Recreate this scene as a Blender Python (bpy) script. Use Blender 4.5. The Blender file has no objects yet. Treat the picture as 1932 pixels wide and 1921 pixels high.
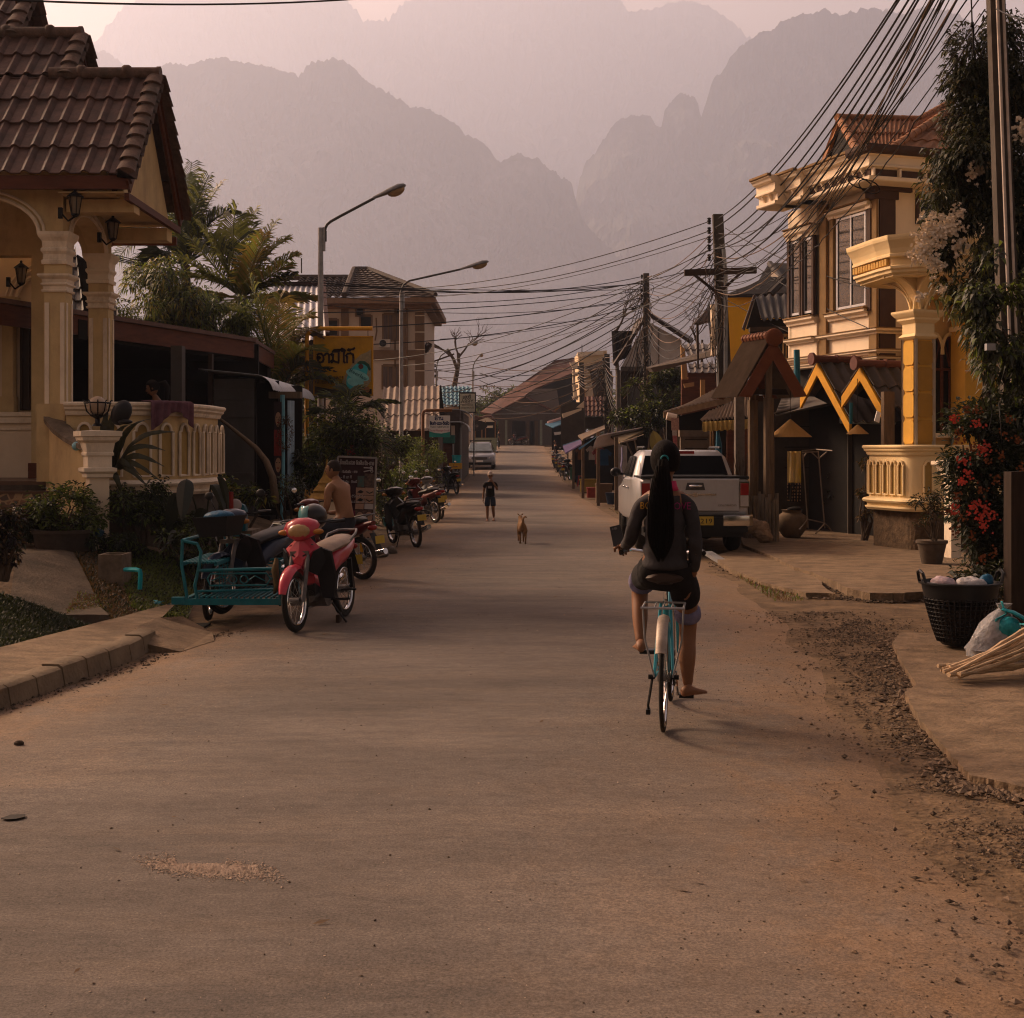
import bpy,math,random
from mathutils import Vector,Matrix,noise
V=Vector
PI=math.pi
random.seed(7)
R=random.random
def U(a,b):return a+(b-a)*random.random()
SC=bpy.context.scene
COL=SC.collection
F=2600.0
CX,HY,EYE=966.0,850.0,1.7
def g(Y):
 "road height: flat near the camera, rising far down the street"
 return 0.00027*max(0.0,min(Y,125.0)-36.0)**2
def P(px,py,Y):return V(((px-CX)/F*Y,Y,EYE+(HY-py)/F*Y))
def X(px,Y):return(px-CX)/F*Y
def Z(py,Y):return EYE+(HY-py)/F*Y
def GY(py,dz=0.0):
 "distance at which the ground (raised dz) shows at row py"
 lo,hi=1.0,125.0
 for _ in range(40):
  m=(lo+hi)/2
  if HY+(EYE-g(m)-dz)/m*F>py:lo=m
  else:hi=m
 return lo
def nd(nt,t,**k):
 n=nt.nodes.new(t)
 for a,b in k.items():setattr(n,a,b)
 return n
MATS={}
def mat(name,c,rough=0.7,metal=0.0,var=0.25,scale=6.0,bump=0.0,bscale=30.0,c2=None,spec=0.18,alpha=None,trans=0.0,coat=0.0,stretch=None,streak=0.0,dirt=0.0,dirtc=(0.10,0.065,0.04)):
 if name in MATS:return MATS[name]
 m=bpy.data.materials.new(name);m.use_nodes=True
 nt=m.node_tree;b=nt.nodes['Principled BSDF'];L=nt.links.new
 b.inputs['Roughness'].default_value=rough
 b.inputs['Metallic'].default_value=metal
 b.inputs['Specular IOR Level'].default_value=spec
 b.inputs['Transmission Weight'].default_value=trans
 b.inputs['Coat Weight'].default_value=coat
 if alpha is not None:b.inputs['Alpha'].default_value=alpha
 c=tuple(c)
 if c2 is None:c2=tuple(max(0.0,x*(1-var))for x in c)
 tc=nd(nt,'ShaderNodeTexCoord')
 mp=nd(nt,'ShaderNodeMapping')
 if stretch:mp.inputs['Scale'].default_value=stretch
 L(tc.outputs['Object'],mp.inputs[0])
 n1=nd(nt,'ShaderNodeTexNoise');n1.inputs['Scale'].default_value=scale;n1.inputs['Detail'].default_value=6;n1.inputs['Roughness'].default_value=0.65
 L(mp.outputs[0],n1.inputs['Vector'])
 cr=nd(nt,'ShaderNodeValToRGB');cr.color_ramp.elements[0].position=0.34;cr.color_ramp.elements[1].position=0.66
 cr.color_ramp.elements[0].color=(*c2,1);cr.color_ramp.elements[1].color=(*c,1)
 L(n1.outputs['Fac'],cr.inputs[0])
 out=cr.outputs[0]
 if dirt>0:
  n3=nd(nt,'ShaderNodeTexNoise');n3.inputs['Scale'].default_value=scale*0.45;n3.inputs['Detail'].default_value=10;n3.inputs['Roughness'].default_value=0.72
  mp3=nd(nt,'ShaderNodeMapping');mp3.inputs['Scale'].default_value=(1,1,0.45);mp3.inputs['Location'].default_value=(3,7,1)
  L(tc.outputs['Object'],mp3.inputs[0]);L(mp3.outputs[0],n3.inputs['Vector'])
  r3=nd(nt,'ShaderNodeValToRGB');r3.color_ramp.elements[0].position=0.5;r3.color_ramp.elements[1].position=0.72
  r3.color_ramp.elements[0].color=(0,0,0,1);r3.color_ramp.elements[1].color=(dirt,dirt,dirt,1)
  L(n3.outputs['Fac'],r3.inputs[0])
  mx=nd(nt,'ShaderNodeMix',data_type='RGBA');L(r3.outputs[0],mx.inputs['Factor']);L(out,mx.inputs['A']);mx.inputs['B'].default_value=(*dirtc,1)
  out=mx.outputs['Result']
 L(out,b.inputs['Base Color'])
 if bump>0:
  n2=nd(nt,'ShaderNodeTexNoise');n2.inputs['Scale'].default_value=bscale;n2.inputs['Detail'].default_value=5
  L(mp.outputs[0],n2.inputs['Vector'])
  bp=nd(nt,'ShaderNodeBump');bp.inputs['Strength'].default_value=bump;bp.inputs['Distance'].default_value=0.02
  L(n2.outputs['Fac'],bp.inputs['Height']);L(bp.outputs[0],b.inputs['Normal'])
 MATS[name]=m
 return m
def emis(name,c,s):
 if name in MATS:return MATS[name]
 m=mat(name,c);b=m.node_tree.nodes['Principled BSDF']
 b.inputs['Emission Color'].default_value=(*c,1);b.inputs['Emission Strength'].default_value=s
 return m
class MB:
 def __init__(s):s.v=[];s.f=[];s.mi=[];s.cur=0;s.T=None
 def add(s,vs,fs):
  o=len(s.v)
  if s.T is not None:vs=[s.T@V(v)for v in vs]
  s.v+=[tuple(v)for v in vs]
  s.f+=[tuple(i+o for i in f)for f in fs]
  s.mi+=[s.cur]*len(fs)
  return s
 def mat(s,i):s.cur=i;return s
 def box(s,x0,x1,y0,y1,z0,z1):
  return s.add([(x0,y0,z0),(x1,y0,z0),(x1,y1,z0),(x0,y1,z0),(x0,y0,z1),(x1,y0,z1),(x1,y1,z1),(x0,y1,z1)],
[(0,3,2,1),(4,5,6,7),(0,1,5,4),(1,2,6,5),(2,3,7,6),(3,0,4,7)])
 def cbox(s,c,sz):return s.box(c[0]-sz[0]/2,c[0]+sz[0]/2,c[1]-sz[1]/2,c[1]+sz[1]/2,c[2]-sz[2]/2,c[2]+sz[2]/2)
 def beam(s,a,b,w,h,up=(0,0,1)):
  a,b=V(a),V(b);d=(b-a).normalized();u=V(up)
  sd=d.cross(u)
  if sd.length<1e-4:sd=d.cross(V((0,1,0)))
  sd.normalize();u=sd.cross(d)
  p=[]
  for q in(a,b):
   for i,j in((-1,-1),(1,-1),(1,1),(-1,1)):p.append(q+sd*w/2*i+u*h/2*j)
  return s.add(p,[(0,1,2,3),(7,6,5,4),(0,4,5,1),(1,5,6,2),(2,6,7,3),(3,7,4,0)])
 def quad(s,a,b,c,d):return s.add([a,b,c,d],[(0,1,2,3)])
 def slab(s,pts,t):
  "polygon pts (coplanar) thickened by vector t"
  n=len(pts);t=V(t)
  vs=[V(p)for p in pts]+[V(p)+t for p in pts]
  return s.add(vs,[tuple(range(n))[::-1],tuple(range(n,2*n))]+[(i,(i+1)%n,n+(i+1)%n,n+i)for i in range(n)])
 def tube(s,pts,r,n=8,cap=True,flat=1.0):
  pts=[V(p)for p in pts];k=len(pts)
  rs=r if isinstance(r,(list,tuple))else[r]*k
  vs=[];pu=None
  for i,p in enumerate(pts):
   d=(pts[min(i+1,k-1)]-pts[max(i-1,0)])
   d=d.normalized()if d.length>1e-9 else V((0,0,1))
   if pu is None:
    pu=V((0,0,1))if abs(d.z)<0.9 else V((1,0,0))
   sd=d.cross(pu)
   if sd.length<1e-5:sd=d.cross(V((0,1,0.3)))
   sd.normalize();u=sd.cross(d);pu=u
   for j in range(n):
    a=2*PI*j/n
    vs.append(p+sd*math.cos(a)*rs[i]+u*math.sin(a)*rs[i]*flat)
  fs=[(i*n+j,i*n+(j+1)%n,(i+1)*n+(j+1)%n,(i+1)*n+j)for i in range(k-1)for j in range(n)]
  if cap:fs+=[tuple(range(n))[::-1],tuple(range((k-1)*n,k*n))]
  return s.add(vs,fs)
 def cyl(s,a,b,r0,r1=None,n=12):return s.tube([a,b],[r0,r0 if r1 is None else r1],n)
 def lathe(s,prof,c,n=16,sx=1.0,sy=1.0,axis=None,sq=False):
  "prof: (radius, height) list; sq makes a square section"
  vs=[];c=V(c)
  if sq:n=4
  for r,h in prof:
   for j in range(n):
    a=2*PI*j/n+(PI/4 if sq else 0)
    q=V((math.cos(a)*r*sx*(math.sqrt(2)if sq else 1),math.sin(a)*r*sy*(math.sqrt(2)if sq else 1),h))
    if axis is not None:q=axis@q
    vs.append(c+q)
  k=len(prof)
  fs=[(i*n+j,i*n+(j+1)%n,(i+1)*n+(j+1)%n,(i+1)*n+j)for i in range(k-1)for j in range(n)]
  fs+=[tuple(range(n))[::-1],tuple(range((k-1)*n,k*n))]
  return s.add(vs,fs)
 def ball(s,c,r,n=12,m=8,rot=None):
  if not isinstance(r,(tuple,list,Vector)):r=(r,r,r)
  vs=[];c=V(c)
  for i in range(m+1):
   t=PI*i/m
   for j in range(n):
    a=2*PI*j/n
    q=V((math.sin(t)*math.cos(a)*r[0],math.sin(t)*math.sin(a)*r[1],math.cos(t)*r[2]))
    if rot is not None:q=rot@q
    vs.append(c+q)
  fs=[(i*n+j,(i+1)*n+j,(i+1)*n+(j+1)%n,i*n+(j+1)%n)for i in range(m)for j in range(n)]
  return s.add(vs,fs)
 def torus(s,c,Rr,r,ax='x',n=28,m=8,flat=1.0,arc=None):
  vs=[];c=V(c)
  k=n if arc is None else n+1
  for i in range(k):
   a=2*PI*i/n if arc is None else arc[0]+(arc[1]-arc[0])*i/n
   for j in range(m):
    b=2*PI*j/m
    rr=Rr+r*math.cos(b);w=r*math.sin(b)*flat
    q={'x':(w,rr*math.cos(a),rr*math.sin(a)),'y':(rr*math.cos(a),w,rr*math.sin(a)),'z':(rr*math.cos(a),rr*math.sin(a),w)}[ax]
    vs.append(c+V(q))
  e=n if arc is None else n
  fs=[(i*m+j,((i+1)%k)*m+j,((i+1)%k)*m+(j+1)%m,i*m+(j+1)%m)for i in range(e)for j in range(m)]
  return s.add(vs,fs)
 def loft(s,rings,cap=True):
  n=len(rings[0]);vs=[p for r in rings for p in r];k=len(rings)
  fs=[(i*n+j,i*n+(j+1)%n,(i+1)*n+(j+1)%n,(i+1)*n+j)for i in range(k-1)for j in range(n)]
  if cap:fs+=[tuple(range(n))[::-1],tuple(range((k-1)*n,k*n))]
  return s.add(vs,fs)
 def grid(s,fn,nu,nv,thick=None):
  vs=[V(fn(i/nu,j/nv))for j in range(nv+1)for i in range(nu+1)]
  fs=[(j*(nu+1)+i,j*(nu+1)+i+1,(j+1)*(nu+1)+i+1,(j+1)*(nu+1)+i)for j in range(nv)for i in range(nu)]
  if thick is not None:
   t=V(thick);o=len(vs)
   vs+=[v+t for v in vs]
   fs2=[tuple(o+i for i in f[::-1])for f in fs]
   w=nu+1
   e=[(i,i+1)for i in range(nu)]+[(j*w+nu,(j+1)*w+nu)for j in range(nv)]+[(nv*w+i+1,nv*w+i)for i in range(nu)]+[((j+1)*w,j*w)for j in range(nv)]
   fs=fs+fs2+[(b,a,a+o,b+o)for a,b in e]
  return s.add(vs,fs)
 def corr(s,a,b,c,d,pitch=0.076,amp=0.012,t=0.006,rows=0,step=0.012,sharp=False):
  """corrugated sheet: a-b is the upper edge, d-c the lower edge; waves run down the slope;
        rows>0 overlaps the courses like tiles"""
  a,b,c,d=V(a),V(b),V(c),V(d)
  nrm=(b-a).cross(d-a).normalized()
  if nrm.z<0:nrm=-nrm
  W=(b-a).length;n=max(2,int(W/pitch));per=8 if pitch>0.12 else 4
  nu=n*per
  def prof(u):
   ph=(u*n)%1.0
   if sharp:return amp*max(0.0,math.cos(2*PI*ph))*1.6-amp*0.4
   return amp*math.cos(2*PI*ph)
  vv=[]
  if rows:
   for r in range(rows):vv+=[(r/rows,0.0),((r+1)/rows-1e-4,step)]
  else:vv=[(0,0),(1,0)]
  vs=[];k=len(vv)
  for(v,h)in vv:
   for i in range(nu+1):
    u=i/nu
    p=(a.lerp(b,u)).lerp(d.lerp(c,u),v)
    vs.append(p+nrm*(prof(u)+h))
  w=nu+1
  fs=[(j*w+i,j*w+i+1,(j+1)*w+i+1,(j+1)*w+i)for j in range(k-1)for i in range(nu)]
  o=len(vs);vs+=[v-nrm*t for v in vs]
  fs+=[tuple(o+i for i in f[::-1])for f in list(fs)]
  e=[(i,i+1)for i in range(nu)]+[((k-1)*w+i+1,(k-1)*w+i)for i in range(nu)]+[(j*w+nu,(j+1)*w+nu)for j in range(k-1)]+[((j+1)*w,j*w)for j in range(k-1)]
  fs+=[(q,p_,p_+o,q+o)for p_,q in e]
  return s.add(vs,fs)
ORG={}
def obj(name,mb,mats,parent=None,smooth=False,**props):
 me=bpy.data.meshes.new(name)
 org=ORG.get(parent.name,V((0,0,0)))if parent is not None else V((0,0,0))
 if parent is not None and parent.name not in ORG:org=V((0,0,0))
 vs=[(x-org.x,y-org.y,z-org.z)for x,y,z in mb.v]
 me.from_pydata(vs,[],mb.f)
 if not isinstance(mats,(list,tuple)):mats=[mats]
 for m in mats:me.materials.append(m)
 if len(mats)>1:me.polygons.foreach_set('material_index',mb.mi)
 if smooth is True:me.polygons.foreach_set('use_smooth',[True]*len(mb.f))
 elif smooth:
  me.polygons.foreach_set('use_smooth',[True]*len(mb.f));me.set_sharp_from_angle(angle=math.radians(smooth))
 me.update()
 o=bpy.data.objects.new(name,me);COL.objects.link(o)
 if parent is not None:
  o.parent=parent;ORG[o.name]=org
 for k,v in props.items():o[k]=v
 return o
def thing(name,label,cat,loc=(0,0,0),group=None):
 o=bpy.data.objects.new(name,None);COL.objects.link(o);o.empty_display_size=0.2
 o.location=loc;ORG[o.name]=V(loc);o['label']=label;o['category']=cat
 if group:o['group']=group
 return o
def solo(name,mb,mats,label,cat,group=None,smooth=False):
 o=obj(name,mb,mats,None,smooth,label=label,category=cat)
 if group:o['group']=group
 return o
def dup(root,loc,rotz=0.0,label=None,group=None,scale=None,matmap=None):
 def cp(o,par):
  c=o.copy();COL.objects.link(c)
  if par:c.parent=par
  if matmap and o.type=='MESH' and any(s and s.name in matmap for s in o.data.materials):
   c.data=o.data.copy()
   for i,s in enumerate(c.data.materials):
    if s and s.name in matmap:c.data.materials[i]=matmap[s.name]
  for ch in list(o.children):cp(ch,c)
  return c
 r=cp(root,None);r.location=loc;r.rotation_euler=(0,0,rotz)
 if label:r['label']=label
 if group:r['group']=group
 if scale:r.scale=(scale,)*3
 return r
def structure(name,mb,mats,smooth=False):return obj(name,mb,mats,None,smooth,kind='structure')
def stuff(name,mb,mats,smooth=False,**k):return obj(name,mb,mats,None,smooth,kind='stuff',**k)
def text_mb(txt,size,at,right,up,depth=0.004,font=None,width=None):
 "writing as real raised letters; at = left end of the baseline"
 cu=bpy.data.curves.new('t','FONT');cu.body=txt;cu.size=size;cu.extrude=depth/2;cu.resolution_u=2
 o=bpy.data.objects.new('t',cu);COL.objects.link(o)
 dg=bpy.context.evaluated_depsgraph_get();dg.update()
 me=bpy.data.meshes.new_from_object(o.evaluated_get(dg))
 right,up=V(right).normalized(),V(up).normalized();n=right.cross(up)
 xs=[v.co.x for v in me.vertices]
 k=(width/max(1e-6,max(xs)-min(xs)))if(width and xs)else 1.0
 mb=MB();mb.add([V(at)+right*v.co.x*k+up*v.co.y+n*v.co.z for v in me.vertices],[tuple(p.vertices)for p in me.polygons])
 bpy.data.objects.remove(o);bpy.data.curves.remove(cu);bpy.data.meshes.remove(me)
 return mb
cam=bpy.data.cameras.new('camera');co=bpy.data.objects.new('camera',cam);COL.objects.link(co)
co.location=(0,0,EYE);co.rotation_euler=(PI/2,0,0)
cam.sensor_width=36;cam.lens=36*F/1932;cam.shift_y=-(960.5-HY)/1932;cam.clip_start=0.1;cam.clip_end=30000
SC.camera=co
SUN_EL,SUN_AZ=math.radians(30),math.radians(-54)
sd=V((math.sin(SUN_AZ)*math.cos(SUN_EL),math.cos(SUN_AZ)*math.cos(SUN_EL),math.sin(SUN_EL)))
sl=bpy.data.lights.new('sun','SUN');sl.energy=5.0;sl.angle=math.radians(17);sl.color=(1.0,0.715,0.48)
so=bpy.data.objects.new('sun',sl);COL.objects.link(so);so.rotation_euler=(-sd).to_track_quat('-Z','Y').to_euler()
w=bpy.data.worlds.new('World');SC.world=w;w.use_nodes=True
nt=w.node_tree;bg=nt.nodes['Background']
sky=nt.nodes.new('ShaderNodeTexSky');sky.sky_type='NISHITA';sky.sun_disc=False
sky.sun_elevation=SUN_EL;sky.sun_rotation=SUN_AZ;sky.air_density=1.0;sky.dust_density=6.0;sky.ozone_density=1.0
tint=nt.nodes.new('ShaderNodeMix');tint.data_type='RGBA';tint.blend_type='MULTIPLY';tint.inputs['Factor'].default_value=1.0
tint.inputs['B'].default_value=(1.38,0.76,0.46,1)
nt.links.new(sky.outputs[0],tint.inputs['A']);nt.links.new(tint.outputs['Result'],bg.inputs[0])
bg.inputs[1].default_value=0.060
SC.view_settings.view_transform='Standard';SC.view_settings.look='None';SC.view_settings.exposure=1.42;SC.view_settings.gamma=1
SC.cycles.max_bounces=6;SC.cycles.diffuse_bounces=3;SC.cycles.glossy_bounces=3;SC.cycles.transparent_max_bounces=8;SC.cycles.volume_bounces=1
SC.cycles.use_denoising=True;SC.cycles.filter_width=1.15
hz=MB().box(-3150,3150,-150,6500,-3.0,2230)
hm=bpy.data.materials.new('haze_air');hm.use_nodes=True;nt=hm.node_tree
for n in list(nt.nodes):
 if n.type=='BSDF_PRINCIPLED':nt.nodes.remove(n)
pv=nt.nodes.new('ShaderNodeVolumePrincipled');pv.inputs['Color'].default_value=(0.585,0.665,0.90,1);pv.inputs['Density'].default_value=0.00029;pv.inputs['Anisotropy'].default_value=0.4
nt.links.new(pv.outputs[0],[n for n in nt.nodes if n.type=='OUTPUT_MATERIAL'][0].inputs['Volume'])
stuff('haze',hz,hm)
def ridge(name,pts,D,depth,m,amp,seed,base=-2.0,rough=1.0):
 KM=2.5;D*=KM;depth*=KM;pts=sorted(pts);W=[];step=3.0
 x=pts[0][0]
 k=0
 while x<=pts[-1][0]:
  while k<len(pts)-2 and pts[k+1][0]<x:k+=1
  (x0,y0),(x1,y1)=pts[k],pts[k+1]
  t=(x-x0)/(x1-x0);y=y0+(y1-y0)*t
  W.append((x,y));x+=step
 mb=MB();nv=64;n=len(W);vs=[]
 for j in range(nv+1):
  v=j/nv
  for i,(px,py)in enumerate(W):
   top=EYE+(HY-py)/F*D
   f=0.30*v+0.70*(1-(1-v)**0.55)if v<1 else 1.0
   wx=(px-CX)/F*D;wn=wx/KM
   hh=base+(top-base)*v;hn=hh/KM
   q=V((wn*0.006+seed,v*2.0,seed))
   dd=depth*(1-v)**1.35*(0.75+0.5*noise.noise(q))+KM*amp*4.5*noise.fractal(V((wn*0.012+seed,hn*0.012,seed)),0.8,2.1,6)*min(1,(1-v)*4)
   lx=wx+KM*amp*0.8*noise.noise(V((wn*0.02,hn*0.02,seed+5)))*min(1,(1-v)*4)
   if j==nv:hh+=KM*(amp*0.22*rough*(noise.fractal(V((wn*0.09,seed,0)),0.7,2.0,5))+amp*0.10*R())
   vs.append((lx*(D-dd)/D if False else lx,D-dd,hh))
 fs=[(j*n+i,j*n+i+1,(j+1)*n+i+1,(j+1)*n+i)for j in range(nv)for i in range(n-1)]
 o=len(vs)
 for i,(px,py)in enumerate(W):vs.append(((px-CX)/F*D,D+depth,base))
 fs+=[(nv*n+i,nv*n+i+1,o+i+1,o+i)for i in range(n-1)]
 mb.add(vs,fs)
 return structure(name,mb,m)
MT=mat('mountain_forest',(0.055,0.060,0.045),0.95,var=0.6,scale=0.014,c2=(0.018,0.022,0.022),dirt=0.9,dirtc=(0.22,0.20,0.18))
ridge('mountain',[(-260,420),(-60,330),(60,250),(175,88),(200,55),(235,12),(262,2),(300,-40),(420,-70),(560,-60),(640,-20),(660,10),(690,42),(735,38),(758,10),(800,-12),(930,-30),(1080,-35),(1165,-4),(1186,24),(1240,18),(1262,6),(1300,4),(1342,16),(1385,45),(1415,76),(1470,170),(1560,300),(1800,420),(2200,520)],2400,500,MT,36,3)
ridge('mountain',[(-300,330),(-100,180),(40,110),(120,88),(160,87),(185,96),(205,101),(225,116),(245,136),(275,150),(330,210),(480,330),(700,500),(900,640)],1750,330,MT,20,9)
ridge('mountain',[(-100,300),(100,230),(230,170),(288,138),(310,121),(340,124),(372,122),(395,112),(420,109),(450,118),(490,124),(530,134),(562,145),(585,122),(612,112),(640,113),(665,128),(685,148),(708,166),(735,178),(757,192),(775,206),(800,203),(830,220),(862,236),(880,256),(903,266),(925,285),(945,310),(965,296),(990,294),(1012,302),(1040,322),(1062,336),(1078,345),(1084,372),(1100,420),(1200,520),(1400,640)],1350,260,MT,18,1)
ridge('mountain',[(900,640),(1000,520),(1060,430),(1086,378),(1094,335),(1104,312),(1122,290),(1140,262),(1150,245),(1165,232),(1192,218),(1222,219),(1236,236),(1248,243),(1254,212),(1264,190),(1288,178),(1308,182),(1318,196),(1322,228),(1334,190),(1346,150),(1368,128),(1392,92),(1420,72),(1452,58),(1480,40),(1510,30),(1555,20),(1590,30),(1608,22),(1640,17),(1668,22),(1697,23),(1707,30),(1722,22),(1740,16),(1790,20),(1832,42),(1870,66),(1932,100),(2060,200),(2300,330)],1500,280,MT,18,14)
LE=[(-5,-5.2),(4,-4.6),(7,-3.95),(9.2,-3.42),(11.3,-3.07),(12.8,-2.79),(17.3,-2.25),(21,-2.15),(32.7,-1.9),(55,-2.24),(77,-2.3),(100,-2.0),(120,-1.7),(128,-1.7)]
RE=[(-5,1.6),(4,1.72),(4.86,1.8),(6.8,1.95),(8.84,2.22),(11,2.5),(14.3,2.77),(21,2.94),(40,2.6),(55,2.5),(71,2.57),(105,3.0),(118,2.9),(128,2.9)]
def lerp(tab,y):
 if y<=tab[0][0]:return tab[0][1]
 for(a,b),(c,d)in zip(tab,tab[1:]):
  if y<=c:return b+(d-b)*(y-a)/(c-a)
 return tab[-1][1]
def gz(x,y):
 "terrain: the left bank rises under the house gardens"
 z=g(y)
 l=lerp(LE,y)-0.9
 if x<l and y>5:
  z+=min(0.55,(l-x)*0.30)*min(1.0,max(0,(y-8)/6))*(1.0 if y<26 else max(0.3,1-(y-26)/20))
 return z
gm=MB()
xs=[-3000,-1200,-600,-250,-100,-50,-30,-20,-15]+[-12+0.35*i for i in range(32)]+[-0.5,1,2,3,4,5,6,7,8,10,12,15,20,30,50,100,250,600,1200,3000]
ys=[-40,-15,-6,-3,0,2,4,6,7]+[8+0.5*i for i in range(40)]+[29,31,34,37,40,44,48,52,57,62,68,74,80,86,92,98,104,110,116,122,128,140,170,250,400,700,1100,1900,3500,6300]
n=len(xs);
gm.add([(x,y,gz(x,y)-0.012+0.012*noise.noise(V((x*0.9,y*0.9,0)))*(1 if abs(x)<15 else 0))for y in ys for x in xs],[(j*n+i,j*n+i+1,(j+1)*n+i+1,(j+1)*n+i)for j in range(len(ys)-1)for i in range(n-1)])
DIRT=mat('dirt',(0.170,0.112,0.064),0.95,var=0.6,scale=3.5,bump=1.0,bscale=24,dirt=0.9,dirtc=(0.10,0.065,0.04))
structure('ground',gm,DIRT,smooth=True)
def asphalt():
 m=bpy.data.materials.new('asphalt');m.use_nodes=True;nt=m.node_tree;b=nt.nodes['Principled BSDF'];L=nt.links.new
 tc=nd(nt,'ShaderNodeTexCoord')
 def nz(sc,det,st=(1,1,1),ro=0.6,loc=(0,0,0)):
  mp=nd(nt,'ShaderNodeMapping');mp.inputs['Scale'].default_value=st;mp.inputs['Location'].default_value=loc;L(tc.outputs['Object'],mp.inputs[0])
  t=nd(nt,'ShaderNodeTexNoise');t.inputs['Scale'].default_value=sc;t.inputs['Detail'].default_value=det;t.inputs['Roughness'].default_value=ro;L(mp.outputs[0],t.inputs['Vector']);return t.outputs['Fac']
 def ramp(src,p0,c0,p1,c1):
  r=nd(nt,'ShaderNodeValToRGB');r.color_ramp.elements[0].position=p0;r.color_ramp.elements[1].position=p1;r.color_ramp.elements[0].color=(*c0,1);r.color_ramp.elements[1].color=(*c1,1);L(src,r.inputs[0]);return r.outputs[0]
 def mix(f,a,bb,mode='MIX'):
  x=nd(nt,'ShaderNodeMix',data_type='RGBA',blend_type=mode)
  for s_,i in((f,'Factor'),(a,'A'),(bb,'B')):
   if hasattr(s_,'links'):L(s_,x.inputs[i])
   elif isinstance(s_,float):x.inputs[i].default_value=s_
   else:x.inputs[i].default_value=(*s_,1)
  return x.outputs['Result']
 base=ramp(nz(1.1,12,(0.6,1.8,1),0.75),0.34,(0.098,0.083,0.073),0.66,(0.152,0.128,0.111))
 sm=ramp(nz(0.8,12,(0.4,2.4,1),0.75,(4,1,0)),0.50,(0,0,0),0.72,(.8,.8,.8))
 base=mix(sm,base,(0.178,0.140,0.110))
 sm2=ramp(nz(0.9,12,(0.5,2.6,1),0.8,(9,3,0)),0.54,(0,0,0),0.70,(0.9,0.9,0.9))
 base=mix(sm2,base,(0.085,0.075,0.068))
 ea=nd(nt,'ShaderNodeAttribute',attribute_name='edge')
 ad=nd(nt,'ShaderNodeMath',operation='MULTIPLY_ADD');L(nz(1.9,12,(1,0.6,1),0.78),ad.inputs[0]);ad.inputs[1].default_value=-3.4;L(ea.outputs['Fac'],ad.inputs[2])
 mr=nd(nt,'ShaderNodeMapRange');mr.inputs['From Min'].default_value=-1.6;mr.inputs['From Max'].default_value=-0.85;mr.inputs['To Min'].default_value=0.95;mr.inputs['To Max'].default_value=0.0;L(ad.outputs[0],mr.inputs[0])
 base=mix(mr.outputs[0],base,ramp(nz(3.5,10,(1,1,1),0.8),0.4,(0.115,0.072,0.044),0.62,(0.215,0.138,0.080)))
 mr2=nd(nt,'ShaderNodeMapRange');mr2.inputs['From Min'].default_value=-1.3;mr2.inputs['From Max'].default_value=0.2;mr2.inputs['To Min'].default_value=0.42;mr2.inputs['To Max'].default_value=0.0;L(ad.outputs[0],mr2.inputs[0])
 base=mix(mr2.outputs[0],base,(0.225,0.150,0.092))
 base=mix(1.0,base,ramp(nz(0.22,5,(1,1.4,1),0.6,(1,6,0)),0.38,(0.76,0.75,0.74),0.62,(1.12,1.10,1.08)),'MULTIPLY')
 gr=nz(90,3,(1,1,1),0.8);grc=ramp(gr,0.36,(0.62,0.62,0.62),0.66,(1.28,1.28,1.28));base=mix(1.0,base,grc,'MULTIPLY');base=mix(1.0,base,ramp(nz(14,6,(1,1.6,1),0.8,(2,2,2)),0.34,(0.78,0.78,0.78),0.66,(1.15,1.15,1.15)),'MULTIPLY')
 vor=nd(nt,'ShaderNodeTexVoronoi');vor.inputs['Scale'].default_value=42;L(tc.outputs['Object'],vor.inputs['Vector'])
 sp=ramp(vor.outputs['Distance'],0.05,(1,1,1),0.13,(0,0,0));spn=ramp(nz(5,4),0.5,(0,0,0),0.7,(0.55,0.55,0.55));spm=mix(1.0,sp,spn,'MULTIPLY')
 base=mix(spm,base,(0.36,0.29,0.23))
 L(base,b.inputs['Base Color']);b.inputs['Roughness'].default_value=0.92;b.inputs['Specular IOR Level'].default_value=0.2
 bp=nd(nt,'ShaderNodeBump');bp.inputs['Strength'].default_value=0.5;bp.inputs['Distance'].default_value=0.008;L(nz(60,5,(1,1,1),0.7),bp.inputs['Height']);L(bp.outputs[0],b.inputs['Normal'])
 return m
ASPH=asphalt()
rm=MB();yy=[-5+0.25*i for i in range(120)]+[25+1.5*i for i in range(70)]
vs=[];nx=14
for y in yy:
 l=lerp(LE,y)+0.10*noise.noise(V((0,y*0.8,1)))+0.04*noise.noise(V((0,y*4,1)))
 r=lerp(RE,y)+0.22*noise.noise(V((5,y*0.7,1)))+0.07*noise.noise(V((5,y*4,1)))
 for i in range(nx+1):
  t=i/nx;x=l+(r-l)*t
  vs.append((x,y,g(y)+0.004+0.03*math.sin(PI*t)**0.7-(0.022 if i in(0,nx)else 0)))
EDG=[]
for y in yy:
 for i in range(nx+1):
  t=i/nx;w_=lerp(RE,y)-lerp(LE,y);EDG.append(min(t*1.0,1-t)*w_+(.12 if t<.5 else 0))
rm.add(vs,[(j*(nx+1)+i,j*(nx+1)+i+1,(j+1)*(nx+1)+i+1,(j+1)*(nx+1)+i)for j in range(len(yy)-1)for i in range(nx)])
rd=structure('road',rm,ASPH,smooth=True)
at_=rd.data.attributes.new('edge','FLOAT','POINT');at_.data.foreach_set('value',EDG)
def roadz(x,y):
 l,r_=lerp(LE,y),lerp(RE,y);t=min(1,max(0,(x-l)/(r_-l)));return g(y)+.004+.03*math.sin(PI*t)**.7
YEL=mat('ochre_render',(0.60,0.44,0.225),0.85,var=0.16,scale=3,bump=0.15,bscale=60,dirt=0.6,dirtc=(0.24,0.16,0.085))
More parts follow.
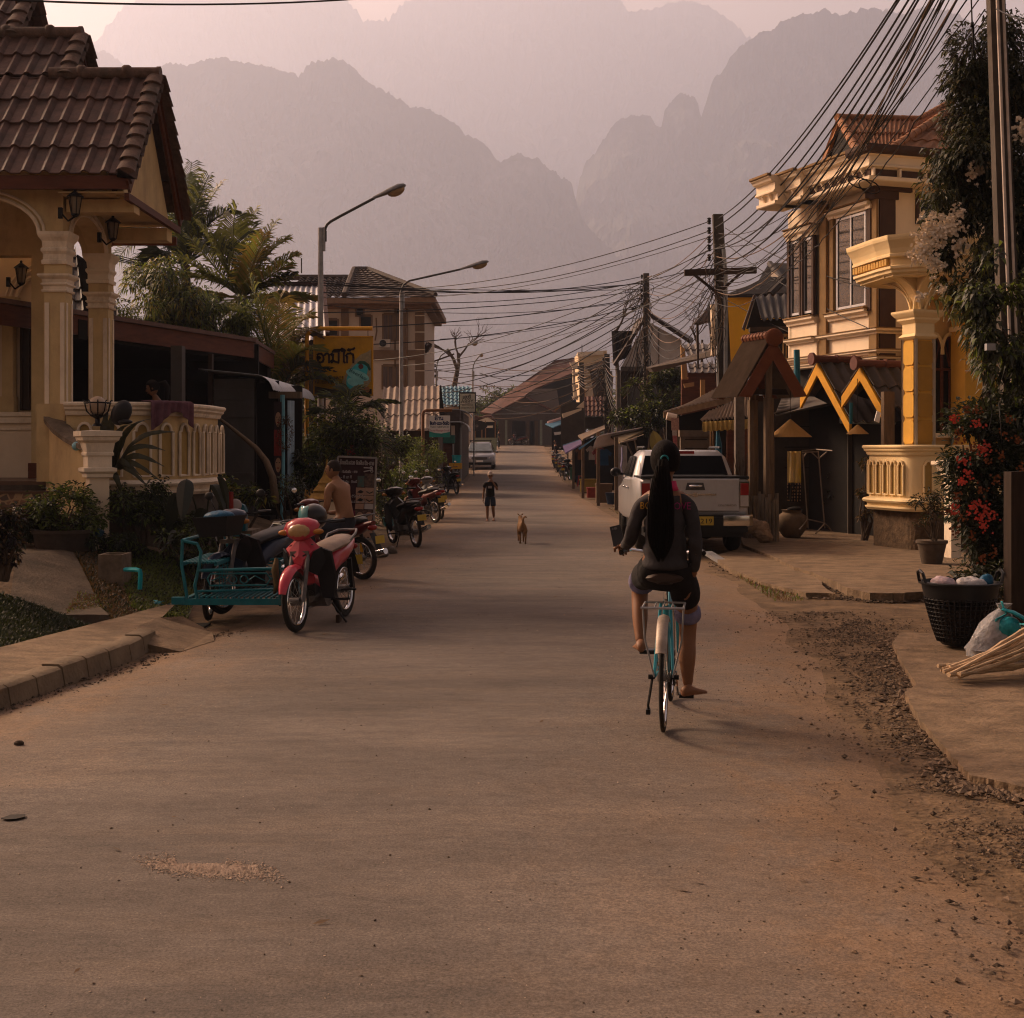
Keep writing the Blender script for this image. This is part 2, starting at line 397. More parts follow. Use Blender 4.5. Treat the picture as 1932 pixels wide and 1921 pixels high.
TRIM=mat('cream_trim',(0.78,0.66,0.51),0.8,var=0.14,scale=5,bump=0.1,dirt=0.75,dirtc=(0.27,0.19,0.125))
PINK=mat('pale_plaster',(0.74,0.60,0.44),0.85,var=0.10,scale=2,bump=0.1,dirt=0.3,dirtc=(0.38,0.27,0.17))
TILE=mat('brown_roof_tile',(0.125,0.068,0.052),0.6,var=0.55,scale=5,bump=0.35,bscale=22,dirt=0.75,dirtc=(0.055,0.045,0.038))
CAPT=mat('mossy_cap_tile',(0.16,0.10,0.075),0.75,var=0.5,scale=9,bump=0.5,bscale=18,dirt=0.9,dirtc=(0.07,0.062,0.05))
WOODR=mat('red_brown_wood',(0.125,0.040,0.020),0.6,var=0.4,scale=3,stretch=(1,1,6))
WOODD=mat('dark_wood',(0.045,0.026,0.017),0.6,var=0.4,scale=4)
WOODG=mat('weathered_wood',(0.16,0.11,0.07),0.85,var=0.45,scale=5,stretch=(3,3,0.4),bump=0.5,bscale=14,dirt=0.6,dirtc=(0.07,0.05,0.035))
STONE=mat('weathered_coping',(0.20,0.15,0.105),0.95,var=0.5,scale=7,bump=0.6,bscale=25,dirt=0.7,dirtc=(0.085,0.065,0.048))
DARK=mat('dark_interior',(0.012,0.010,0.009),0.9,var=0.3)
IRON=mat('black_iron',(0.014,0.013,0.013),0.45,metal=0.5,var=0.2)
GLASSD=mat('dark_glass',(0.008,0.009,0.010),0.15,var=0.1,spec=0.16)
GREYM=mat('grey_sheet',(0.085,0.078,0.074),0.6,var=0.25,scale=3,dirt=0.4,dirtc=(0.04,0.035,0.03))
CONC=mat('concrete',(0.215,0.150,0.094),0.92,var=0.5,scale=4.2,bump=0.9,bscale=30,stretch=(0.9,1.4,1),dirt=0.95,dirtc=(0.095,0.065,0.042))
CONCK=mat('kerb_concrete',(0.21,0.155,0.10),0.92,var=0.4,scale=3,bump=0.5,bscale=30,dirt=0.7,dirtc=(0.09,0.06,0.04))
STEEL=mat('galvanised_steel',(0.30,0.30,0.31),0.45,metal=0.4,var=0.3,scale=7)
WHITE=mat('white_paint',(0.72,0.70,0.68),0.5,var=0.1)
BLACK=mat('black_plastic',(0.015,0.015,0.016),0.4,var=0.2)
RUB=mat('rubber',(0.022,0.020,0.018),0.85,var=0.3,dirt=0.7,dirtc=(0.08,0.055,0.038))
CHROME=mat('chrome',(0.62,0.62,0.63),0.12,metal=1.0,var=0.1)
def arch_fill(mb,fn,u0,u1,ua,ub,zs,zt,z1,th,n=16):
 "wall u0..u1 up to z1 with an arch opening ua..ub springing at zs and topping at zt; fn(u,z)->point"
 us=[u0]+[ua+(ub-ua)*(0.5-0.5*math.cos(PI*i/n))for i in range(n+1)]+[u1]
 def bot(u):
  if u<=ua or u>=ub:return zs
  t=(2*(u-ua)/(ub-ua)-1);return zs+(zt-zs)*math.sqrt(max(0,1-t*t))
 for a,b in zip(us,us[1:]):
  if b-a>1e-6:mb.slab([fn(a,bot(a)),fn(b,bot(b)),fn(b,z1),fn(a,z1)],th)
def arch_trim(mb,fn,ua,ub,zs,zt,r,n=18,flat=0.6,off=0.0):
 pts=[fn(ua-off+(ub-ua+2*off)*(0.5-0.5*math.cos(PI*i/n)),zs+(zt+off-zs)*math.sin(PI*i/n))for i in range(n+1)]
 mb.tube(pts,r,6)
def sqcol(mb,x,y,z0,z1,w,rot=0):
 A=Matrix.Rotation(rot,3,'Z')
 mb.lathe([(w/2,0),(w/2,z1-z0)],(x,y,z0),sq=True,axis=A)
def capital(mb,x,y,z,w,s=1.0,rot=0):
 "stepped capital going up from z"
 A=Matrix.Rotation(rot,3,'Z')
 pr=[(w*.50,0),(w*.58,0),(w*.60,.03*s),(w*.60,.05*s),(w*.53,.06*s),(w*.53,.13*s),(w*.57,.15*s),(w*.62,.17*s),(w*.62,.20*s),(w*.55,.22*s),(w*.58,.30*s),(w*.70,.35*s),(w*.74,.38*s),(w*.74,.42*s),(w*.5,.42*s)]
 mb.lathe(pr,(x,y,z),sq=True,axis=A)
H=thing('house','cream and ochre house with a steep brown tiled porch roof and arched columns','house',(-6,18,1.3))
FL=1.30
YE,YA,YR,XG=17.5,18.93,20.36,-4.86
zE,zA=5.21,6.83
sl_=(zA-zE)/(YA-YE)
def onr(x,Y):return V((x,Y,zE+(Y-YE)*sl_))
roof=MB()
roof.corr(onr(-11,YA),onr(XG-.06,YA),onr(XG-.06,YE),onr(-11,YE),0.245,0.030,0.02,rows=4,step=0.035,sharp=True)
roof.corr(onr(-11,19.6),onr(-6.15,19.6),onr(-6.15,YA+.02),onr(-11,YA+.02),0.245,0.030,0.02,rows=2,step=0.035,sharp=True)
roof.corr(onr(-11,20.7),onr(-7.15,20.7),onr(-7.15,19.62),onr(-11,19.62),0.245,0.030,0.02,rows=3,step=0.035,sharp=True)
def onb(x,Y,ya,za):return V((x,Y,za-(Y-ya)*sl_))
roof.corr(onb(XG-.06,YA,YA,zA),onb(-11,YA,YA,zA),onb(-11,YR,YA,zA),onb(XG-.06,YR,YA,zA),0.245,0.030,0.02,rows=4,step=0.035,sharp=True)
z2=onr(0,19.6).z;z3=onr(0,20.7).z
roof.corr(onb(-6.15,19.6,19.6,z2),onb(-11,19.6,19.6,z2),onb(-11,21.1,19.6,z2),onb(-6.15,21.1,19.6,z2),0.245,0.030,0.02,rows=4,step=0.035,sharp=True)
roof.corr(onb(-7.15,20.7,20.7,z3),onb(-11,20.7,20.7,z3),onb(-11,22.4,20.7,z3),onb(-7.15,22.4,20.7,z3),0.245,0.030,0.02,rows=4,step=0.035,sharp=True)
rf=obj('roof',roof,TILE,H,smooth=40)
def ridge_tiles(x0,x1,Y,z,r=0.085,stp=0.62):
 mb=MB();mb.tube([(x0,Y,z),(x1,Y,z)],r,12)
 mb.tube([(x1-.03,Y,z),(x1+.015,Y,z)],r*1.12,12)
 x=x1-0.45
 while x>x0:mb.tube([(x-.04,Y,z+.01),(x-.02,Y,z+.015),(x+.02,Y,z+.015),(x+.04,Y,z+.01)],[r*1.02,r*1.2,r*1.2,r*1.02],12);x-=stp
 return mb
obj('ridge_cap',ridge_tiles(-6.35,XG+.02,YA,zA+.05),CAPT,rf,smooth=40)
obj('ridge_cap',ridge_tiles(-8.5,-6.12,19.6,z2+.05),CAPT,rf,smooth=40)
def rake(x,Ya,za,Yb,zb,n,side=1):
 mb=MB();a,b=V((x,Ya,za)),V((x,Yb,zb))
 nrm=V((0,-(za-zb),(Ya-Yb))).normalized()if Yb<Ya else V((0,(za-zb),(Yb-Ya))).normalized()
 if nrm.z<0:nrm=-nrm
 for i in range(n):
  p=a.lerp(b,i/n);q=a.lerp(b,(i+1.12)/n)
  ring=lambda c,r,up:[c+V((1,0,0))*math.cos(t)*r*1.25+nrm*(math.sin(t)*r*0.75+up)for t in[PI*k/7 for k in range(8)]]+[c+V((r*1.25,0,0))-nrm*.07,c+V((-r*1.25,0,0))-nrm*.03]
  mb.loft([ring(p,.085,.015),ring(q,.10,.05)])
 return mb
obj('verge_tiles',rake(XG-.03,YA,zA,YE-.02,zE,9),CAPT,rf,smooth=40)
obj('verge_tiles',rake(XG+.0,YA,zA,YR+.05,zA-(YR-YA)*sl_-.05,10),CAPT,rf,smooth=40)
obj('verge_tiles',rake(-6.12,19.6,z2,YA,zA,4),CAPT,rf,smooth=40)
obj('verge_tiles',rake(-6.10,19.6,z2,21.1,z2-1.5*sl_,7),CAPT,rf,smooth=40)
obj('verge_tiles',rake(-7.12,20.7,z3,19.6,z2,6),CAPT,rf,smooth=40)
fa=MB()
fa.box(-11,XG-.02,YE+.03,YE+.09,5.03,5.20)
for(ya,za,yb,zb,x)in((YA,zA,YE+.05,zE,XG-.03),(YA,zA,YR,zA-(YR-YA)*sl_,XG-.03),(19.6,z2,YA,zA,-6.16),(19.6,z2,21.1,z2-1.5*sl_,-6.16),(20.7,z3,19.6,z2,-7.2)):
 fa.beam((x,ya,za-.15),(x,yb,zb-.15),.035,.20,up=(0,0,1))
 fa.beam((x+.03,ya,za-.08),(x+.03,yb,zb-.08),.03,.09,up=(0,0,1))
fa.box(XG-.09,XG-.03,YE+.1,YR-.02,4.90,4.99)
fa.box(-6.3,XG-.08,YR-.08,YR-.02,4.72,4.84)
obj('bargeboard',fa,WOODR,H)
gw=MB()
gw.slab([(XG-.16,YE+.25,4.97),(XG-.16,YR-.15,4.97),(XG-.16,YA,zA-.26)],(-.08,0,0))
gw.slab([(-6.2,19.5,6.2),(-6.2,20.9,6.2),(-6.2,19.6,z2-.3),],(-.06,0,0))
obj('gable_wall',gw,YEL,H)
bm_=MB();bm_.box(-5.8,XG-.06,17.93,18.2,4.80,4.97);bm_.box(-5.8,XG-.10,19.8,20.1,4.72,4.9)
bm_.slab([(-5.8,17.6,4.99),(XG-.1,17.6,4.99),(XG-.1,20.3,4.99),(-5.8,20.3,4.99)],(0,0,.02))
obj('beam',bm_,YEL,H)
cxm,w_=-5.94,0.28
F1=lambda u,z:V((u,17.90,z));F2=lambda u,z:V((u,19.78,z));F3=lambda u,z:V((-5.84,u,z))
wl=MB()
arch_fill(wl,F1,-10.5,-5.83,-7.95,-6.17,4.52,5.0,5.28,(0,.28,0))
arch_fill(wl,F2,-10.5,-5.83,-6.56,-6.17,4.50,4.78,5.9,(0,.28,0))
arch_fill(wl,F3,18.18,19.78,18.22,19.74,4.50,4.90,5.30,(-.26,0,0))
wl.box(-6.9,-6.56,19.78,20.06,FL,4.5)
obj('arcade_wall',wl,YEL,H)
tm=MB()
for off,r in((0.03,.028),(0.10,.02)):arch_trim(tm,lambda u,z:V((u,17.885,z)),-7.95,-6.17,4.52,5.0,r,off=off)
for off,r in((0.02,.026),(0.09,.02)):arch_trim(tm,lambda u,z:V((-5.825,u,z)),18.22,19.74,4.50,4.90,r,off=off)
obj('arch_moulding',tm,TRIM,H,smooth=50)
for(yc,zc)in((18.04,4.12),(19.92,4.10)):
 c=MB();sqcol(c,cxm,yc,FL,zc,w_);col_=obj('column',c,YEL,H)
 c=MB();capital(c,cxm,yc,zc,w_);capital(c,cxm,yc,zc-.36,w_,.55);obj('capital',c,TRIM,col_)
 c=MB()
 for dx in(-.10,.10):c.box(cxm+dx-.028,cxm+dx+.028,yc-w_/2-.012,yc-w_/2-.001,FL+1.0,zc-.5)
 for dy in(-.10,.10):c.box(cxm+w_/2+.001,cxm+w_/2+.012,yc+dy-.028,yc+dy+.028,FL+1.0,zc-.5)
 obj('strip',c,TRIM,col_)
iw=MB();iw.box(-11,-6.93,20.62,20.85,FL,4.9);iw.box(-11,-6.93,20.2,20.62,FL,2.2)
obj('wall',iw,PINK,H)
lg=MB();lg.box(-11,-6.90,20.12,20.62,2.2,2.26);lg.box(-11,-6.91,20.15,20.62,2.10,2.2);lg.box(-11,-6.92,20.17,20.62,2.0,2.03)
obj('ledge',lg,TRIM,H)
wd=MB();wd.box(-7.34,-6.98,20.58,20.64,2.3,3.75)
for x in(-7.32,-7.22,-7.1,-7.02):wd.box(x-.02,x+.02,20.55,20.6,2.3,3.75)
window=obj('window',wd,WOODD,H)
pl=MB();sqcol(pl,-7.48,20.5,2.26,3.75,.16);capital(pl,-7.48,20.5,3.6,.17,.9);sqcol(pl,-7.48,20.5,2.26,2.5,.2);obj('pilaster',pl,YEL,H)
tm=MB()
for off,r in((0.0,.03),(0.09,.022),(.16,.016)):arch_trim(tm,lambda u,z:V((u,20.57,z)),-7.42,-6.75,3.8,4.3,r,off=off)
obj('arch_moulding',tm,TRIM,H,smooth=50)
def mosaic():
 m=bpy.data.materials.new('stone_mosaic');m.use_nodes=True;nt=m.node_tree;b=nt.nodes['Principled BSDF'];L=nt.links.new
 tc=nd(nt,'ShaderNodeTexCoord');v=nd(nt,'ShaderNodeTexVoronoi',feature='DISTANCE_TO_EDGE');v.inputs['Scale'].default_value=9;L(tc.outputs['Object'],v.inputs['Vector'])
 v2=nd(nt,'ShaderNodeTexVoronoi');v2.inputs['Scale'].default_value=9;L(tc.outputs['Object'],v2.inputs['Vector'])
 r=nd(nt,'ShaderNodeValToRGB');r.color_ramp.elements[0].position=.06;r.color_ramp.elements[1].position=.10;L(v.outputs['Distance'],r.inputs[0])
 r2=nd(nt,'ShaderNodeValToRGB');r2.color_ramp.elements[0].color=(.22,.10,.05,1);r2.color_ramp.elements[1].color=(.05,.035,.025,1)
 s=nd(nt,'ShaderNodeSeparateColor');L(v2.outputs['Color'],s.inputs[0]);L(s.outputs[0],r2.inputs[0])
 x=nd(nt,'ShaderNodeMix',data_type='RGBA');L(r.outputs[0],x.inputs['Factor']);x.inputs['A'].default_value=(.34,.22,.11,1);L(r2.outputs[0],x.inputs['B']);L(x.outputs['Result'],b.inputs['Base Color']);b.inputs['Roughness'].default_value=.7
 return m
MOSA=mosaic()
pf=MB();pf.box(-11,-5.4,17.85,21,0.3,FL-.05);pf.box(-5.4,-4.6,18.6,21,.3,FL-.05)
obj('plinth',pf,mat('plinth_render',(0.085,0.065,0.048),0.9,var=.4,dirt=.6,dirtc=(.03,.026,.02)),H)
st=MB();st.mat(0)
for i in range(5):st.box(-11,-5.78,17.85-.28*(i+1),17.85-.28*i,0.3,FL-.17*(i+1)+.02)
st.mat(1)
for i in range(5):st.box(-11,-5.76,17.83-.28*(i+1),17.85-.28*i,FL-.17*(i+1)+.021,FL-.17*(i+1)+.05)
st.box(-11,-5.45,17.86,21,FL-.048,FL+.002)
obj('steps',st,[MOSA,mat('red_floor_tile',(0.12,0.07,0.045),0.35,var=.3)],H)
mt=MB()
mt.box(-6.92,-6.54,19.7,20.1,FL,FL+.22);obj('column_base',mt,WOODR,H)
def wall_path(path,z0,z1,panels,name,parent,ymat,tmat,recm,arch=True,pw=.17,open_h=None):
 "balustrade: a solid wall along a path with arched recesses, rail and base mouldings"
 pts=[V((x,y,0))for x,y in path]
 seg=[0]
 for a,b in zip(pts,pts[1:]):seg.append(seg[-1]+(b-a).length)
 def at(s):
  for i in range(len(pts)-1):
   if s<=seg[i+1]or i==len(pts)-2:
    d=(pts[i+1]-pts[i]).normalized();return pts[i]+d*(s-seg[i]),d
 def prof(mb,outl):
  rings=[]
  N=60
  for i in range(N+1):
   p,d=at(seg[-1]*i/N);n=V((d.y,-d.x,0))
   rings.append([p+n*o+V((0,0,z))for o,z in outl])
  mb.loft(rings)
 w=MB();prof(w,[(0,z0),(0,z1),(-.12,z1),(-.12,z0)]);body=obj('parapet',w,ymat,parent,smooth=45)
 r=MB();prof(r,[(-.15,z1),(.03,z1),(.05,z1+.03),(.05,z1+.05),(.09,z1+.08),(.09,z1+.10),(.10,z1+.11),(.12,z1+.13),(.12,z1+.155),(.10,z1+.17),(-.18,z1+.17)])
 obj('rail',r,tmat,body,smooth=35)
 b_=MB();prof(b_,[(-.1,z0-.16),(.03,z0-.16),(.07,z0-.12),(.07,z0-.10),(.03,z0-.09),(.05,z0-.04),(.10,z0-.03),(.12,z0),(.10,z0+.03),(.02,z0+.05),(-.1,z0+.05)])
 obj('base_moulding',b_,tmat,body,smooth=35)
 for s in panels:
  p,d=at(s);n=V((d.y,-d.x,0));pn=MB();h0,h1=z0+.10,z1-.08
  zs=h1-pw*.55
  fr=MB();o=n*.022
  L_=[p-d*pw/2+o+V((0,0,h0)),p-d*pw/2+o+V((0,0,zs))]+[p+o+d*(-pw*.36*math.cos(t))+V((0,0,zs+.01+pw*.42*math.sin(t)))for t in[PI*k/8 for k in range(9)]]+[p+d*pw/2+o+V((0,0,zs)),p+d*pw/2+o+V((0,0,h0))]
  fr.tube(L_+[L_[0]],.020,5)
  obj('panel_frame',fr,tmat,body)
  rc=MB();rc.add([q+n*(-.018)for q in L_],[tuple(range(len(L_)))]);obj('panel',rc,recm,body)
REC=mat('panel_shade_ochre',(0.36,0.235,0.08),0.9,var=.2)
path=[(-5.70,17.62),(-5.05,17.62)]+[(-5.05+.80*math.sin(t),19.1-1.48*math.cos(t))for t in[PI/2*k/14 for k in range(1,15)]]+[(-4.25,19.9)]
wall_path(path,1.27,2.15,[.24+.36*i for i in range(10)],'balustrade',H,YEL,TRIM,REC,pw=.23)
bp=MB();bp.slab([(x,y,1.22)for x,y in path]+[(-5.7,19.9,1.22)],(0,0,.06));obj('porch_floor',bp,STONE,H)
bp=MB();bp.slab([(x*.0+(-4.5+(x+4.5)*.94),y+.1,.3)for x,y in path]+[(-5.7,19.9,.3)],(0,0,.9));obj('plinth',bp,bpy.data.materials['plinth_render'],H)
cw=MB();c1=[P(97,778,17.85),P(104,795,17.7),P(118,812,17.45),P(138,827,17.15),P(158,838,16.85),P(176,845,16.6)]
ct=MB();rg=[]
for i,p in enumerate(c1):
 d=(c1[min(i+1,5)]-c1[max(i-1,0)]);d.z=0;sd_=V((d.y,-d.x,0)).normalized()*.13
 rg.append([p-sd_+V((0,0,-.035)),p+sd_+V((0,0,-.035)),p+sd_+V((0,0,.02)),p+sd_*.6+V((0,0,.04)),p-sd_*.6+V((0,0,.04)),p-sd_+V((0,0,.02))])
ct.loft(rg);obj('stair_coping',ct,STONE,H,smooth=40)
for a,b in zip(c1,c1[1:]):
 d=V(((b-a).y,-(b-a).x,0)).normalized()*.07
 cw.slab([V((a.x,a.y,.3))-d,V((b.x,b.y,.3))-d,b-d+V((0,0,-.03)),a-d+V((0,0,-.03))],d*2)
cw.box(-6.1,-5.74,17.68,17.9,1.3,2.3)
obj('stair_wall',cw,YEL,H)
GPX,GPY=X(184,16.5),16.5
gp=thing('garden_pillar','pale square garden pillar with moulded cap beside the cream house steps','pillar',(GPX,GPY,.45))
A=math.radians(28);pm=MB()
pm.lathe([(.115,0),(.115,.95)],(GPX,GPY,.42),sq=True,axis=Matrix.Rotation(A,3,'Z'));obj('shaft',pm,PINK,gp)
pm=MB();q=.95;pm.lathe([(.115,q),(.15,q+.01),(.155,q+.05),(.19,q+.08),(.19,q+.12),(.14,q+.13),(.14,q+.26),(.16,q+.27),(.16,q+.30),(.15,q+.31),(.17,q+.42),(.21,q+.45),(.22,q+.49),(.24,q+.50),(.24,q+.56),(.1,q+.57)],(GPX,GPY,.42),sq=True,axis=Matrix.Rotation(A,3,'Z'));obj('cap',pm,TRIM,gp)
gl=thing('pillar_lamp','round globe lamp in a black iron basket on the garden pillar','lamp',(GPX-.0,GPY,1.98))
zz=1.99
lm=MB();lm.ball((GPX,GPY,zz+.24),(.115,.115,.12));obj('globe',lm,mat('frosted_globe',(.42,.31,.22),.4,var=.2),gl,smooth=True)
lm=MB();lm.lathe([(.075,0),(.06,.02),(.03,.04),(.03,.09),(.08,.12),(.10,.14)],(GPX,GPY,zz),n=12)
for k in range(10):
 a=2*PI*k/10;lm.tube([(GPX+math.cos(a)*r,GPY+math.sin(a)*r,zz+h)for r,h in((.07,.12),(.13,.18),(.15,.26),(.155,.30),(.18,.31))],.008,4)
lm.torus((GPX,GPY,zz+.28),.155,.009,'z',20,5);obj('cage',lm,IRON,gl)
cp=MB();cp.ball((GPX+.30,GPY-.05,zz+.16),(.12,.1,.16),rot=Matrix.Rotation(.5,3,'Y'));cp.ball((GPX+.36,GPY-.1,zz+.05),(.09,.07,.03))
solo('cap_hat',cp,BLACK,'black cap hung beside the round pillar lamp','cap',smooth=True)
def lantern(x,y,z,label,arm=(-.18,0)):
 t=thing('wall_lantern',label,'lantern',(x,y,z),'black wall lanterns on the porch')
 m=MB();m.lathe([(.005,.20),(.02,.19),(.02,.16),(.035,.15),(.10,.10),(.115,.085),(.09,.08),(.02,.08)],(x,y,z),n=8);m.lathe([(.02,-.17),(.045,-.15),(.055,-.14),(.05,-.13)],(x,y,z),n=8)
 for k in range(6):
  a=2*PI*k/6;m.cyl((x+math.cos(a)*.05,y+math.sin(a)*.05,z-.14),(x+math.cos(a)*.085,y+math.sin(a)*.085,z+.085),.006,n=4)
 m.tube([(x,y,z-.16),(x+arm[0]*.5,y+arm[1]*.5,z-.22),(x+arm[0],y+arm[1],z-.12)],.014,6);m.cbox((x+arm[0]*1.05,y+arm[1]*1.05,z-.12),(.05,.05,.14));obj('frame',m,IRON,t)
 m=MB();m.lathe([(.045,-.13),(.08,.08)],(x,y,z),n=8);obj('glass',m,mat('lantern_glass',(.20,.15,.10),.25,var=.3),t)
lantern(X(141,17.6),17.62,Z(384,17.6),'black lantern on the front porch column under the eave')
lantern(X(213,19.3),19.3,Z(432,19.3),'black lantern hanging between the rear column and the palm tree')
lantern(X(40,20.3),20.3,Z(517,20.3),'black lantern on the inner wall by the arched window')
tw=MB()
tpts=[V((x,y,0))for x,y in path];tseg=[0]
for p_,q_ in zip(tpts,tpts[1:]):tseg.append(tseg[-1]+(q_-p_).length)
def tat(q):
 for i in range(len(tpts)-1):
  if q<=tseg[i+1]or i==len(tpts)-2:
   d=(tpts[i+1]-tpts[i]).normalized();return tpts[i]+d*(q-tseg[i]),V((d.y,-d.x,0))
def twf(u,v):
 p,n=tat(1.02+.66*u);q=v*.56
 if q<.30:o,z=-.16+q,2.335+.008*math.sin(u*40)
 else:o,z=.145+.018*math.sin(u*38+q*3),2.335-(q-.30)*(1.0+.5*math.sin(u*5+2))
 return(p.x+n.x*o,p.y+n.y*o,z)
tw.grid(twf,60,16,thick=(0,-.004,.006));solo('towel',tw,mat('mauve_towel',(.145,.065,.085),.95,var=.35,scale=12,bump=.4),'mauve towel draped over the porch rail','towel',smooth=True)
Rr=thing('restaurant','low dark open restaurant with long brown fascia behind the porch','restaurant',(-8,24,0.5))
A1,B1,C1=V((-7.9,18.9,3.8)),V((X(476,26.5),26.5,3.8)),V((X(515,30),30.0,3.8))
A1=V((X(128,21),21,3.8));A0=A1+(A1-B1)*.35
r=MB();r.slab([A0,B1,C1,V((-14,30,3.9)),V((-14,18,3.9))],(0,0,.03));obj('roof',r,mat('old_brown_sheet',(.10,.06,.045),.8),Rr)
f=MB();f.beam(A0-V((0,0,.17)),B1-V((0,0,.17)),.05,.30);f.beam(B1-V((0,0,.17)),C1-V((0,0,.17)),.05,.30);obj('fascia',f,WOODR,Rr)
f=MB();f.beam(A0+V((.03,0,.02)),B1+V((.03,0,.02)),.10,.07);f.beam(B1+V((0,0,.02)),C1+V((0,0,.02)),.10,.07);obj('gutter',f,mat('gutter_brown',(.14,.08,.065),.6),Rr)
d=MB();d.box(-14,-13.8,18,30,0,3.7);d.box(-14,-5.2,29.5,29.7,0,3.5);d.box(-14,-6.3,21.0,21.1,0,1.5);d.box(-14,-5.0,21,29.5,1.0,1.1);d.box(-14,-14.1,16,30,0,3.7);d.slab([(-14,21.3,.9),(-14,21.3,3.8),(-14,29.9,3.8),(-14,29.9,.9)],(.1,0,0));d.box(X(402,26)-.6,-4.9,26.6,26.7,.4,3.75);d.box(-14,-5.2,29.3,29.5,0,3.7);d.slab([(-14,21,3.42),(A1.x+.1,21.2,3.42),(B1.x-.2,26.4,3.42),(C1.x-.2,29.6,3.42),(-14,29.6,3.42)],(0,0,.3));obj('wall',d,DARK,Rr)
f=MB();f.box(X(322,23),X(343,23),23,23.25,1.1,3.45);obj('post',f,GREYM,Rr)
f=MB();f.box(X(395,25),X(402,25),24.9,25.05,.6,3.45);obj('post',f,WOODD,Rr)
rt=MB();rr=corr_=None
dt=thing('tiled_outbuilding','steep dark tiled roof seen between the porch columns','outbuilding',(-7.5,24,3))
m=MB();m.corr(P(128,470,25),P(143,468,25),P(160,592,22.5),P(118,592,22.5),.2,.03,.02,rows=6,step=.04,sharp=True);m.corr(P(206,520,25.5),P(209,520,25.5),P(224,600,22.6),P(205,600,22.6),.2,.03,.02,rows=6,step=.04);obj('roof',m,mat('slate_tile',(.07,.06,.055),.7,var=.4),dt)
m=MB();m.slab([P(145,480,25),P(206,520,25.2),P(206,598,25),P(128,598,25)],(0,.1,0));obj('wall',m,DARK,dt)
S=thing('salon_shack','grey sheet metal shack with white curved awning and light blue post','shack',(-5,26,.5))
m=MB();m.box(X(404,25),X(480,25),25.0,25.06,.4,3.0)
for z in(.62+.0,.95,1.25,2.3,2.62,2.8):m.box(X(404,25),X(478,25),24.965,25.0,z,z+.05)
obj('side_wall',m,GREYM,S)
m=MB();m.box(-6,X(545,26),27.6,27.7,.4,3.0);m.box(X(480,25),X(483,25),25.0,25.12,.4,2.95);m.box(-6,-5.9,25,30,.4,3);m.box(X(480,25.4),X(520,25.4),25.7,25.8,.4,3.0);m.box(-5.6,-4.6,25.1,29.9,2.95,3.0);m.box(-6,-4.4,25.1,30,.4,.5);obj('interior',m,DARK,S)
m=MB()
def aw(u,v):
 s=v*1.55;x0=-5.62
 if s<1.0:x,z=x0+s,3.16-.10*s
 else:
  t=(s-1.0)/.55*1.35;x,z=x0+1.0+.34*math.sin(t),3.06-.34*(1-math.cos(t))
 return(x+0.0,24.7+5.3*u,z+.008*math.cos(u*5.3/.076*2*PI*0.33))
m.grid(aw,210,16,thick=(0,0,-.01));obj('awning',m,mat('white_awning_sheet',(.50,.52,.56),.4,var=.15,dirt=.4,dirtc=(.2,.18,.16)),S,smooth=True)
m=MB();m.cyl((X(533,25.3),25.3,.25),(X(533,25.3),25.3,2.72),.045,n=8);obj('post',m,mat('light_blue_paint',(.14,.36,.45),.5,var=.2),S)
m=MB();m.box(X(505,25.2),X(560,25.2)+.05,25.3,25.5,2.66,2.78);obj('lintel',m,WOODG,S)
m=MB();m.corr((X(540,26),26.2,2.65),(X(556,26.4),26.4,2.65),(X(556,26.4),26.4,.9),(X(540,26),26.2,.9),.08,.012);obj('blue_sheet',m,mat('blue_white_sheet',(.32,.44,.55),.5,var=.2),S)
ps=thing('beauty_poster','tall narrow poster of two women hung by the blue post','poster',(X(524,25.2),25.2,2))
x0,x1=X(517,25.2),X(531,25.2)
m=MB();m.box(x0,x1,25.2,25.22,Z(905,25.2),Z(758,25.2));obj('backing',m,mat('poster_dark',(.03,.015,.02),.4),ps)
SKINP=mat('poster_skin',(.42,.24,.15),.4,var=.2);REDP=mat('poster_red',(.30,.03,.025),.4,var=.5,scale=25,stretch=(3,1,.5))
m=MB();m.box(x0,x1,25.193,25.198,Z(860,25.2),Z(811,25.2));obj('red_dress',m,REDP,ps)
for cy in(790,876):
 cx_=X(525,25.2);cz=Z(cy,25.2);e=MB();e.lathe([(.001,0),(.055,0)],(0,0,0),n=4)
 m=MB();m.add([V((cx_+math.cos(t)*.052,25.19,cz+math.sin(t)*(.12 if math.sin(t)>0 else .15)))for t in[2*PI*k/20 for k in range(20)]],[tuple(range(20))[::-1]]);fc=obj('face',m,SKINP,ps)
 for sg in(-1,1):obj('eye',MB().box(cx_+sg*.024-.012,cx_+sg*.024+.012,25.183,25.187,cz+.02,cz+.035),BLACK,fc)
 m=MB();m.box(cx_-.02,cx_+.02,25.183,25.187,cz-.08,cz-.06);obj('lips',m,REDP,fc)
wr=MB()
for k in range(500):
 a=U(0,2*PI);c=V((X(552,26)+.02+math.cos(a)*.10,25.0+U(-.05,.05),Z(815,26)+math.sin(a)*.26-.05))+V((U(-.06,.06),U(-.06,.06),U(-.06,.06)))
 d=V((U(-1,1),U(-1,1),U(-1,1))).normalized()*.05;wr.add([c,c+d,c+d.cross(V((0,0,1)))*.6],[(0,1,2)])
solo('dried_wreath',wr,mat('dried_leaf',(.09,.055,.03),.9,var=.5),'brown dried wreath hanging outside the salon shack','wreath')
m=MB();m.tube([P(404,783,24),P(428,800,23.7),P(455,822,23.5),P(484,846,23.3),P(502,870,23.1),P(514,900,23),P(520,950,22.9)],[.02,.028,.035,.045,.055,.06,.07],7);solo('bent_stem',m,WOODG,'bare bent stem leaning in front of the grey shack wall','stem',smooth=True)
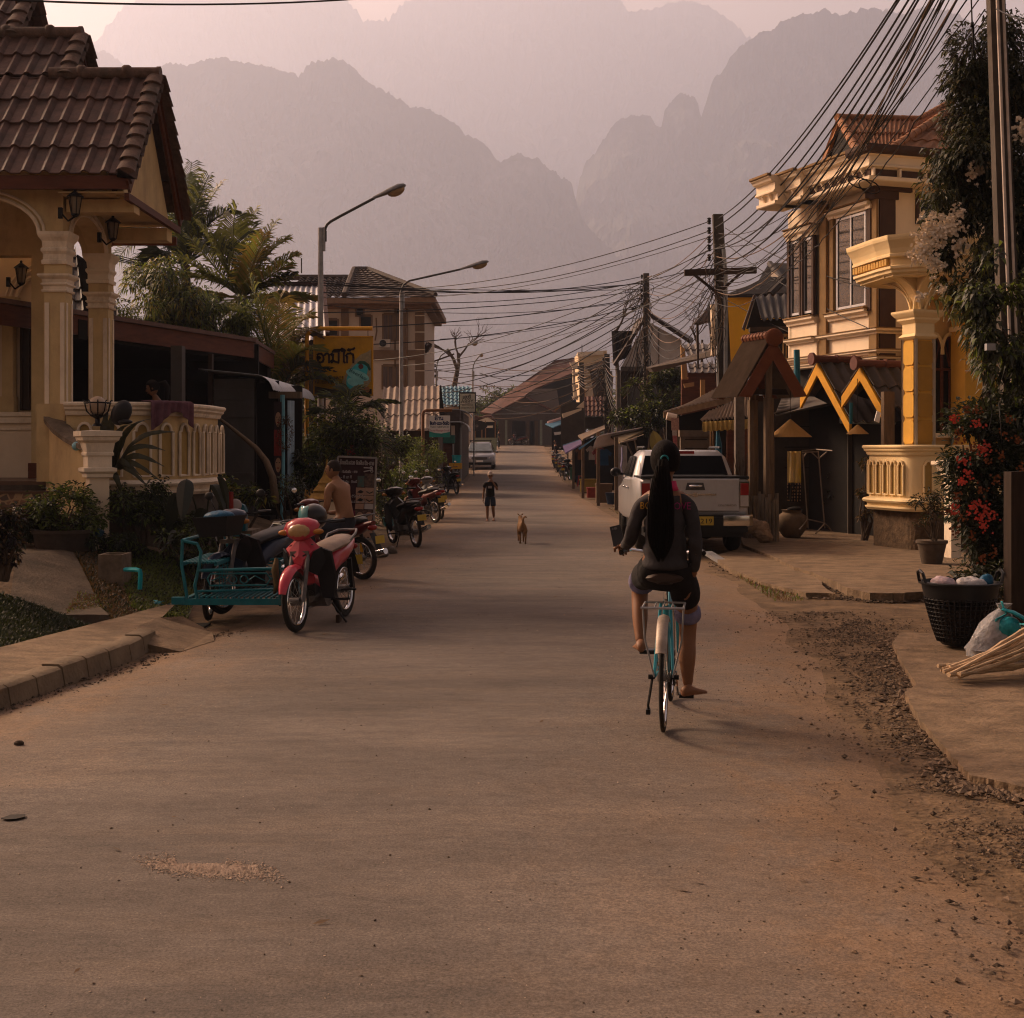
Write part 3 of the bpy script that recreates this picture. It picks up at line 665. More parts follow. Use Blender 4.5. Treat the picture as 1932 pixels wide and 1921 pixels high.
LAO={
'ອ':(.62,[[(.22,.42),(.10,.45),(.10,.60),(.22,.62),(.30,.52),(.22,.42),(.14,.30),(.16,.10),(.32,0),(.50,.10),(.56,.35),(.54,.72),(.40,.95),(.20,.95),(.10,.82)]]),
'າ':(.45,[[(.02,.78),(.08,.94),(.24,.98),(.34,.85),(.34,0)]]),
'ມ':(.72,[[(.12,.98),(.04,.88),(.12,.78),(.20,.88),(.18,.6),(.18,.15),(.08,.02),(.02,.14),(.14,.26),(.34,.10),(.58,.0),(.60,.2),(.60,.98)]]),
'ນ':(.72,[[(.12,.98),(.04,.88),(.12,.78),(.20,.88),(.18,.5),(.18,.0),(.30,.14),(.52,.22),(.64,.12),(.60,.0),(.50,.06),(.58,.3),(.58,.98)]]),
'ໂ':(.40,[[(.30,1.38),(.12,1.50),(.02,1.36),(.14,1.22),(.34,1.30),(.26,1.0),(.26,.1),(.34,0)]]),
'ກ':(.66,[[(.10,0),(.10,.62),(.02,.74),(.14,.94),(.36,1.0),(.54,.88),(.56,.5),(.56,0)]]),
'ີ':(0,[[(-.56,1.16),(-.44,1.34),(-.22,1.36),(-.10,1.18),(-.56,1.16)],[(-.10,1.2),(-.10,1.4)]]),
'ິ':(0,[[(-.56,1.16),(-.44,1.34),(-.22,1.36),(-.10,1.18),(-.56,1.16)]]),
'້':(0,[[(-.42,1.46),(-.50,1.34),(-.36,1.28),(-.30,1.40),(-.10,1.44),(-.02,1.56)]]),
'ັ':(0,[[(-.44,1.36),(-.50,1.24),(-.38,1.16),(-.20,1.20),(-.08,1.38)]]),
'ົ':(0,[[(-.46,1.36),(-.50,1.2),(-.34,1.16),(-.26,1.30),(-.16,1.18),(-.06,1.36)]]),
'ຸ':(0,[[(-.30,-.10),(-.20,-.14),(-.18,-.34)]]),
'ຮ':(.66,[[(.56,1.12),(.40,.98),(.16,.98),(.06,.80),(.14,.62),(.40,.60),(.56,.44),(.56,.12),(.40,0),(.20,.02),(.08,.2),(.12,.40),(.26,.36),(.22,.22)]]),
'ບ':(.68,[[(.12,.98),(.04,.88),(.12,.78),(.20,.88),(.16,.5),(.18,.04),(.56,.04),(.58,.98)]]),
'ຢ':(.70,[[(.12,.98),(.04,.88),(.14,.78),(.22,.90),(.14,.6),(.28,.5),(.14,.4),(.16,.04),(.56,.04),(.60,1.3)]]),
'ວ':(.58,[[(.08,.80),(.20,.97),(.40,.94),(.50,.70),(.50,.25),(.40,.02),(.22,0),(.12,.12),(.20,.26),(.32,.16)]]),
'ດ':(.66,[[(.28,.30),(.34,.16),(.22,.08),(.12,.2),(.06,.5),(.14,.88),(.34,.98),(.52,.86),(.56,.5),(.56,0)]]),
'ຂ':(.66,[[(.10,.82),(.20,.98),(.30,.82),(.18,.66),(.12,.3),(.20,.04),(.42,.04),(.54,.2),(.56,.7),(.48,.98)]]),
'ຜ':(.78,[[(.12,.98),(.04,.88),(.12,.78),(.20,.88),(.16,.4),(.20,.02),(.38,.5),(.56,.02),(.64,.4),(.64,.98)]]),
'ເ':(.30,[[(.12,.98),(.12,.2),(.06,.06),(.18,0),(.24,.12),(.12,.2)]]),
'ສ':(.70,[[(.28,.30),(.34,.14),(.20,.06),(.10,.3),(.10,.76),(.24,.96),(.44,.94),(.54,.7),(.54,0)],[(.44,.94),(.66,1.16)]]),
'ຕ':(.66,[[(.28,.30),(.34,.16),(.20,.06),(.10,.3),(.10,.80),(.22,.98),(.32,.84),(.42,.98),(.54,.8),(.56,0)]]),
'ຍ':(.66,[[(.46,.98),(.16,.96),(.08,.74),(.26,.58),(.10,.48),(.08,.10),(.30,.0),(.52,.10),(.56,.98)]]),
'ງ':(.56,[[(.06,.78),(.18,.96),(.36,.90),(.42,.5),(.34,.02),(.14,.0),(.04,.2),(.14,.34)]]),
'ຊ':(.66,[[(.10,.82),(.20,.98),(.30,.82),(.18,.66),(.12,.3),(.20,.04),(.42,.04),(.54,.2),(.56,.7),(.44,.92),(.62,1.12)]]),
'ແ':(.56,[[(.12,.98),(.12,.2),(.06,.06),(.18,0),(.24,.12),(.12,.2)],[(.40,.98),(.40,.2),(.34,.06),(.46,0),(.52,.12),(.40,.2)]]),
'-':(.45,[[(.05,.45),(.36,.45)]]),' ':(.35,[]),
}
def lao_mb(txt,size,at,right,up,wt=.10,width=None,t=.004):
 right,up=V(right).normalized(),V(up).normalized();n=right.cross(up)
 tot=sum(LAO[c][0]for c in txt);k=(width/tot)if width else size
 mb=MB();x=0;h=wt*size/2
 for c in txt:
  adv,sts=LAO[c]
  for st in sts:
   for a,b in zip(st,st[1:]):
    pa=V(at)+right*(x+a[0])*k+up*a[1]*size;pb=V(at)+right*(x+b[0])*k+up*b[1]*size
    d=(pb-pa)
    if d.length<1e-6:continue
    d=d.normalized();s=d.cross(n)*h
    pa,pb=pa-d*h*.7,pb+d*h*.7
    mb.add([pa-s+n*t,pb-s+n*t,pb+s+n*t,pa+s+n*t],[(0,1,2,3)])
  x+=adv
 return mb
XR,ZU=(1,0,0),(0,0,1)
def lamp(px,Y,ptop,arm,head,label,sc=1.0,curved=False):
 gz_=g(Y);x=X(px,Y)
 t=thing('street_lamp',label,'street lamp',(x,Y,gz_),'street lamps along the left kerb')
 m=MB();m.tube([(x,Y,gz_-.1),(x,Y,ptop)],[.085,.06],12);m.box(x+.05,x+.11,Y-.05,Y+.05,ptop-.55,ptop+.01);
 obj('pole',m,STEEL,t,smooth=40)
 m=MB();m.tube(arm,.035,8);m.cyl((arm[0][0],Y,arm[0][2]-.25),arm[0],.045,n=8)
 obj('arm',m,mat('dark_steel_arm',(.07,.068,.066),.5,metal=.3),t,smooth=40)
 h0,h1=V(head[0]),V(head[1]);d=(h1-h0);L_=d.length;q=d.to_track_quat('X','Z').to_matrix()
 m=MB();sec=[]
 for s,w,hh in((0,.05,.05),(.12,.06,.06),(.30,.10,.075),(.55,.15,.10),(.80,.16,.11),(.95,.10,.07),(1.0,.03,.03)):
  sec.append([h0+q@V((s*L_,w*math.cos(a),hh*(math.sin(a)if math.sin(a)>0 else math.sin(a)*.35)))for a in[2*PI*k/12 for k in range(12)]])
 m.loft(sec);hd=obj('lamp_head',m,mat('lamp_head_grey',(.17,.17,.18),.5,var=.3),t,smooth=50)
 m=MB();m.ball(h0+q@V((L_*.68,0,-.03)),(L_*.26,.12,.13),rot=q);obj('lens',m,mat('amber_lens',(.30,.20,.10),.25,var=.3),t,smooth=True)
Y=32.8
lamp(605,Y,Z(430,Y),[(X(613,Y),Y,Z(436,Y)),(X(614,Y),Y,Z(430,Y)),(X(617,Y),Y,Z(424,Y)),(X(624,Y),Y,Z(418,Y)),(X(640,Y),Y,Z(409,Y)),(X(706,Y),Y,Z(374,Y))],[(X(704,Y),Y,Z(375,Y)),(X(766,Y),Y,Z(350,Y))],'tall grey street lamp in front of the yellow sign, nearest of the row')
Y=47
lamp(757,Y,Z(552,Y),[(X(757,Y),Y,Z(553,Y)),(X(758,Y),Y,Z(545,Y)),(X(762,Y),Y,Z(537,Y)),(X(772,Y),Y,Z(530,Y)),(X(870,Y),Y,Z(508,Y))],[(X(868,Y),Y,Z(509,Y)),(X(922,Y),Y,Z(494,Y))],'grey street lamp in front of the pale guesthouse with long low arm')
Y=80
lamp(823,Y,Z(700,Y),[(X(823,Y),Y,Z(700,Y)),(X(825,Y),Y,Z(684,Y)),(X(832,Y),Y,Z(671,Y)),(X(845,Y),Y,Z(662,Y)),(X(884,Y),Y,Z(652,Y))],[(X(882,Y),Y,Z(653,Y)),(X(902,Y),Y,Z(645,Y))],'street lamp with curved arm in front of the bare tree')
Y=95
lamp(892,Y,Z(700,Y),[(X(892,Y),Y,Z(700,Y)),(X(893,Y),Y,Z(690,Y)),(X(897,Y),Y,Z(681,Y)),(X(903,Y),Y,Z(674,Y))],[(X(901,Y),Y,Z(676,Y)),(X(911,Y),Y,Z(667,Y))],'farthest street lamp above the blue roof')
Y=31;SG=thing('hanging_sign','yellow restaurant sign with a beer bottle hung from a yellow pipe','sign',(X(579,Y),Y,.3))
YP=mat('yellow_paint',(.62,.30,.018),.5,var=.15,dirt=.35,dirtc=(.25,.12,.02),scale=8)
YB=mat('yellow_board',(.50,.26,.012),.55,var=.25,scale=4,dirt=.5,dirtc=(.22,.11,.015))
m=MB();xp=X(579,Y);zt=Z(620,Y);m.tube([(xp,Y,.2),(xp,Y,zt-.25)]+[(xp+.22-.22*math.cos(a),Y,zt-.22+.22*math.sin(a))for a in[PI/2*k/6 for k in range(1,7)]]+[(X(703,Y),Y,zt)],.048,10);obj('pipe',m,YP,SG,smooth=40)
x0,x1,za,zb=X(591,Y),X(704,Y),Z(747,Y),Z(634,Y)
m=MB();m.box(x0,x1,Y+.01,Y+.07,za,zb);bd=obj('board',m,YB,SG)
for xh in(X(694,Y),X(603,Y)):
 m=MB();m.cyl((xh,Y+.04,zb),(xh,Y+.02,zt-.03),.008,n=4);obj('hanger',m,IRON,SG)
m=MB();yy_=Y+.0
for a,b,c_,d_ in((x0,x1,za,za+.03),(x0,x1,zb-.03,zb),(x0,x0+.03,za,zb),(x1-.03,x1,za,zb)):m.box(a,b,Y-.004,Y+.009,c_,d_)
obj('rim',m,YP,bd)
def Q(zx,zy):return V((X((1000+zx/3.842)/1.9213,Y),Y,Z((1100+zy/3.842)/1.9213,Y)))
def flat(pts,off,name,m_,par,dn=(0,-1,0)):
 mb=MB();mb.slab([V(p)+V(dn)*off for p in pts],V(dn)*.003);return obj(name,mb,m_,par)
flat([Q(520,1150),Q(740,1190),Q(900,1215),Q(1150,1215),Q(1335,1190),Q(1335,1270),Q(540,1270)],.0,'base_band',mat('dark_brown_print',(.03,.015,.008),.5),bd)
bt=flat([Q(845,1240),Q(905,1150),Q(960,1010),Q(1040,880),Q(1110,780),Q(1180,715),Q(1270,680),Q(1325,640),Q(1325,1080),Q(1280,1150),Q(1220,1190),Q(1160,1205),Q(1000,1205),Q(930,1225),Q(850,1260)],.004,'bottle',mat('bottle_print',(.34,.27,.15),.35,var=.35,scale=18),bd)
flat([Q(880,1240),Q(935,1150),Q(990,1180),Q(1000,1215)],.006,'bottle_shade',mat('bottle_brown',(.10,.05,.02),.4),bt)
def oval(cx,cy,rx,ry,rot,n=26):
 return[Q(cx+rx*math.cos(t)*math.cos(rot)-ry*math.sin(t)*math.sin(rot),cy+rx*math.cos(t)*math.sin(rot)+ry*math.sin(t)*math.cos(rot))for t in[2*PI*k/n for k in range(n)]]
CY=mat('cyan_print',(.05,.42,.47),.45,var=.3,scale=12)
flat(oval(1130,1010,120,215,.52),.008,'label',CY,bt)
flat(oval(1140,1000,168,66,.35),.012,'label_oval',mat('pale_cyan_print',(.22,.55,.55),.45,var=.3),bt)
flat(oval(1185,880,36,36,0),.014,'label_seal',mat('maroon_print',(.12,.04,.035),.5),bt)
flat(oval(1110,1100,120,62,.25),.011,'label_oval',mat('pale_cyan_print',(.2,.5,.5),.45),bt)
flat([Q(1130,835),Q(1170,800),Q(1240,805),Q(1300,850),Q(1325,920),Q(1300,940),Q(1270,880),Q(1220,845),Q(1150,845)],.013,'neck_label',mat('dark_green_print',(.02,.09,.055),.5),bt)
ang=-.5
obj('lettering',text_mb('Beerlao',.12,Q(1015,945)+V((0,-.022,0)),(math.cos(ang),0,math.sin(ang)),(-math.sin(ang),0,math.cos(ang)),.003,width=.43),mat('teal_ink',(.01,.11,.12),.5),bt)
BRN=mat('brown_ink',(.035,.014,.006),.5)
obj('lettering',lao_mb('ອາມີໂກ້',.21,Q(560,825)+V((0,-.006,0)),XR,ZU,wt=.22,width=.87),BRN,bd)
obj('lettering',text_mb('Restaurant',.10,Q(560,1045)+V((0,-.008,0)),XR,ZU,.003,width=.61),BRN,bd)
obj('lettering',text_mb('Tel : 020 5887 5311',.08,Q(540,1118)+V((0,-.008,0)),XR,ZU,.003,width=.60),BRN,bd)
flat(oval(1265,1202,42,42,0),.012,'coin',mat('copper_print',(.35,.14,.05),.4,var=.4),bd)
Y=60;GH=thing('guesthouse','pale three storey guesthouse with grey tiled roof and brown pilasters','building',(-7,Y,.2))
CRM=mat('guesthouse_cream',(.58,.47,.38),.85,var=.08,dirt=.25,dirtc=(.34,.25,.18));BRW=mat('guesthouse_brown',(.20,.125,.075),.8,var=.15)
xl,xr=X(560,Y),X(800,Y)
m=MB();m.box(xl,xr,Y,Y+8,0,Z(577,Y));obj('wall',m,CRM,GH)
def D5(zx,zy):return((1000+zx/2.744)/1.9213,(600+zy/2.744)/1.9213)
m=MB()
def band(x0,x1,y0,y1,d=.08):m.box(X(x0,Y),X(x1,Y),Y-d,Y,Z(y1,Y),Z(y0,Y))
band(783.5,801,590,835);band(777-18,777-9,590,835);band(644,658,577,690);band(560,801,661,679,.10);band(744,747,577,835,.05)
obj('pilaster',m,BRW,GH)
for y in(596,627,660,700,730):m=MB();m.box(X(783,Y),X(801.5,Y),Y-.11,Y-.01,Z(y,Y)-.02,Z(y,Y)+.02);obj('joint',m,TRIM,GH)
m=MB();m.box(xl-.3,X(824,Y),Y-1.0,Y+8.6,Z(577,Y),Z(566,Y));m.box(xl,X(815,Y),Y-.55,Y+8.4,Z(583,Y),Z(577,Y));obj('eave',m,mat('eave_brown',(.26,.16,.10),.7),GH)
zE2=Z(566,Y)
TL2=mat('grey_brown_tile',(.085,.062,.052),.7,var=.4,dirt=.5,dirtc=(.04,.035,.03),scale=3)
m=MB()
pe=(X(611,Y)-3.2,Y-1.0);rr_=X(824,Y)
zR=Z(505,62);
m.corr((X(640,62)-2,64,zR-.22),(X(668,62),64,zR-.22),(X(668,62)+.1,Y-1,zE2),(xl-.3,Y-1,zE2),.30,.05,.03,rows=11,step=.05)
a1,a2=V((X(665.6,62),62.5,zR)),V((X(692,62),62.5,zR))
m.corr(a1,a2,V((rr_,Y-1.05,zE2)),V((X(655,Y),Y-1.05,zE2)),.12,.02,.03,rows=14,step=.05)
m.add([a2,(rr_,Y-1.05,zE2),(rr_,Y+8.6,zE2),a2+V((0,2,0))],[(0,1,2,3)]);m.add([a1,a2,a2+V((0,2,0)),a1+V((0,2,0))],[(0,1,2,3)])
obj('roof',m,TL2,GH,smooth=35)
m=MB();m.tube([a1,a2],.13,6);m.tube([a2,(rr_,Y-1.05,zE2+.1)],.13,6);m.tube([a1,(X(655,Y),Y-1.05,zE2+.1)],.14,6);m.tube([(xl-1,64,zR-.18),(a1.x,64,zR-.18)],.13,6);obj('ridge_cap',m,TL2,GH,smooth=40)
m=MB();m.cyl((X(556,62),64,zR),(X(556,62),64,zR+.7),.03,n=4);obj('antenna',m,IRON,GH)
CURT=mat('curtain',(.17,.125,.11),.8,var=.5,scale=14,stretch=(2,1,.1))
def win(cx,cy,w,h,curt=True,n=1,par=GH,Yw=Y,fr=BRW,d=.05):
 x0,x1,z0,z1=X(cx-w/2,Yw),X(cx+w/2,Yw),Z(cy+h/2,Yw),Z(cy-h/2,Yw)
 f=MB();t=.07*(Yw/60)**.5
 f.box(x0-t,x0,Yw-d,Yw,z0-t,z1+t);f.box(x1,x1+t,Yw-d,Yw,z0-t,z1+t);f.box(x0,x1,Yw-d,Yw,z1,z1+t*1.6);f.box(x0,x1,Yw-d,Yw,z0-t,z0)
 for k in range(1,n):xx=x0+(x1-x0)*k/n;f.box(xx-t*.4,xx+t*.4,Yw-d,Yw,z0,z1)
 wo=obj('window',f,fr,par);obj('pane',MB().box(x0,x1,Yw-.02,Yw-.005,z0,z1),CURT if curt else GLASSD,wo);return wo
win(742,618,36,46,n=4);win(742,712,38,40,n=4);win(679,589,12,12,False);win(690.5,607,19,18,False);win(627,619,19,28,False);win(753,586,9,9,False)
m=MB();m.box(X(717,Y),X(738,Y),Y-.5,Y-.15,Z(657,Y),Z(642,Y));ac=obj('air_conditioner',m,mat('aged_white',(.55,.48,.42),.6,var=.2),GH)
m=MB();m.cyl((X(724.5,Y),Y-.51,Z(649.5,Y)),(X(724.5,Y),Y-.49,Z(649.5,Y)),.15,n=16);obj('fan_grille',m,BLACK,ac)
m=MB();m.cyl((X(768,Y),Y-.1,0),(X(768,Y),Y-.1,zE2),.05,n=6);m.tube([(X(710,Y),Y-.05,Z(600,Y)),(X(711,Y),Y-.05,Z(625,Y)),(X(708,Y),Y-.05,Z(643,Y))],.03,5);obj('drainpipe',m,BRW,GH)
m=MB();m.corr((X(800,61),61.5,Z(645,61)),(X(806,61),61.5,Z(645,61)),(X(817,61),60.5,Z(652,61)),(X(800,61),60.5,Z(652,61)),.2,.03,.02);m.slab([(X(800,60.6),60.6,Z(668,61)),(X(807,60.6),60.6,Z(663,61)),(X(814,60.6),60.6,Z(652,61)),(X(800,60.6),60.6,Z(652,61))],(0,.6,0));obj('side_canopy',m,WOODD,GH)
Y=45;SH=thing('metal_shed','shed with a bright corrugated metal roof between palms and lamp post','shed',(X(555,Y),Y,.3))
m=MB();m.corr(P(520,538,48),P(609,538,48),P(616,640,43),P(486,650,43),.18,.028,.01);obj('roof',m,mat('zinc_sheet',(.36,.36,.40),.45,metal=.2,var=.3,scale=5,dirt=.5,dirtc=(.16,.12,.09)),SH,smooth=35)
m=MB();m.beam(P(610.5,538,48),P(618,640,43),.12,.45);m.beam(P(520,537,48),P(610,537,48),.2,.12);obj('bargeboard',m,mat('maroon_board',(.05,.018,.016),.7),SH)
m=MB();m.slab([P(500,645,43.2),P(614,640,43.2),P(614,990,43.2),P(500,990,43.2)],(0,.1,0));obj('wall',m,WOODD,SH)
Y=50;SH=thing('fibre_roof_shed','shed under pale fibre cement tile roof in front of the guesthouse','shed',(X(775,Y),Y,.3))
m=MB();m.corr(P(724,731,53),P(829,728,53),P(829,810,49),P(716,815,49),.235,.035,.01,rows=3,step=.035,sharp=False);obj('roof',m,mat('fibre_cement',(.30,.235,.19),.85,var=.3,scale=2,dirt=.6,dirtc=(.12,.09,.07)),SH,smooth=35)
m=MB();m.box(X(724,49.5),X(826,49.5),49.6,53,0,Z(813,49.5));obj('wall',m,WOODD,SH)
BLUEM=mat('blue_tile',(.03,.16,.23),.5,var=.35,scale=6)
BR=thing('blue_roof_house','low house with glazed blue tile roof behind the shop signs','house',(X(860,85),85,.6))
m=MB();m.corr(P(829,729,90),P(889,729,90),P(891,766,84),P(829,766,84),.24,.05,.02,rows=6,step=.05);obj('roof',m,BLUEM,BR,smooth=35)
m=MB();m.box(X(829,85),X(888,85),85,90,.3,Z(768,85));obj('wall',m,CRM,BR)
Y=62;s1=thing('massage_shop','narrow shop with green fascia and white curved awnings beside the round shrub','shop',(X(850,Y),Y,.2))
gy=g(Y)
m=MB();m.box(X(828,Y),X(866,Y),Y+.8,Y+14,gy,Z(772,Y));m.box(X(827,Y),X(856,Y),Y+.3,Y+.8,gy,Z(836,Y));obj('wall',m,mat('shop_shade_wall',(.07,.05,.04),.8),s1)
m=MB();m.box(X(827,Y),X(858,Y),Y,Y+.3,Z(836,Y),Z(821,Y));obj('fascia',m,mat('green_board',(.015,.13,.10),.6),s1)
m=MB();m.box(X(835,Y),X(852,Y),Y+.25,Y+.3,gy,Z(838,Y));obj('door',m,WOODR,s1)
m=MB();m.cyl((X(855,Y),Y,gy),(X(855,Y),Y,Z(838,Y)),.05,n=6);m.cyl((X(870,Y),Y,gy),(X(870,Y),Y,Z(805,Y)),.04,n=6);obj('post',m,STEEL,s1)
AWN=bpy.data.materials['white_awning_sheet']
for(xa,xb,ya,yb,dy)in((831,888,772,785,3),(850,885,795,812,0)):
 m=MB();Ya=Y+dy
 m.grid(lambda u,v:(X(xa+(xb-xa)*(v if v<.6 else .6+.4*math.sin((v-.6)/.4*PI/2)),Ya),Ya-.3+3*u,Z(ya+(0 if v<.5 else(yb-ya)*((v-.5)/.5)**2),Ya)),4,14,thick=(0,0,-.05));obj('awning',m,AWN,s1,smooth=True)
m=MB();m.box(X(851,Y),X(858,Y),Y+.2,Y+.25,Z(822,Y),Z(803,Y));obj('signboard',m,CRM,s1)
Y=47.8;KS=Y/56;t=thing('hanging_sign','white massage and sauna sign hung from a rusty pipe','sign',(X(800,Y),Y,.1))
m=MB();m.tube([(X(798,Y),Y,g(Y)),(X(798,Y),Y,Z(782,Y)),(X(799.5,Y),Y,Z(777,Y)),(X(804,Y),Y,Z(774.5,Y)),(X(853,Y),Y,Z(774,Y))],.055,8);obj('pipe',m,mat('rusty_pipe',(.17,.075,.03),.7,var=.4),t,smooth=40)
x0,x1=X(810,Y),X(849,Y)
m=MB();m.box(x0,x1,Y,Y+.06,Z(825,Y),Z(784,Y));b=obj('board',m,mat('sign_white',(.62,.62,.62),.5,var=.08),t)
INK=mat('navy_ink',(.02,.035,.16),.5);MAG=mat('magenta_ink',(.34,.03,.10),.5);TEA=mat('teal_print',(.01,.22,.20),.5,var=.2)
m=MB();m.slab([(x0,Y-.003,Z(825,Y)),(x1,Y-.003,Z(825,Y)),(x1,Y-.003,Z(815,Y)),(x1-.3,Y-.003,Z(818,Y)),(x0+.2,Y-.003,Z(817,Y)),(x0,Y-.003,Z(814,Y))],(0,-.003,0));obj('base_band',m,TEA,b)
obj('lettering',lao_mb('ຮ້ານ',.12*KS,(X(820,Y),Y-.006,Z(792.5,Y)),XR,ZU,wt=.22,width=.36*KS),INK,b)
obj('lettering',lao_mb('ອົບຢາ-ນວດ-ຂັດຜິວ',.10*KS,(X(811,Y),Y-.006,Z(801.5,Y)),XR,ZU,wt=.24,width=.79*KS),INK,b)
obj('lettering',text_mb('TAC SERVICE',.11*KS,(X(811.5,Y),Y-.006,Z(807.5,Y)),XR,ZU,.004,width=.76*KS),mat('dark_teal_ink',(.01,.07,.06),.5),b)
obj('lettering',text_mb('Sauna-Massage-Scrub',.11*KS,(X(811,Y),Y-.006,Z(814,Y)),XR,ZU,.004,width=.79*KS),MAG,b)
for xx in(817,843):m=MB();m.cyl((X(xx,Y),Y+.03,Z(784,Y)),(X(xx,Y),Y+.03,Z(774,Y)),.012,n=4);obj('hanger',m,IRON,t)
Y=72;t=thing('shop_sign','pale framed guesthouse sign with dark lettering in front of the blue roof','sign',(X(881,Y),Y,.3))
m=MB();m.box(X(866,Y),X(898,Y),Y,Y+.2,Z(779,Y),Z(740,Y));b=obj('frame',m,BLACK,t)
m=MB();m.box(X(868,Y),X(896,Y),Y-.02,Y,Z(777,Y),Z(743,Y));b2=obj('board',m,mat('pale_green_board',(.42,.44,.38),.5),t)
obj('lettering',lao_mb('ແອບບີ',.14,(X(873,Y),Y-.025,Z(752,Y)),XR,ZU,wt=.2,width=.42),BLACK,b2)
obj('lettering',text_mb('ABBY',.30,(X(869.5,Y),Y-.025,Z(761,Y)),XR,ZU,.004,width=.66),BLACK,b2)
obj('lettering',text_mb('BOUTIQUE',.13,(X(872,Y),Y-.025,Z(766,Y)),XR,ZU,.004,width=.55),BLACK,b2)
obj('lettering',text_mb('GUESTHOUSE',.13,(X(869.5,Y),Y-.025,Z(771,Y)),XR,ZU,.004,width=.68),BLACK,b2)
m=MB();m.cyl((X(894,Y),Y+.1,g(Y)),(X(894,Y),Y+.1,Z(778,Y)),.04,n=6);obj('post',m,STEEL,t)
t=thing('spiked_post','cluster of dark tapering spikes above the massage sign','finial',(X(826,57),57,.2))
for k,px in enumerate((816,823.5,831)):
 m=MB();m.tube([P(px,800,57),P(px,770,57),P(px+.5,727,57)],[.16,.14,.02],4);obj('spike',m,DARK,t)
m=MB();m.box(X(812,57),X(836,57),57,57.2,g(57),Z(800,57));obj('base',m,DARK,t)
Y=128;gy=g(Y)
E=thing('end_house','brown roofed house facing down the street at its far end','house',(X(990,Y),Y,gy))
RBR=mat('rust_tile',(.125,.055,.040),.8,var=.4,scale=1.2,dirt=.6,dirtc=(.05,.035,.03));GWL=mat('grey_gable',(.155,.125,.11),.85,var=.15)
def E_(zx,zy,yy=Y):return P((1500+zx/3.2017)/1.9213,(1150+zy/3.2017)/1.9213,yy)
m=MB();m.slab([E_(1240,775,134),E_(1640,500,138),E_(1895,465,140),E_(1900,620,136),E_(1400,830,132),E_(1290,905,130),E_(905,1120,127),E_(770,1100,128.5)],(0,.25,-.15));obj('main_roof',m,RBR,E)
m=MB();m.slab([E_(1290,905,127.2),E_(905,1122,126.6),E_(940,1122,126.6),E_(1290,925,127),E_(1640,1112,126.6),E_(1665,1100,126.6)],(0,1.5,0));obj('porch_roof',m,RBR,E)
m=MB();m.slab([E_(1290,925,127.6),E_(930,1120,127.6),E_(1650,1115,127.6)],(0,.1,0));obj('gable_wall',m,GWL,E);m=MB();m.slab([E_(1400,830,131.5),E_(1660,830,131.5),E_(1690,1040,131.5),E_(1560,1060,131.5),E_(1290,905,131.5)],(0,.1,0));obj('gable_wall',m,GWL,E)
m=MB();m.slab([E_(900,1120,127),E_(1700,1110,127),E_(1700,1120,127),E_(900,1130,127)],(0,.1,0));obj('gutter',m,STEEL,E)
m=MB();m.slab([E_(900,1132,127.3),E_(1700,1122,127.3),E_(1700,1190,127.3),E_(900,1195,127.3)],(0,.3,0));obj('beam',m,mat('grey_brown_beam',(.10,.08,.07),.8),E)
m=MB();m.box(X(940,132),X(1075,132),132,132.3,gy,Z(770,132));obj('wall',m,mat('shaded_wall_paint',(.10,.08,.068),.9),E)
for px in(955,1021):
 m=MB();m.box(X(px-2.2,127.4),X(px+2.2,127.4),127.4,127.7,gy-.1,E_(0,1190,127.4).z);obj('post',m,mat('pale_green_post',(.22,.24,.19),.8),E)
for px in(996,1004,1012):
 m=MB();m.box(X(px-3,131.9),X(px+2.5,131.9),131.7,132,gy,Z(795,132));obj('door_panel',m,WOODG if px!=1004 else DARK,E)
m=MB();m.box(X(966,131.8),X(990,131.8),131.75,132,gy,Z(795,132));obj('doorway',m,DARK,E)
m=MB();m.box(X(930,126),X(1045,126),124.5,133,gy-.3,gy+.06);obj('step',m,CONC,E)
m=MB();m.slab([E_(1400,790,141),E_(1900,600,141),E_(1920,1060,141),E_(1400,1060,141)],(0,.2,0));obj('side_wall',m,DARK,E)
Y=112;gy=g(Y);K=thing('kiosk','small open kiosk with orange brown gable roof behind the parked car','kiosk',(X(912,Y),Y,gy))
m=MB();m.box(X(880,Y),X(937,Y),Y,Y+.2,gy,Z(826,Y));obj('counter',m,mat('pale_green_wall',(.28,.29,.19),.8),K)
m=MB();m.slab([E_(640,1210,Y),E_(830,1140,Y),E_(890,1140,Y),E_(965,1215,Y),E_(940,1215,Y),E_(860,1160,Y),E_(700,1200,Y)],(0,2.5,.1));m.slab([E_(570,1190,Y),E_(700,1150,Y),E_(780,1150,Y),E_(640,1215,Y)],(0,2,0));obj('roof',m,RBR,K)
m=MB();m.slab([E_(700,1215,Y),E_(860,1160,Y),E_(945,1215,Y)],(0,.1,0));m.slab([E_(745,1262,Y-.1),E_(918,1258,Y-.1),E_(918,1285,Y-.1),E_(745,1285,Y-.1)],(0,.05,0));obj('sign_panel',m,TRIM,K)
for zx in(712,790,832,945):
 m=MB();m.slab([E_(zx-6,1200,Y),E_(zx+6,1200,Y),E_(zx+6,1400,Y),E_(zx-6,1400,Y)],(0,.15,0));obj('post',m,mat('orange_wood',(.26,.13,.05),.7),K)
m=MB();m.box(X(882,Y+2),X(937,Y+2),Y+2,Y+2.1,gy,Z(790,Y+2));obj('back_wall',m,DARK,K)
Y=92;t=thing('oval_board','black oval shop board hanging past the white awning','sign',(X(893,Y),Y,g(Y)))
m=MB();m.slab([V((X(893,Y)+math.cos(a)*.95,Y,Z(803,Y)+math.sin(a)*.36))for a in[2*PI*k/24 for k in range(24)]],(0,.06,0));b=obj('board',m,BLACK,t)
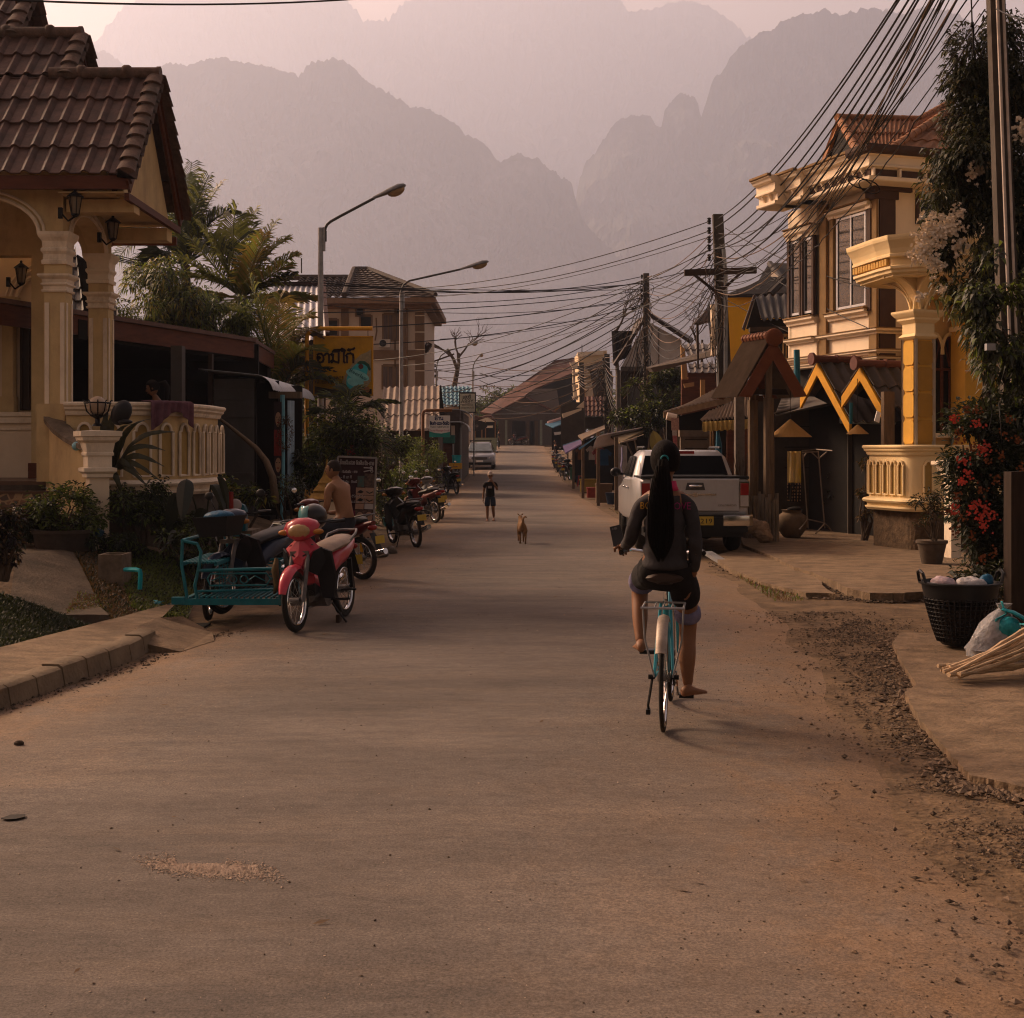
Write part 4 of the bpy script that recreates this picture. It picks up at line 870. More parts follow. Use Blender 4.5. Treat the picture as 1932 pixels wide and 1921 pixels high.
obj('lettering',text_mb('olo',.36,(X(888,Y),Y-.01,Z(806,Y)),XR,ZU,.004,width=.5),mat('grey_ink',(.2,.18,.17),.6),b)
m=MB();m.cyl((X(895,Y),Y,g(Y)),(X(895,Y),Y,Z(800,Y)),.05,n=6);obj('post',m,GREYM,t)
FV=V((-.321,.947,0)).normalized();RV=V((.947,.321,0)).normalized()
class FR:
 "local frame: a along the street front (away from the camera), b into the plot, z up"
 def __init__(s,px,Y):s.o=V((X(px,Y),Y,0))
 def __call__(s,a,b,z):return s.o+FV*a+RV*b+V((0,0,z))
 def box(s,mb,a0,a1,b0,b1,z0,z1):
  p=[s(a0,b0,z0),s(a0,b1,z0),s(a1,b1,z0),s(a1,b0,z0)]
  q=[v+V((0,0,z1-z0))for v in p]
  mb.add(p+q,[(0,3,2,1),(4,5,6,7),(0,1,5,4),(1,2,6,5),(2,3,7,6),(3,0,4,7)]);return mb
CW=mat('warm_cream_wall',(.80,.66,.49),.85,var=.08,scale=2,dirt=.22,dirtc=(.40,.28,.17))
OCB=mat('ochre_brown_pilaster',(.24,.145,.06),.8,var=.2)
DBR=mat('dark_brown_pilaster',(.075,.045,.035),.8,var=.2)
OTL=mat('orange_brown_tile',(.32,.145,.065),.75,var=.35,scale=4,dirt=.7,dirtc=(.13,.08,.05),bump=.2)
GOLD=mat('golden_ochre',(.66,.37,.06),.8,var=.12,scale=3,dirt=.25,dirtc=(.35,.18,.04))
C2=FR(1656,25.48)
K=thing('cream_house','two storey cream house with brown pilasters and orange tiled roof','house',C2(0,0,.1))
m=MB();C2.box(m,0,3.1,0,7,3.35,6.6);obj('wall',m,CW,K)
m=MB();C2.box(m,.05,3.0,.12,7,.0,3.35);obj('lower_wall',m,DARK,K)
m=MB();C2.box(m,2.0,3.05,-.08,.0,3.35,4.35);C2.box(m,2.0,3.05,-.08,.0,6.05,6.6);C2.box(m,2.96,3.1,-.08,.3,3.4,6.6);obj('bay',m,CW,K)
def mould(par,prof,a0,a1,b0=0.0,b1=None,mt_=CW,name='moulding',bend=True,fr=C2):
 "runs along the front from a1 to a0, then back along the camera side to b1"
 pts=[(a1,b0,0),(a0,b0,1)]+([(a0,b1,2)]if b1 is not None else[])
 rings=[]
 for i,(a,b,k)in enumerate(pts):
  r=[]
  for o,z in prof:
   if k==0:r.append(fr(a,b-o,z))
   elif k==1:r.append(fr(a-(o if b1 is not None else 0),b-o,z))
   else:r.append(fr(a-o,b,z))
  rings.append(r)
 mb=MB();mb.loft(rings);return obj(name,mb,mt_,par)
ST=lambda z,h,o,s=-.05:[(s,z),(o*.4,z),(o*.5,z+h*.3),(o*.8,z+h*.45),(o,z+h*.6),(o,z+h),(s,z+h)]
for z,h,o in((3.36,.08,.06),(3.49,.08,.09),(3.86,.10,.13)):
 mould(K,ST(z,h,o),0,2.05,b1=5);mould(K,ST(z,h,o),2.0,3.08,-.08)
 mould(K,ST(z+h-.02,.035,o+.02),0,2.05,b1=5,mt_=OCB);mould(K,ST(z+h-.02,.035,o+.02),2.0,3.08,-.08,mt_=OCB)
mould(K,ST(4.22,.14,.14),.25,1.62);mould(K,ST(4.33,.05,.17),.22,1.65,mt_=OCB)
mould(K,ST(4.24,.14,.12),2.0,3.08,-.08);mould(K,ST(4.35,.05,.15),2.0,3.08,-.08,mt_=OCB)
mould(K,ST(6.20,.14,.14),.15,1.62);mould(K,ST(6.33,.05,.17),.13,1.65,mt_=OCB)
mould(K,ST(5.98,.20,.14),2.0,3.08,-.08);mould(K,ST(6.17,.05,.17),2.0,3.08,-.08,mt_=OCB)
def win3(a0,a1,z0,z1,b,n=2,fm=None,pil=True):
 m=MB();t=.045
 C2.box(m,a0,a1,b-.03,b,z0,z0+t);C2.box(m,a0,a1,b-.03,b,z1-t,z1)
 for k in range(n+1):
  aa=a0+(a1-a0)*k/n;C2.box(m,aa-t/2,aa+t/2,b-.032,b-.001,z0,z1)
 w=obj('window',m,fm or mat('silver_frame',(.50,.52,.56),.35,metal=.2,var=.1),K)
 m=MB();C2.box(m,a0,a1,b-.012,b-.004,z0,z1);obj('pane',m,GLZ,w)
 m=MB();
 for k in(0,3,6):
  aa=a0+(a1-a0)*(k+.5)/7;C2.box(m,aa-.045,aa+.045,b-.0035,b-.001,z0,z1)
 obj('curtain',m,CURT,w)
def glz():
 m=mat('window_glass',(.025,.023,.022),.1,var=.1,spec=.4);m.node_tree.nodes['Principled BSDF'].inputs['Alpha'].default_value=.86;return m
GLZ=glz()
win3(.36,1.32,4.42,6.18,-.01)
win3(2.08,2.42,4.45,5.96,-.09,1);win3(2.52,2.92,4.45,5.96,-.09,1)
m=MB();C2.box(m,2.02,3.0,-.075,-.07,4.35,6.0);obj('bay_backing',m,DARK,K)
for(a,b,z0,z1,w,mm)in((1.78,-.05,3.35,6.55,.24,OCB),(.20,-.04,4.3,6.2,.12,DBR),(1.48,-.04,4.3,6.2,.12,OCB),(2.03,-.13,4.38,5.98,.07,DBR),(2.44,-.13,4.38,5.98,.05,DBR),(2.52,-.13,4.38,5.98,.05,DBR),(2.98,-.13,4.38,5.98,.09,DBR)):
 m=MB();C2.box(m,a-w/2,a+w/2,b-.03,b+.03,z0,z1);p=obj('pilaster',m,mm,K)
 if w<.2:
  m=MB();C2.box(m,a-w/2-.02,a+w/2+.02,b-.05,b+.03,z1,z1+.08);obj('pilaster_cap',m,CW,p)
m=MB();C2.box(m,-.03,.22,-.05,-.005,3.35,6.35);obj('corner_pilaster',m,OCB,K)
m=MB();C2.box(m,-.04,-.003,.02,.36,3.35,6.35);obj('corner_pilaster',m,DBR,K)
m=MB();C2.box(m,-.06,.26,-.10,.42,6.35,6.5);C2.box(m,-.08,.28,-.12,.7,6.5,6.6);obj('pilaster_cap',m,DBR,K)
for(b0,b1,z0,z1)in((.88,1.25,6.0,6.42),(1.15,1.6,5.1,5.75)):
 f=MB();t=.07
 C2.box(f,-.05,0,b0-t,b0,z0-t,z1+t);C2.box(f,-.05,0,b1,b1+t,z0-t,z1+t);C2.box(f,-.05,0,b0,b1,z1,z1+t);C2.box(f,-.05,0,b0,b1,z0-t,z0);w=obj('window',f,DBR,K)
 f=MB();t=.03
 C2.box(f,-.03,-.001,b0,b0+t,z0,z1);C2.box(f,-.03,-.001,b1-t,b1,z0,z1);C2.box(f,-.03,-.001,b0+t,b1-t,z1-t,z1);C2.box(f,-.03,-.001,b0+t,b1-t,z0,z0+t);obj('frame',f,TRIM,w)
 f=MB();C2.box(f,-.012,-.002,b0+t,b1-t,z0+t,z1-t);obj('pane',f,GLASSD,w)
CO=[(-.1,6.58),(.50,6.58),(.52,6.60),(.52,6.66),(.46,6.66),(.46,6.80),(.55,6.83),(.55,6.86),(.52,6.88),(.52,7.02),(.60,7.05),(.62,7.09),(.66,7.12),(.66,7.16),(-.1,7.16)]
mould(K,CO,0,2.05,0,6,name='cornice');mould(K,CO,1.6,2.5,-.16,name='cornice');mould(K,CO,2.2,2.95,-.38,name='cornice')
mould(K,[(.47,6.67),(.475,6.67),(.475,6.79),(.47,6.79)],0,2.05,0,6,mt_=DBR,name='frieze_panel')
mould(K,[(.60,7.04),(.665,7.08),(.69,7.13),(.69,7.20),(.60,7.20)],0,0.02,0,6,mt_=DBR,name='gutter')
mould(K,[(.60,7.13),(.665,7.13),(.69,7.15),(.69,7.19),(.60,7.19)],0,2.05,mt_=OCB,name='cornice_edge');mould(K,[(.60,7.13),(.665,7.13),(.69,7.15),(.69,7.19),(.60,7.19)],1.6,2.5,-.16,mt_=OCB,name='cornice_edge');mould(K,[(.60,7.13),(.665,7.13),(.69,7.15),(.69,7.19),(.60,7.19)],2.2,2.95,-.38,mt_=OCB,name='cornice_edge')
for k in range(7):
 m=MB();b=.0+k*.55;C2.box(m,-.56,-.44,b-.46,b-.42,6.66,6.8);obj('dentil',m,CW,K)
for k in range(12):
 m=MB();a=-.3+k*.27;bb=-.0 if a<1.6 else(-.16 if a<2.2 else-.38)
 m.add([C2(a,bb-.56,6.80),C2(a+.04,bb-.56,6.80),C2(a+.04,bb-.45,6.80),C2(a,bb-.45,6.80),C2(a,bb-.47,6.66),C2(a+.04,bb-.47,6.66),C2(a+.04,bb-.45,6.66),C2(a,bb-.45,6.66)],[(0,1,2,3),(4,7,6,5),(0,4,5,1),(1,5,6,2),(2,6,7,3),(3,7,4,0)]);obj('dentil',m,CW,K)
def S3(zx,zy,yy):return P((2650+zx/2.401)/1.9213,(300+zy/2.401)/1.9213,yy)
m=MB()
m.corr(S3(925,300,27.2),S3(1690,315,28.6),S3(1560,600,26.0),S3(1095,600,25.2),.15,.022,.02,rows=2,step=.03)
m.corr(S3(1895,255,28.5),S3(2080,255,29.0),S3(2080,600,26.6),S3(1420,600,25.6),.15,.022,.02,rows=4,step=.03)
m.corr(S3(1690,300,28.6),S3(1915,175,29.5),S3(1895,260,28.6),S3(1400,590,25.9),.15,.02,.02,rows=2,step=.03)
obj('roof',m,OTL,K,smooth=40)
m=MB();m.slab([S3(925,290,27.2),S3(775,700,28.4),S3(800,705,28.2),S3(935,350,27.3)],(.12,.1,0));m.slab([S3(925,290,27.1),S3(1090,600,25.2),S3(1062,605,25.3),S3(925,340,27.1)],(.05,.1,0));obj('bargeboard',m,OTL,K)
m=MB();m.slab([S3(928,340,27.6),S3(800,700,28.6),S3(1070,640,26.2)],(.3,.3,0));obj('gable',m,DARK,K)
def capline(a,b,r,n):
 mb=MB()
 for i in range(n):
  p,q=a.lerp(b,i/n),a.lerp(b,(i+1.1)/n);mb.tube([p,q],[r,r*.86],10)
 return mb
obj('ridge_cap',capline(S3(920,300,27.1),S3(1660,318,28.5),.075,8),OTL,K,smooth=40)
obj('ridge_cap',capline(S3(1095,590,25.1),S3(955,335,27.0),.085,6),OTL,K,smooth=40)
obj('ridge_cap',capline(S3(1370,590,25.45),S3(1900,240,28.4),.085,11),OTL,K,smooth=40)
obj('ridge_cap',capline(S3(1640,320,28.4),S3(1925,165,29.5),.08,6),OTL,K,smooth=40)
C3=FR(1724,21.9)
O=thing('ochre_house','golden ochre porch with panelled column under a curved cream balcony','house',C3(0,0,.1))
CRB=mat('balcony_cream',(.78,.60,.33),.8,var=.08,scale=2,dirt=.2,dirtc=(.42,.27,.12))
p2=[C3(1.35,.0,0),C3(.28,0,0)]+[C3(.28-.28*math.sin(t),.28-.28*math.cos(t),0)for t in[PI/2*k/6 for k in range(1,7)]]+[C3(0,3.0,0)]
p2=[C3(1.6,.5,0),C3(1.5,.2,0),C3(1.3,.03,0)]+p2[1:]
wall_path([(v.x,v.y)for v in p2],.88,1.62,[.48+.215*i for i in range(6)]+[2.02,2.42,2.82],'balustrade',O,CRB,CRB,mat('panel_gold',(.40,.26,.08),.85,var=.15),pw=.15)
m=MB();m.slab([V((v.x,v.y,.0))+RV*.12+FV*.05 for v in p2]+[C3(1.6,3,0)],(0,0,.82));obj('plinth',m,mat('rough_brown_render',(.115,.075,.045),.95,var=.5,scale=8,bump=1,bscale=18,dirt=.6,dirtc=(.05,.035,.025)),O)
m=MB();m.slab([V((v.x,v.y,.85))+RV*.1 for v in p2]+[C3(4,3.5,.85),C3(0,4,.85)],(0,0,.05));obj('floor',m,STONE,O)
cc=C3(.42,.38,0)
A3=Matrix.Rotation(math.radians(18.7),3,'Z')
m=MB();m.lathe([(.17,0),(.17,1.74)],(cc.x,cc.y,1.78),sq=True,axis=A3);cl=obj('column',m,GOLD,O)
for k in range(4):
 for sd_ in(0,1):
  z0=1.80+k*.425
  m=MB()
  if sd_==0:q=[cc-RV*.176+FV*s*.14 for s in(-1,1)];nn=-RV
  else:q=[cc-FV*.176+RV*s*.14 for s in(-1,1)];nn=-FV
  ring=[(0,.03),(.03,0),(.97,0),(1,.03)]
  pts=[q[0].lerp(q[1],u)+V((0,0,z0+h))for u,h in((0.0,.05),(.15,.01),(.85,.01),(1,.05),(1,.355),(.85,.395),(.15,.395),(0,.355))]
  m.slab(pts,nn*.012);obj('column_panel',m,GOLD if sd_==0 else mat('shaded_gold',(.42,.22,.035),.8,var=.15),cl)  # street side keeps lit gold; shade is put into the other side's colour
m=MB()
for sx in(-1,1):
 for dx,dy in((-.17,-.17),(-.17,.17),(.17,-.17)):
  c_=cc+RV*dx+FV*dy;m.cyl(c_+V((0,0,1.78)),c_+V((0,0,3.50)),.034,n=6)
obj('corner_bead',m,TRIM,cl)
m=MB();m.lathe([(.17,0),(.20,.02),(.23,.05),(.20,.08),(.18,.10),(.18,.26),(.20,.28),(.24,.32),(.24,.35),(.27,.38),(.30,.42),(.31,.44),(.31,.47),(.1,.47)],(cc.x,cc.y,3.49),sq=True,axis=A3);obj('capital',m,CRB,O)
def bal(off):
 base=[C3(1.95,.9,0),C3(1.9,.25,0),C3(1.6,-.22,0),C3(.55,-.40,0),C3(.1,-.42,0),C3(-.25,-.12,0),C3(-.42,.35,0),C3(-.48,3.6,0)]
 ctr=C3(1.2,1.2,0)
 out=[]
 for v in base:
  d=(v-ctr);d.z=0;out.append(v-d.normalized()*off)
 return out
rings=[]
for z,off in[(a_-.2,b_)for a_,b_ in((4.72,.22),(4.74,.17),(4.78,.16),(4.80,.12),(4.84,.12),(4.86,.20),(4.98,.20),(4.99,.10),(5.03,.10),(5.04,.12),(5.12,.09),(5.20,.04),(5.24,.01),(5.28,0),(5.32,.0),(5.32,.5))]:
 rings.append([v+V((0,0,z))for v in bal(off)]+[C3(1.95,3.6,z)])
m=MB();m.loft(rings);obj('balcony',m,CRB,O)
m=MB()
for k in range(17):
 a=1.55-k*.10;
 if a<.3:break
 bq=-.16*(1.6-a)/1.05;m.slab([C3(a,bq,4.67),C3(a-.055,bq,4.67),C3(a-.055,bq,4.77),C3(a,bq,4.77)],-RV*.12)
obj('dentil_band',m,mat('dentil_gold',(.60,.36,.10),.8,var=.1),O)
m=MB();m.slab([v+V((0,0,4.49))for v in bal(.24)]+[C3(1.95,3.6,4.49)],(0,0,.03));obj('soffit',m,CRB,O)
def bracket(d,L_,nm='bracket',w=.22):
 sd2=V((-d.y,d.x,0));m=MB();n=12;z0,z1=3.94,4.53
 for i in range(n):
  t0,t1=i/n,(i+1)/n
  f=lambda t:(L_*(1-math.cos(t*PI/2))*1.0,z0+(z1-z0)*math.sin(t*PI/2))
  (s0,h0),(s1,h1)=f(t0),f(t1)
  m.slab([cc+d*(s0+.06)+sd2*w/2+V((0,0,h0)),cc+d*(s1+.06)+sd2*w/2+V((0,0,h1)),cc+d*(s1+.06)+sd2*w/2+V((0,0,z1)),cc+d*(s0+.06)+sd2*w/2+V((0,0,z1))],-sd2*w)
 obj(nm,m,CRB,O)
 m=MB()
 for s_ in(-1,1):m.tube([cc+d*(L_*(1-math.cos(t))+.04)+sd2*s_*w*.5+V((0,0,z0-.01+(z1-z0)*math.sin(t)))for t in[PI/2*k/10 for k in range(11)]],.025,5)
 obj('bracket_bead',m,CRB,O)
bracket(FV,1.05);bracket(RV,1.2);bracket(-FV,.55);bracket(-RV,.55)
m=MB();C3.box(m,1.55,1.75,1.28,4.0,.9,4.6);obj('wall',m,mat('cream_gold_wall',(.64,.44,.20),.85,var=.08),O)
m=MB();b0=1.05
for k in range(2):
 c_=1.34+.0+.30*k+.14;pts=[C3(1.53,c_-.135,2.0)]+[C3(1.53,c_-.135*math.cos(t),3.35+.30*math.sin(t))for t in[PI*j/10 for j in range(11)]]+[C3(1.53,c_+.135,2.0)]
 m=MB();m.slab(pts,-FV*.01);wo=obj('window',m,GLASSD,O)
 m=MB();m.tube(pts,.025,5);m.tube([C3(1.51,c_-.135,3.1),C3(1.51,c_+.135,3.1)],.025,5);m.tube([C3(1.51,c_,2.0),C3(1.51,c_,3.1)],.02,5)
 for a in(.8,1.57,2.34):m.tube([C3(1.51,c_,3.15),C3(1.51,c_-.13*math.cos(a),3.35+.27*math.sin(a))],.014,4)
 obj('frame',m,WOODR,wo)
 m=MB();m.tube([C3(1.50,c_-.16*math.cos(t),3.36+.36*math.sin(t))for t in[PI*j/12 for j in range(13)]],.03,6);obj('hood',m,CRB,wo)
m=MB();C3.box(m,1.40,1.56,1.30,2.2,1.92,2.0);obj('sill',m,TRIM,O)
for k,(bb,ww)in enumerate(((1.80,.30),)):
 m=MB();C3.box(m,1.1,1.5,bb,bb+ww*2.2,.9,4.3);pr=obj('pier',m,GOLD,O)
 m=MB();C3.box(m,1.06,1.5,bb-.06,bb+ww*2.2+.06,4.25,4.34);C3.box(m,1.0,1.5,bb-.12,bb+ww*2.2+.12,4.34,4.5);C3.box(m,1.07,1.5,bb-.04,bb+ww*2.2+.04,3.75,3.83);obj('capital',m,CRB,pr)
 for dz in(1.55,2.3,3.05):m=MB();C3.box(m,1.085,1.1,bb-.01,bb+ww*2.2+.01,dz,dz+.02);obj('joint',m,TRIM,pr)
m=MB();C3.box(m,.9,1.3,2.5,5.0,.9,4.6);obj('side_wall',m,bpy.data.materials['cream_gold_wall'],O)
gpy=20.6;gx=X(1797,gpy)
t=thing('gate_pier','slim cream gate pier with stepped cap beside the red flowering bush','pillar',(gx,gpy,.1))
m=MB();m.lathe([(.085,0),(.085,1.05)],(gx,gpy,.1),sq=True,axis=A3);obj('shaft',m,TRIM,t)
m=MB();m.lathe([(.085,0),(.12,.01),(.12,.05),(.09,.06),(.09,.16),(.12,.20),(.12,.24),(.15,.28),(.17,.34),(.22,.37),(.22,.42),(.1,.43)],(gx,gpy,1.12),sq=True,axis=A3);obj('cap',m,TRIM,t)
def canopy(nx_,ny,fx,ax,zfoot,zap,zfar,depth,label):
 "gable in the plane of the front: near foot pixel nx_, apex ax, far foot fx"
 n_=V((X(nx_,ny),ny,0))
 def onl(px):
  k=(px-CX)/F;L_=(n_.x-k*n_.y)/(.321/1.0+k*.947);return n_+FV*L_
 a,f=onl(ax),onl(fx)
 N,A_,Fp=V((n_.x,n_.y,zfoot)),V((a.x,a.y,zap)),V((f.x,f.y,zfar))
 t=thing('gable_canopy',label,'canopy',(a.x,a.y,zfoot),'yellow edged gable canopies')
 d=RV*depth+V((0,0,0))
 m=MB();m.corr(A_,A_+d,N+d,N,.22,.035,.015,rows=2,step=.03);m.corr(A_,A_+d,Fp+d,Fp,.22,.035,.015,rows=2,step=.03);obj('roof',m,mat('grey_canopy_tile',(.085,.072,.066),.7,var=.3,scale=3,dirt=.4,dirtc=(.04,.034,.03)),t,smooth=40)
 m=MB();
 for(p,q)in((A_,N),(A_,Fp)):
  m.slab([p-RV*.02+V((0,0,-.02)),q-RV*.02+V((0,0,-.02)),q-RV*.02+V((0,0,-.22)),p-RV*.02+V((0,0,-.25))],RV*.05)
 obj('bargeboard',m,mat('amber_board',(.62,.30,.02),.7,var=.2),t)
 m=MB();m.tube([A_-RV*.12+V((0,0,.05)),A_+d+V((0,0,.05))],.07,8);m.tube([A_-RV*.15+V((0,0,.05)),A_-RV*.10+V((0,0,.05))],.12,10)
 for k in range(1,4):m.tube([A_+d*k/4+V((0,0,.05)),A_+d*(k/4+.03)+V((0,0,.05))],.09,8)
 obj('ridge_cap',m,mat('red_ridge',(.13,.05,.04),.7,var=.3),t,smooth=40)
 m=MB();m.add([N+RV*.3,A_+RV*.3+V((0,0,-.2)),Fp+RV*.3],[(0,1,2)]);obj('infill',m,DARK,t)
canopy(1604,24.6,1511,1543,2.2,3.35,2.72,1.5,'far gable canopy with amber bargeboards and grey tiles')
canopy(1668,23.6,1589,1624,2.42,3.18,2.69,1.9,'near gable canopy with amber bargeboards beside the ochre column')
D_=FR(1452,28.5)
t=thing('block_shed','dark concrete block shed with corrugated lean-to roof behind the clothes rack','shed',D_(0,0,0))
BLK=mat('dark_block',(.060,.048,.038),.9,var=.4,scale=2,dirt=.5,dirtc=(.03,.024,.02))
m=MB();m.box(X(1425,28),X(1700,28),28,28.2,0,3.0);obj('wall',m,BLK,t)
m=MB()
for k in range(4):m.box(X(1480,28),X(1600,28),27.985,28,2.6-k*.42,2.615-k*.42)
obj('block_joint',m,DARK,t)
m=MB()
for k in range(9):m.box(X(1600,26.5)+k*.11,X(1600,26.5)+k*.11+.10,26.5+.03*(k%2),26.55+.03*(k%2),.05,2.35)
obj('plank_wall',m,mat('old_planks',(.10,.082,.068),.9,var=.5,scale=2,stretch=(4,4,.4),dirt=.5,dirtc=(.04,.034,.03)),t)
m=MB();m.corr(P(1600,757,27.3),P(1610,748,28.4),P(1480,746,28.4),P(1463,782,26.2),.15,.03,.01);m.corr(P(1450,782,26.2),P(1465,779,26.2),P(1600,752,27.3),P(1590,748,27.3),.1,.01);obj('lean_to_roof',m,mat('grey_asbestos',(.12,.105,.095),.85,var=.4),t)
m=MB();m.slab([P(1462,786,26.2),P(1592,757,26.2),P(1598,747,28.4),P(1478,745,28.4)],(0,0,.03));obj('roof_sheet',m,bpy.data.materials['grey_asbestos'],t)
m=MB();m.tube([P(1435,744,27),P(1500,735,27.2)],.075,8);m.tube([P(1585,793,25.6),P(1690,795,25.2)],.06,8);obj('pipe',m,mat('pale_pipe',(.28,.32,.36),.4,var=.2),t)
m=MB();m.cyl(P(1605,800,24),P(1606,760,24),.03);m.tube([P(1503,660,26.5),P(1505,750,26.5)],.06,8);obj('downpipe',m,mat('teal_pipe',(.02,.14,.20),.5),t)
for(px,py,w,nm)in((1491,811,82,0),(1618,812,42,1)):
 c_=P(px,py,24.5 if nm==0 else 24);s_=w/2/2600*24.5;tt=thing('hanging_lampshade','large ochre cone lampshade hung before the block wall' if nm==0 else 'small ochre cone lampshade hung before the plank wall','lampshade',c_,'ochre cone lampshades')
 m=MB();m.lathe([(s_,-.13*w/82),(.02,.18*w/82),(.005,.19*w/82)],c_,n=20);obj('shade',m,mat('ochre_shade',(.36,.20,.06),.8,var=.15),tt)
 m=MB();m.cyl(c_+V((0,0,.18)),c_+V((0,0,.9)),.006,n=4);obj('cord',m,IRON,tt)
m=MB();m.box(X(1668,23.4),X(1688,23.4),23.4,23.6,.1,2.7);solo('wooden_post',m,WOODG,'brown post under the near amber canopy','post')
m=MB();m.slab([P(1655,775,22.5),P(1662,779,22.5),P(1659,798,22.5),P(1650,794,22.5)],(0,.03,0));solo('number_plate',m,WHITE,'small white tilted tag hung beside the near amber canopy','tag')
G1=FR(1457,24.2)
t=thing('gateway','tall post gateway with steep corrugated roof and red brown gable boards','gateway',G1(0,0,.1))
za,zf=Z(650,24.2),Z(748,24.2)
CBR=mat('corrugated_brown',(.17,.125,.085),.8,var=.35,scale=3,dirt=.5,dirtc=(.08,.055,.04));RED=mat('gable_red_brown',(.15,.048,.02),.75,var=.3,scale=4)
hw=.60
A_,B_=G1(0,0,za+.16),G1(1.0,0,za+.16)
def gp_(a,s,z):return G1(a,0,z)+V((1,0,0))*s
m=MB();m.corr(A_,B_,gp_(1.0,-hw,zf),gp_(0,-hw,zf),.09,.022,.008);m.corr(A_,B_,gp_(1.0,hw,zf),gp_(0,hw,zf),.075,.012,.008);obj('roof',m,CBR,t)
for s in(-1,1):
 m=MB();m.slab([gp_(-.03,0,za+.10),gp_(-.03,s*hw,zf),gp_(-.03,s*(hw-.22),zf-.02),gp_(-.03,0,za-.28)],(0,.05,0));obj('bargeboard',m,RED,t)
 m=MB();m.slab([gp_(1.0,0,za+.10),gp_(1.0,s*hw,zf),gp_(1.0,s*(hw-.22),zf-.02),gp_(1.0,0,za-.28)],(0,.05,0));obj('bargeboard',m,RED,t)
m=MB();m.tube([G1(-.06,0,za+.17),G1(1.03,0,za+.17)],.07,8)
for k in range(9):m.tube([G1(k*.12,0,za+.17),G1(k*.12+.04,0,za+.17)],.082,8)
m.ball(G1(-.07,0,za+.12),(.16,.05,.16));obj('ridge_cap',m,RED,t,smooth=40)
posts=[(1450,24.3,0),(1420,25.2,1)]
for(px,yy_,k)in posts:
 x=X(px,yy_);m=MB();m.tube([(x,yy_,.05),(x+.01,yy_,1.5),(x,yy_,2.62)],[.10,.098,.09],8);m.box(x-.055,x+.055,yy_-.05,yy_+.05,2.6,zf+.7);po=obj('post',m,WOODG,t)
 m=MB()
 for j in range(9):
  a=PI+PI*j/8 if True else 0
  m.tube([(x+math.cos(a)*.16,yy_+math.sin(a)*.13,.02),(x+math.cos(a)*.155+U(-.01,.01),yy_+math.sin(a)*.13,.5),(x+math.cos(a)*.15,yy_+math.sin(a)*.12,.88+U(-.06,.08))],.031,6)
 obj('bamboo_cladding',m,mat('grey_bamboo',(.21,.165,.12),.7,var=.5,scale=6,stretch=(3,3,.6),dirt=.5,dirtc=(.08,.06,.045)),po)
m=MB();m.box(X(1412,25.5),X(1440,25.5),25.5,25.58,2.6,2.72);obj('crossbeam',m,WOODD,t);m=MB();m.box(X(1415,24.7),X(1500,24.7),24.7,24.8,zf+.05,zf+.15);obj('crossbeam',m,WOODD,t)
m=MB();m.box(X(1388,27),X(1405,27),27,27.2,0,2.75);solo('concrete_post',m,mat('grey_post',(.15,.125,.105),.9,var=.4),'grey concrete post standing behind the roofed gateway','post')
Y=40;t=thing('yellow_house','bright yellow house wall with dark gabled roof behind the power pole','house',(X(1420,Y),Y,0))
YW=mat('bright_yellow_wall',(.80,.43,.03),.8,var=.12,scale=1.5,dirt=.2,dirtc=(.5,.25,.04))
def B5(zx,zy,yy):return P((2500+zx/3.2017)/1.9213,(600+zy/3.2017)/1.9213,yy)
m=MB();m.slab([B5(395,1500,40),B5(1190,1500,40),B5(1190,2350,40),B5(395,2350,40)],(0,.3,0));obj('wall',m,YW,t)
DKR=mat('charcoal_roof',(.038,.033,.031),.75,var=.35,scale=2)
m=MB();m.slab([B5(420,1495,39.6),B5(790,1350,40.5),B5(920,1130,42.5),B5(1190,1135,42.5),B5(1190,1480,40)],(0,0,-.1));obj('roof',m,DKR,t)
m=MB();m.slab([B5(925,1290,40.2),B5(960,1235,40.3),B5(1040,1295,40.1)],(0,.05,0));obj('gable_vent',m,TRIM,t)
m=MB();m.tube([B5(930,1140,42.4),B5(1075,1330,40)],.1,6);m.tube([B5(1100,1330,40),B5(930,1500,39.4)],.1,6);obj('ridge_cap',m,DKR,t)
m=MB();m.slab([B5(60,1830,39.5),B5(250,1610,40.5),B5(330,1600,40.5),B5(330,1780,39.8),B5(110,1850,39.5)],(0,.3,0));m.slab([B5(80,1840,39.5),B5(105,1840,39.5),B5(110,2350,39.5),B5(90,2350,39.5)],(0,.1,0));obj('porch',m,WOODD,t)
m=MB();m.slab([B5(258,1610,39.4),B5(325,1600,39.4),B5(325,2200,39.4),B5(258,2200,39.4)],(0,.3,0));obj('white_pier',m,PINK,t)
Y=34;t=thing('old_wooden_house','old dark wooden house with corrugated gable beside the cream house','house',(X(1460,Y),Y,0))
m=MB();m.corr(B5(745,1510,36),B5(1190,1500,36),B5(1195,1770,33),B5(830,1790,33),.2,.04,.02);obj('roof',m,DKR,t)
m=MB();m.slab([B5(745,1500,33),B5(770,1510,33),B5(640,1915,32.5),B5(612,1890,32.5)],(0,.1,0));obj('bargeboard',m,WOODD,t)
m=MB();m.slab([B5(765,1540,33.2),B5(830,1790,33.2),B5(1195,1770,33.2),B5(1195,2600,33.2),B5(760,2600,33.2),B5(700,1900,33.2),B5(660,1890,33.2)],(0,.1,0));obj('wall',m,DARK,t)
m=MB();m.slab([B5(700,1880,32.8),B5(1195,1860,32.8),B5(1195,1910,32.8),B5(700,1930,32.8)],(0,.2,0));obj('beam',m,WOODD,t)
m=MB();
for k in range(4):a=1478+k*6;m.box(X(a,32.5),X(a+1.3,32.5),32.5,32.6,Z(745,32.5),Z(632,32.5))
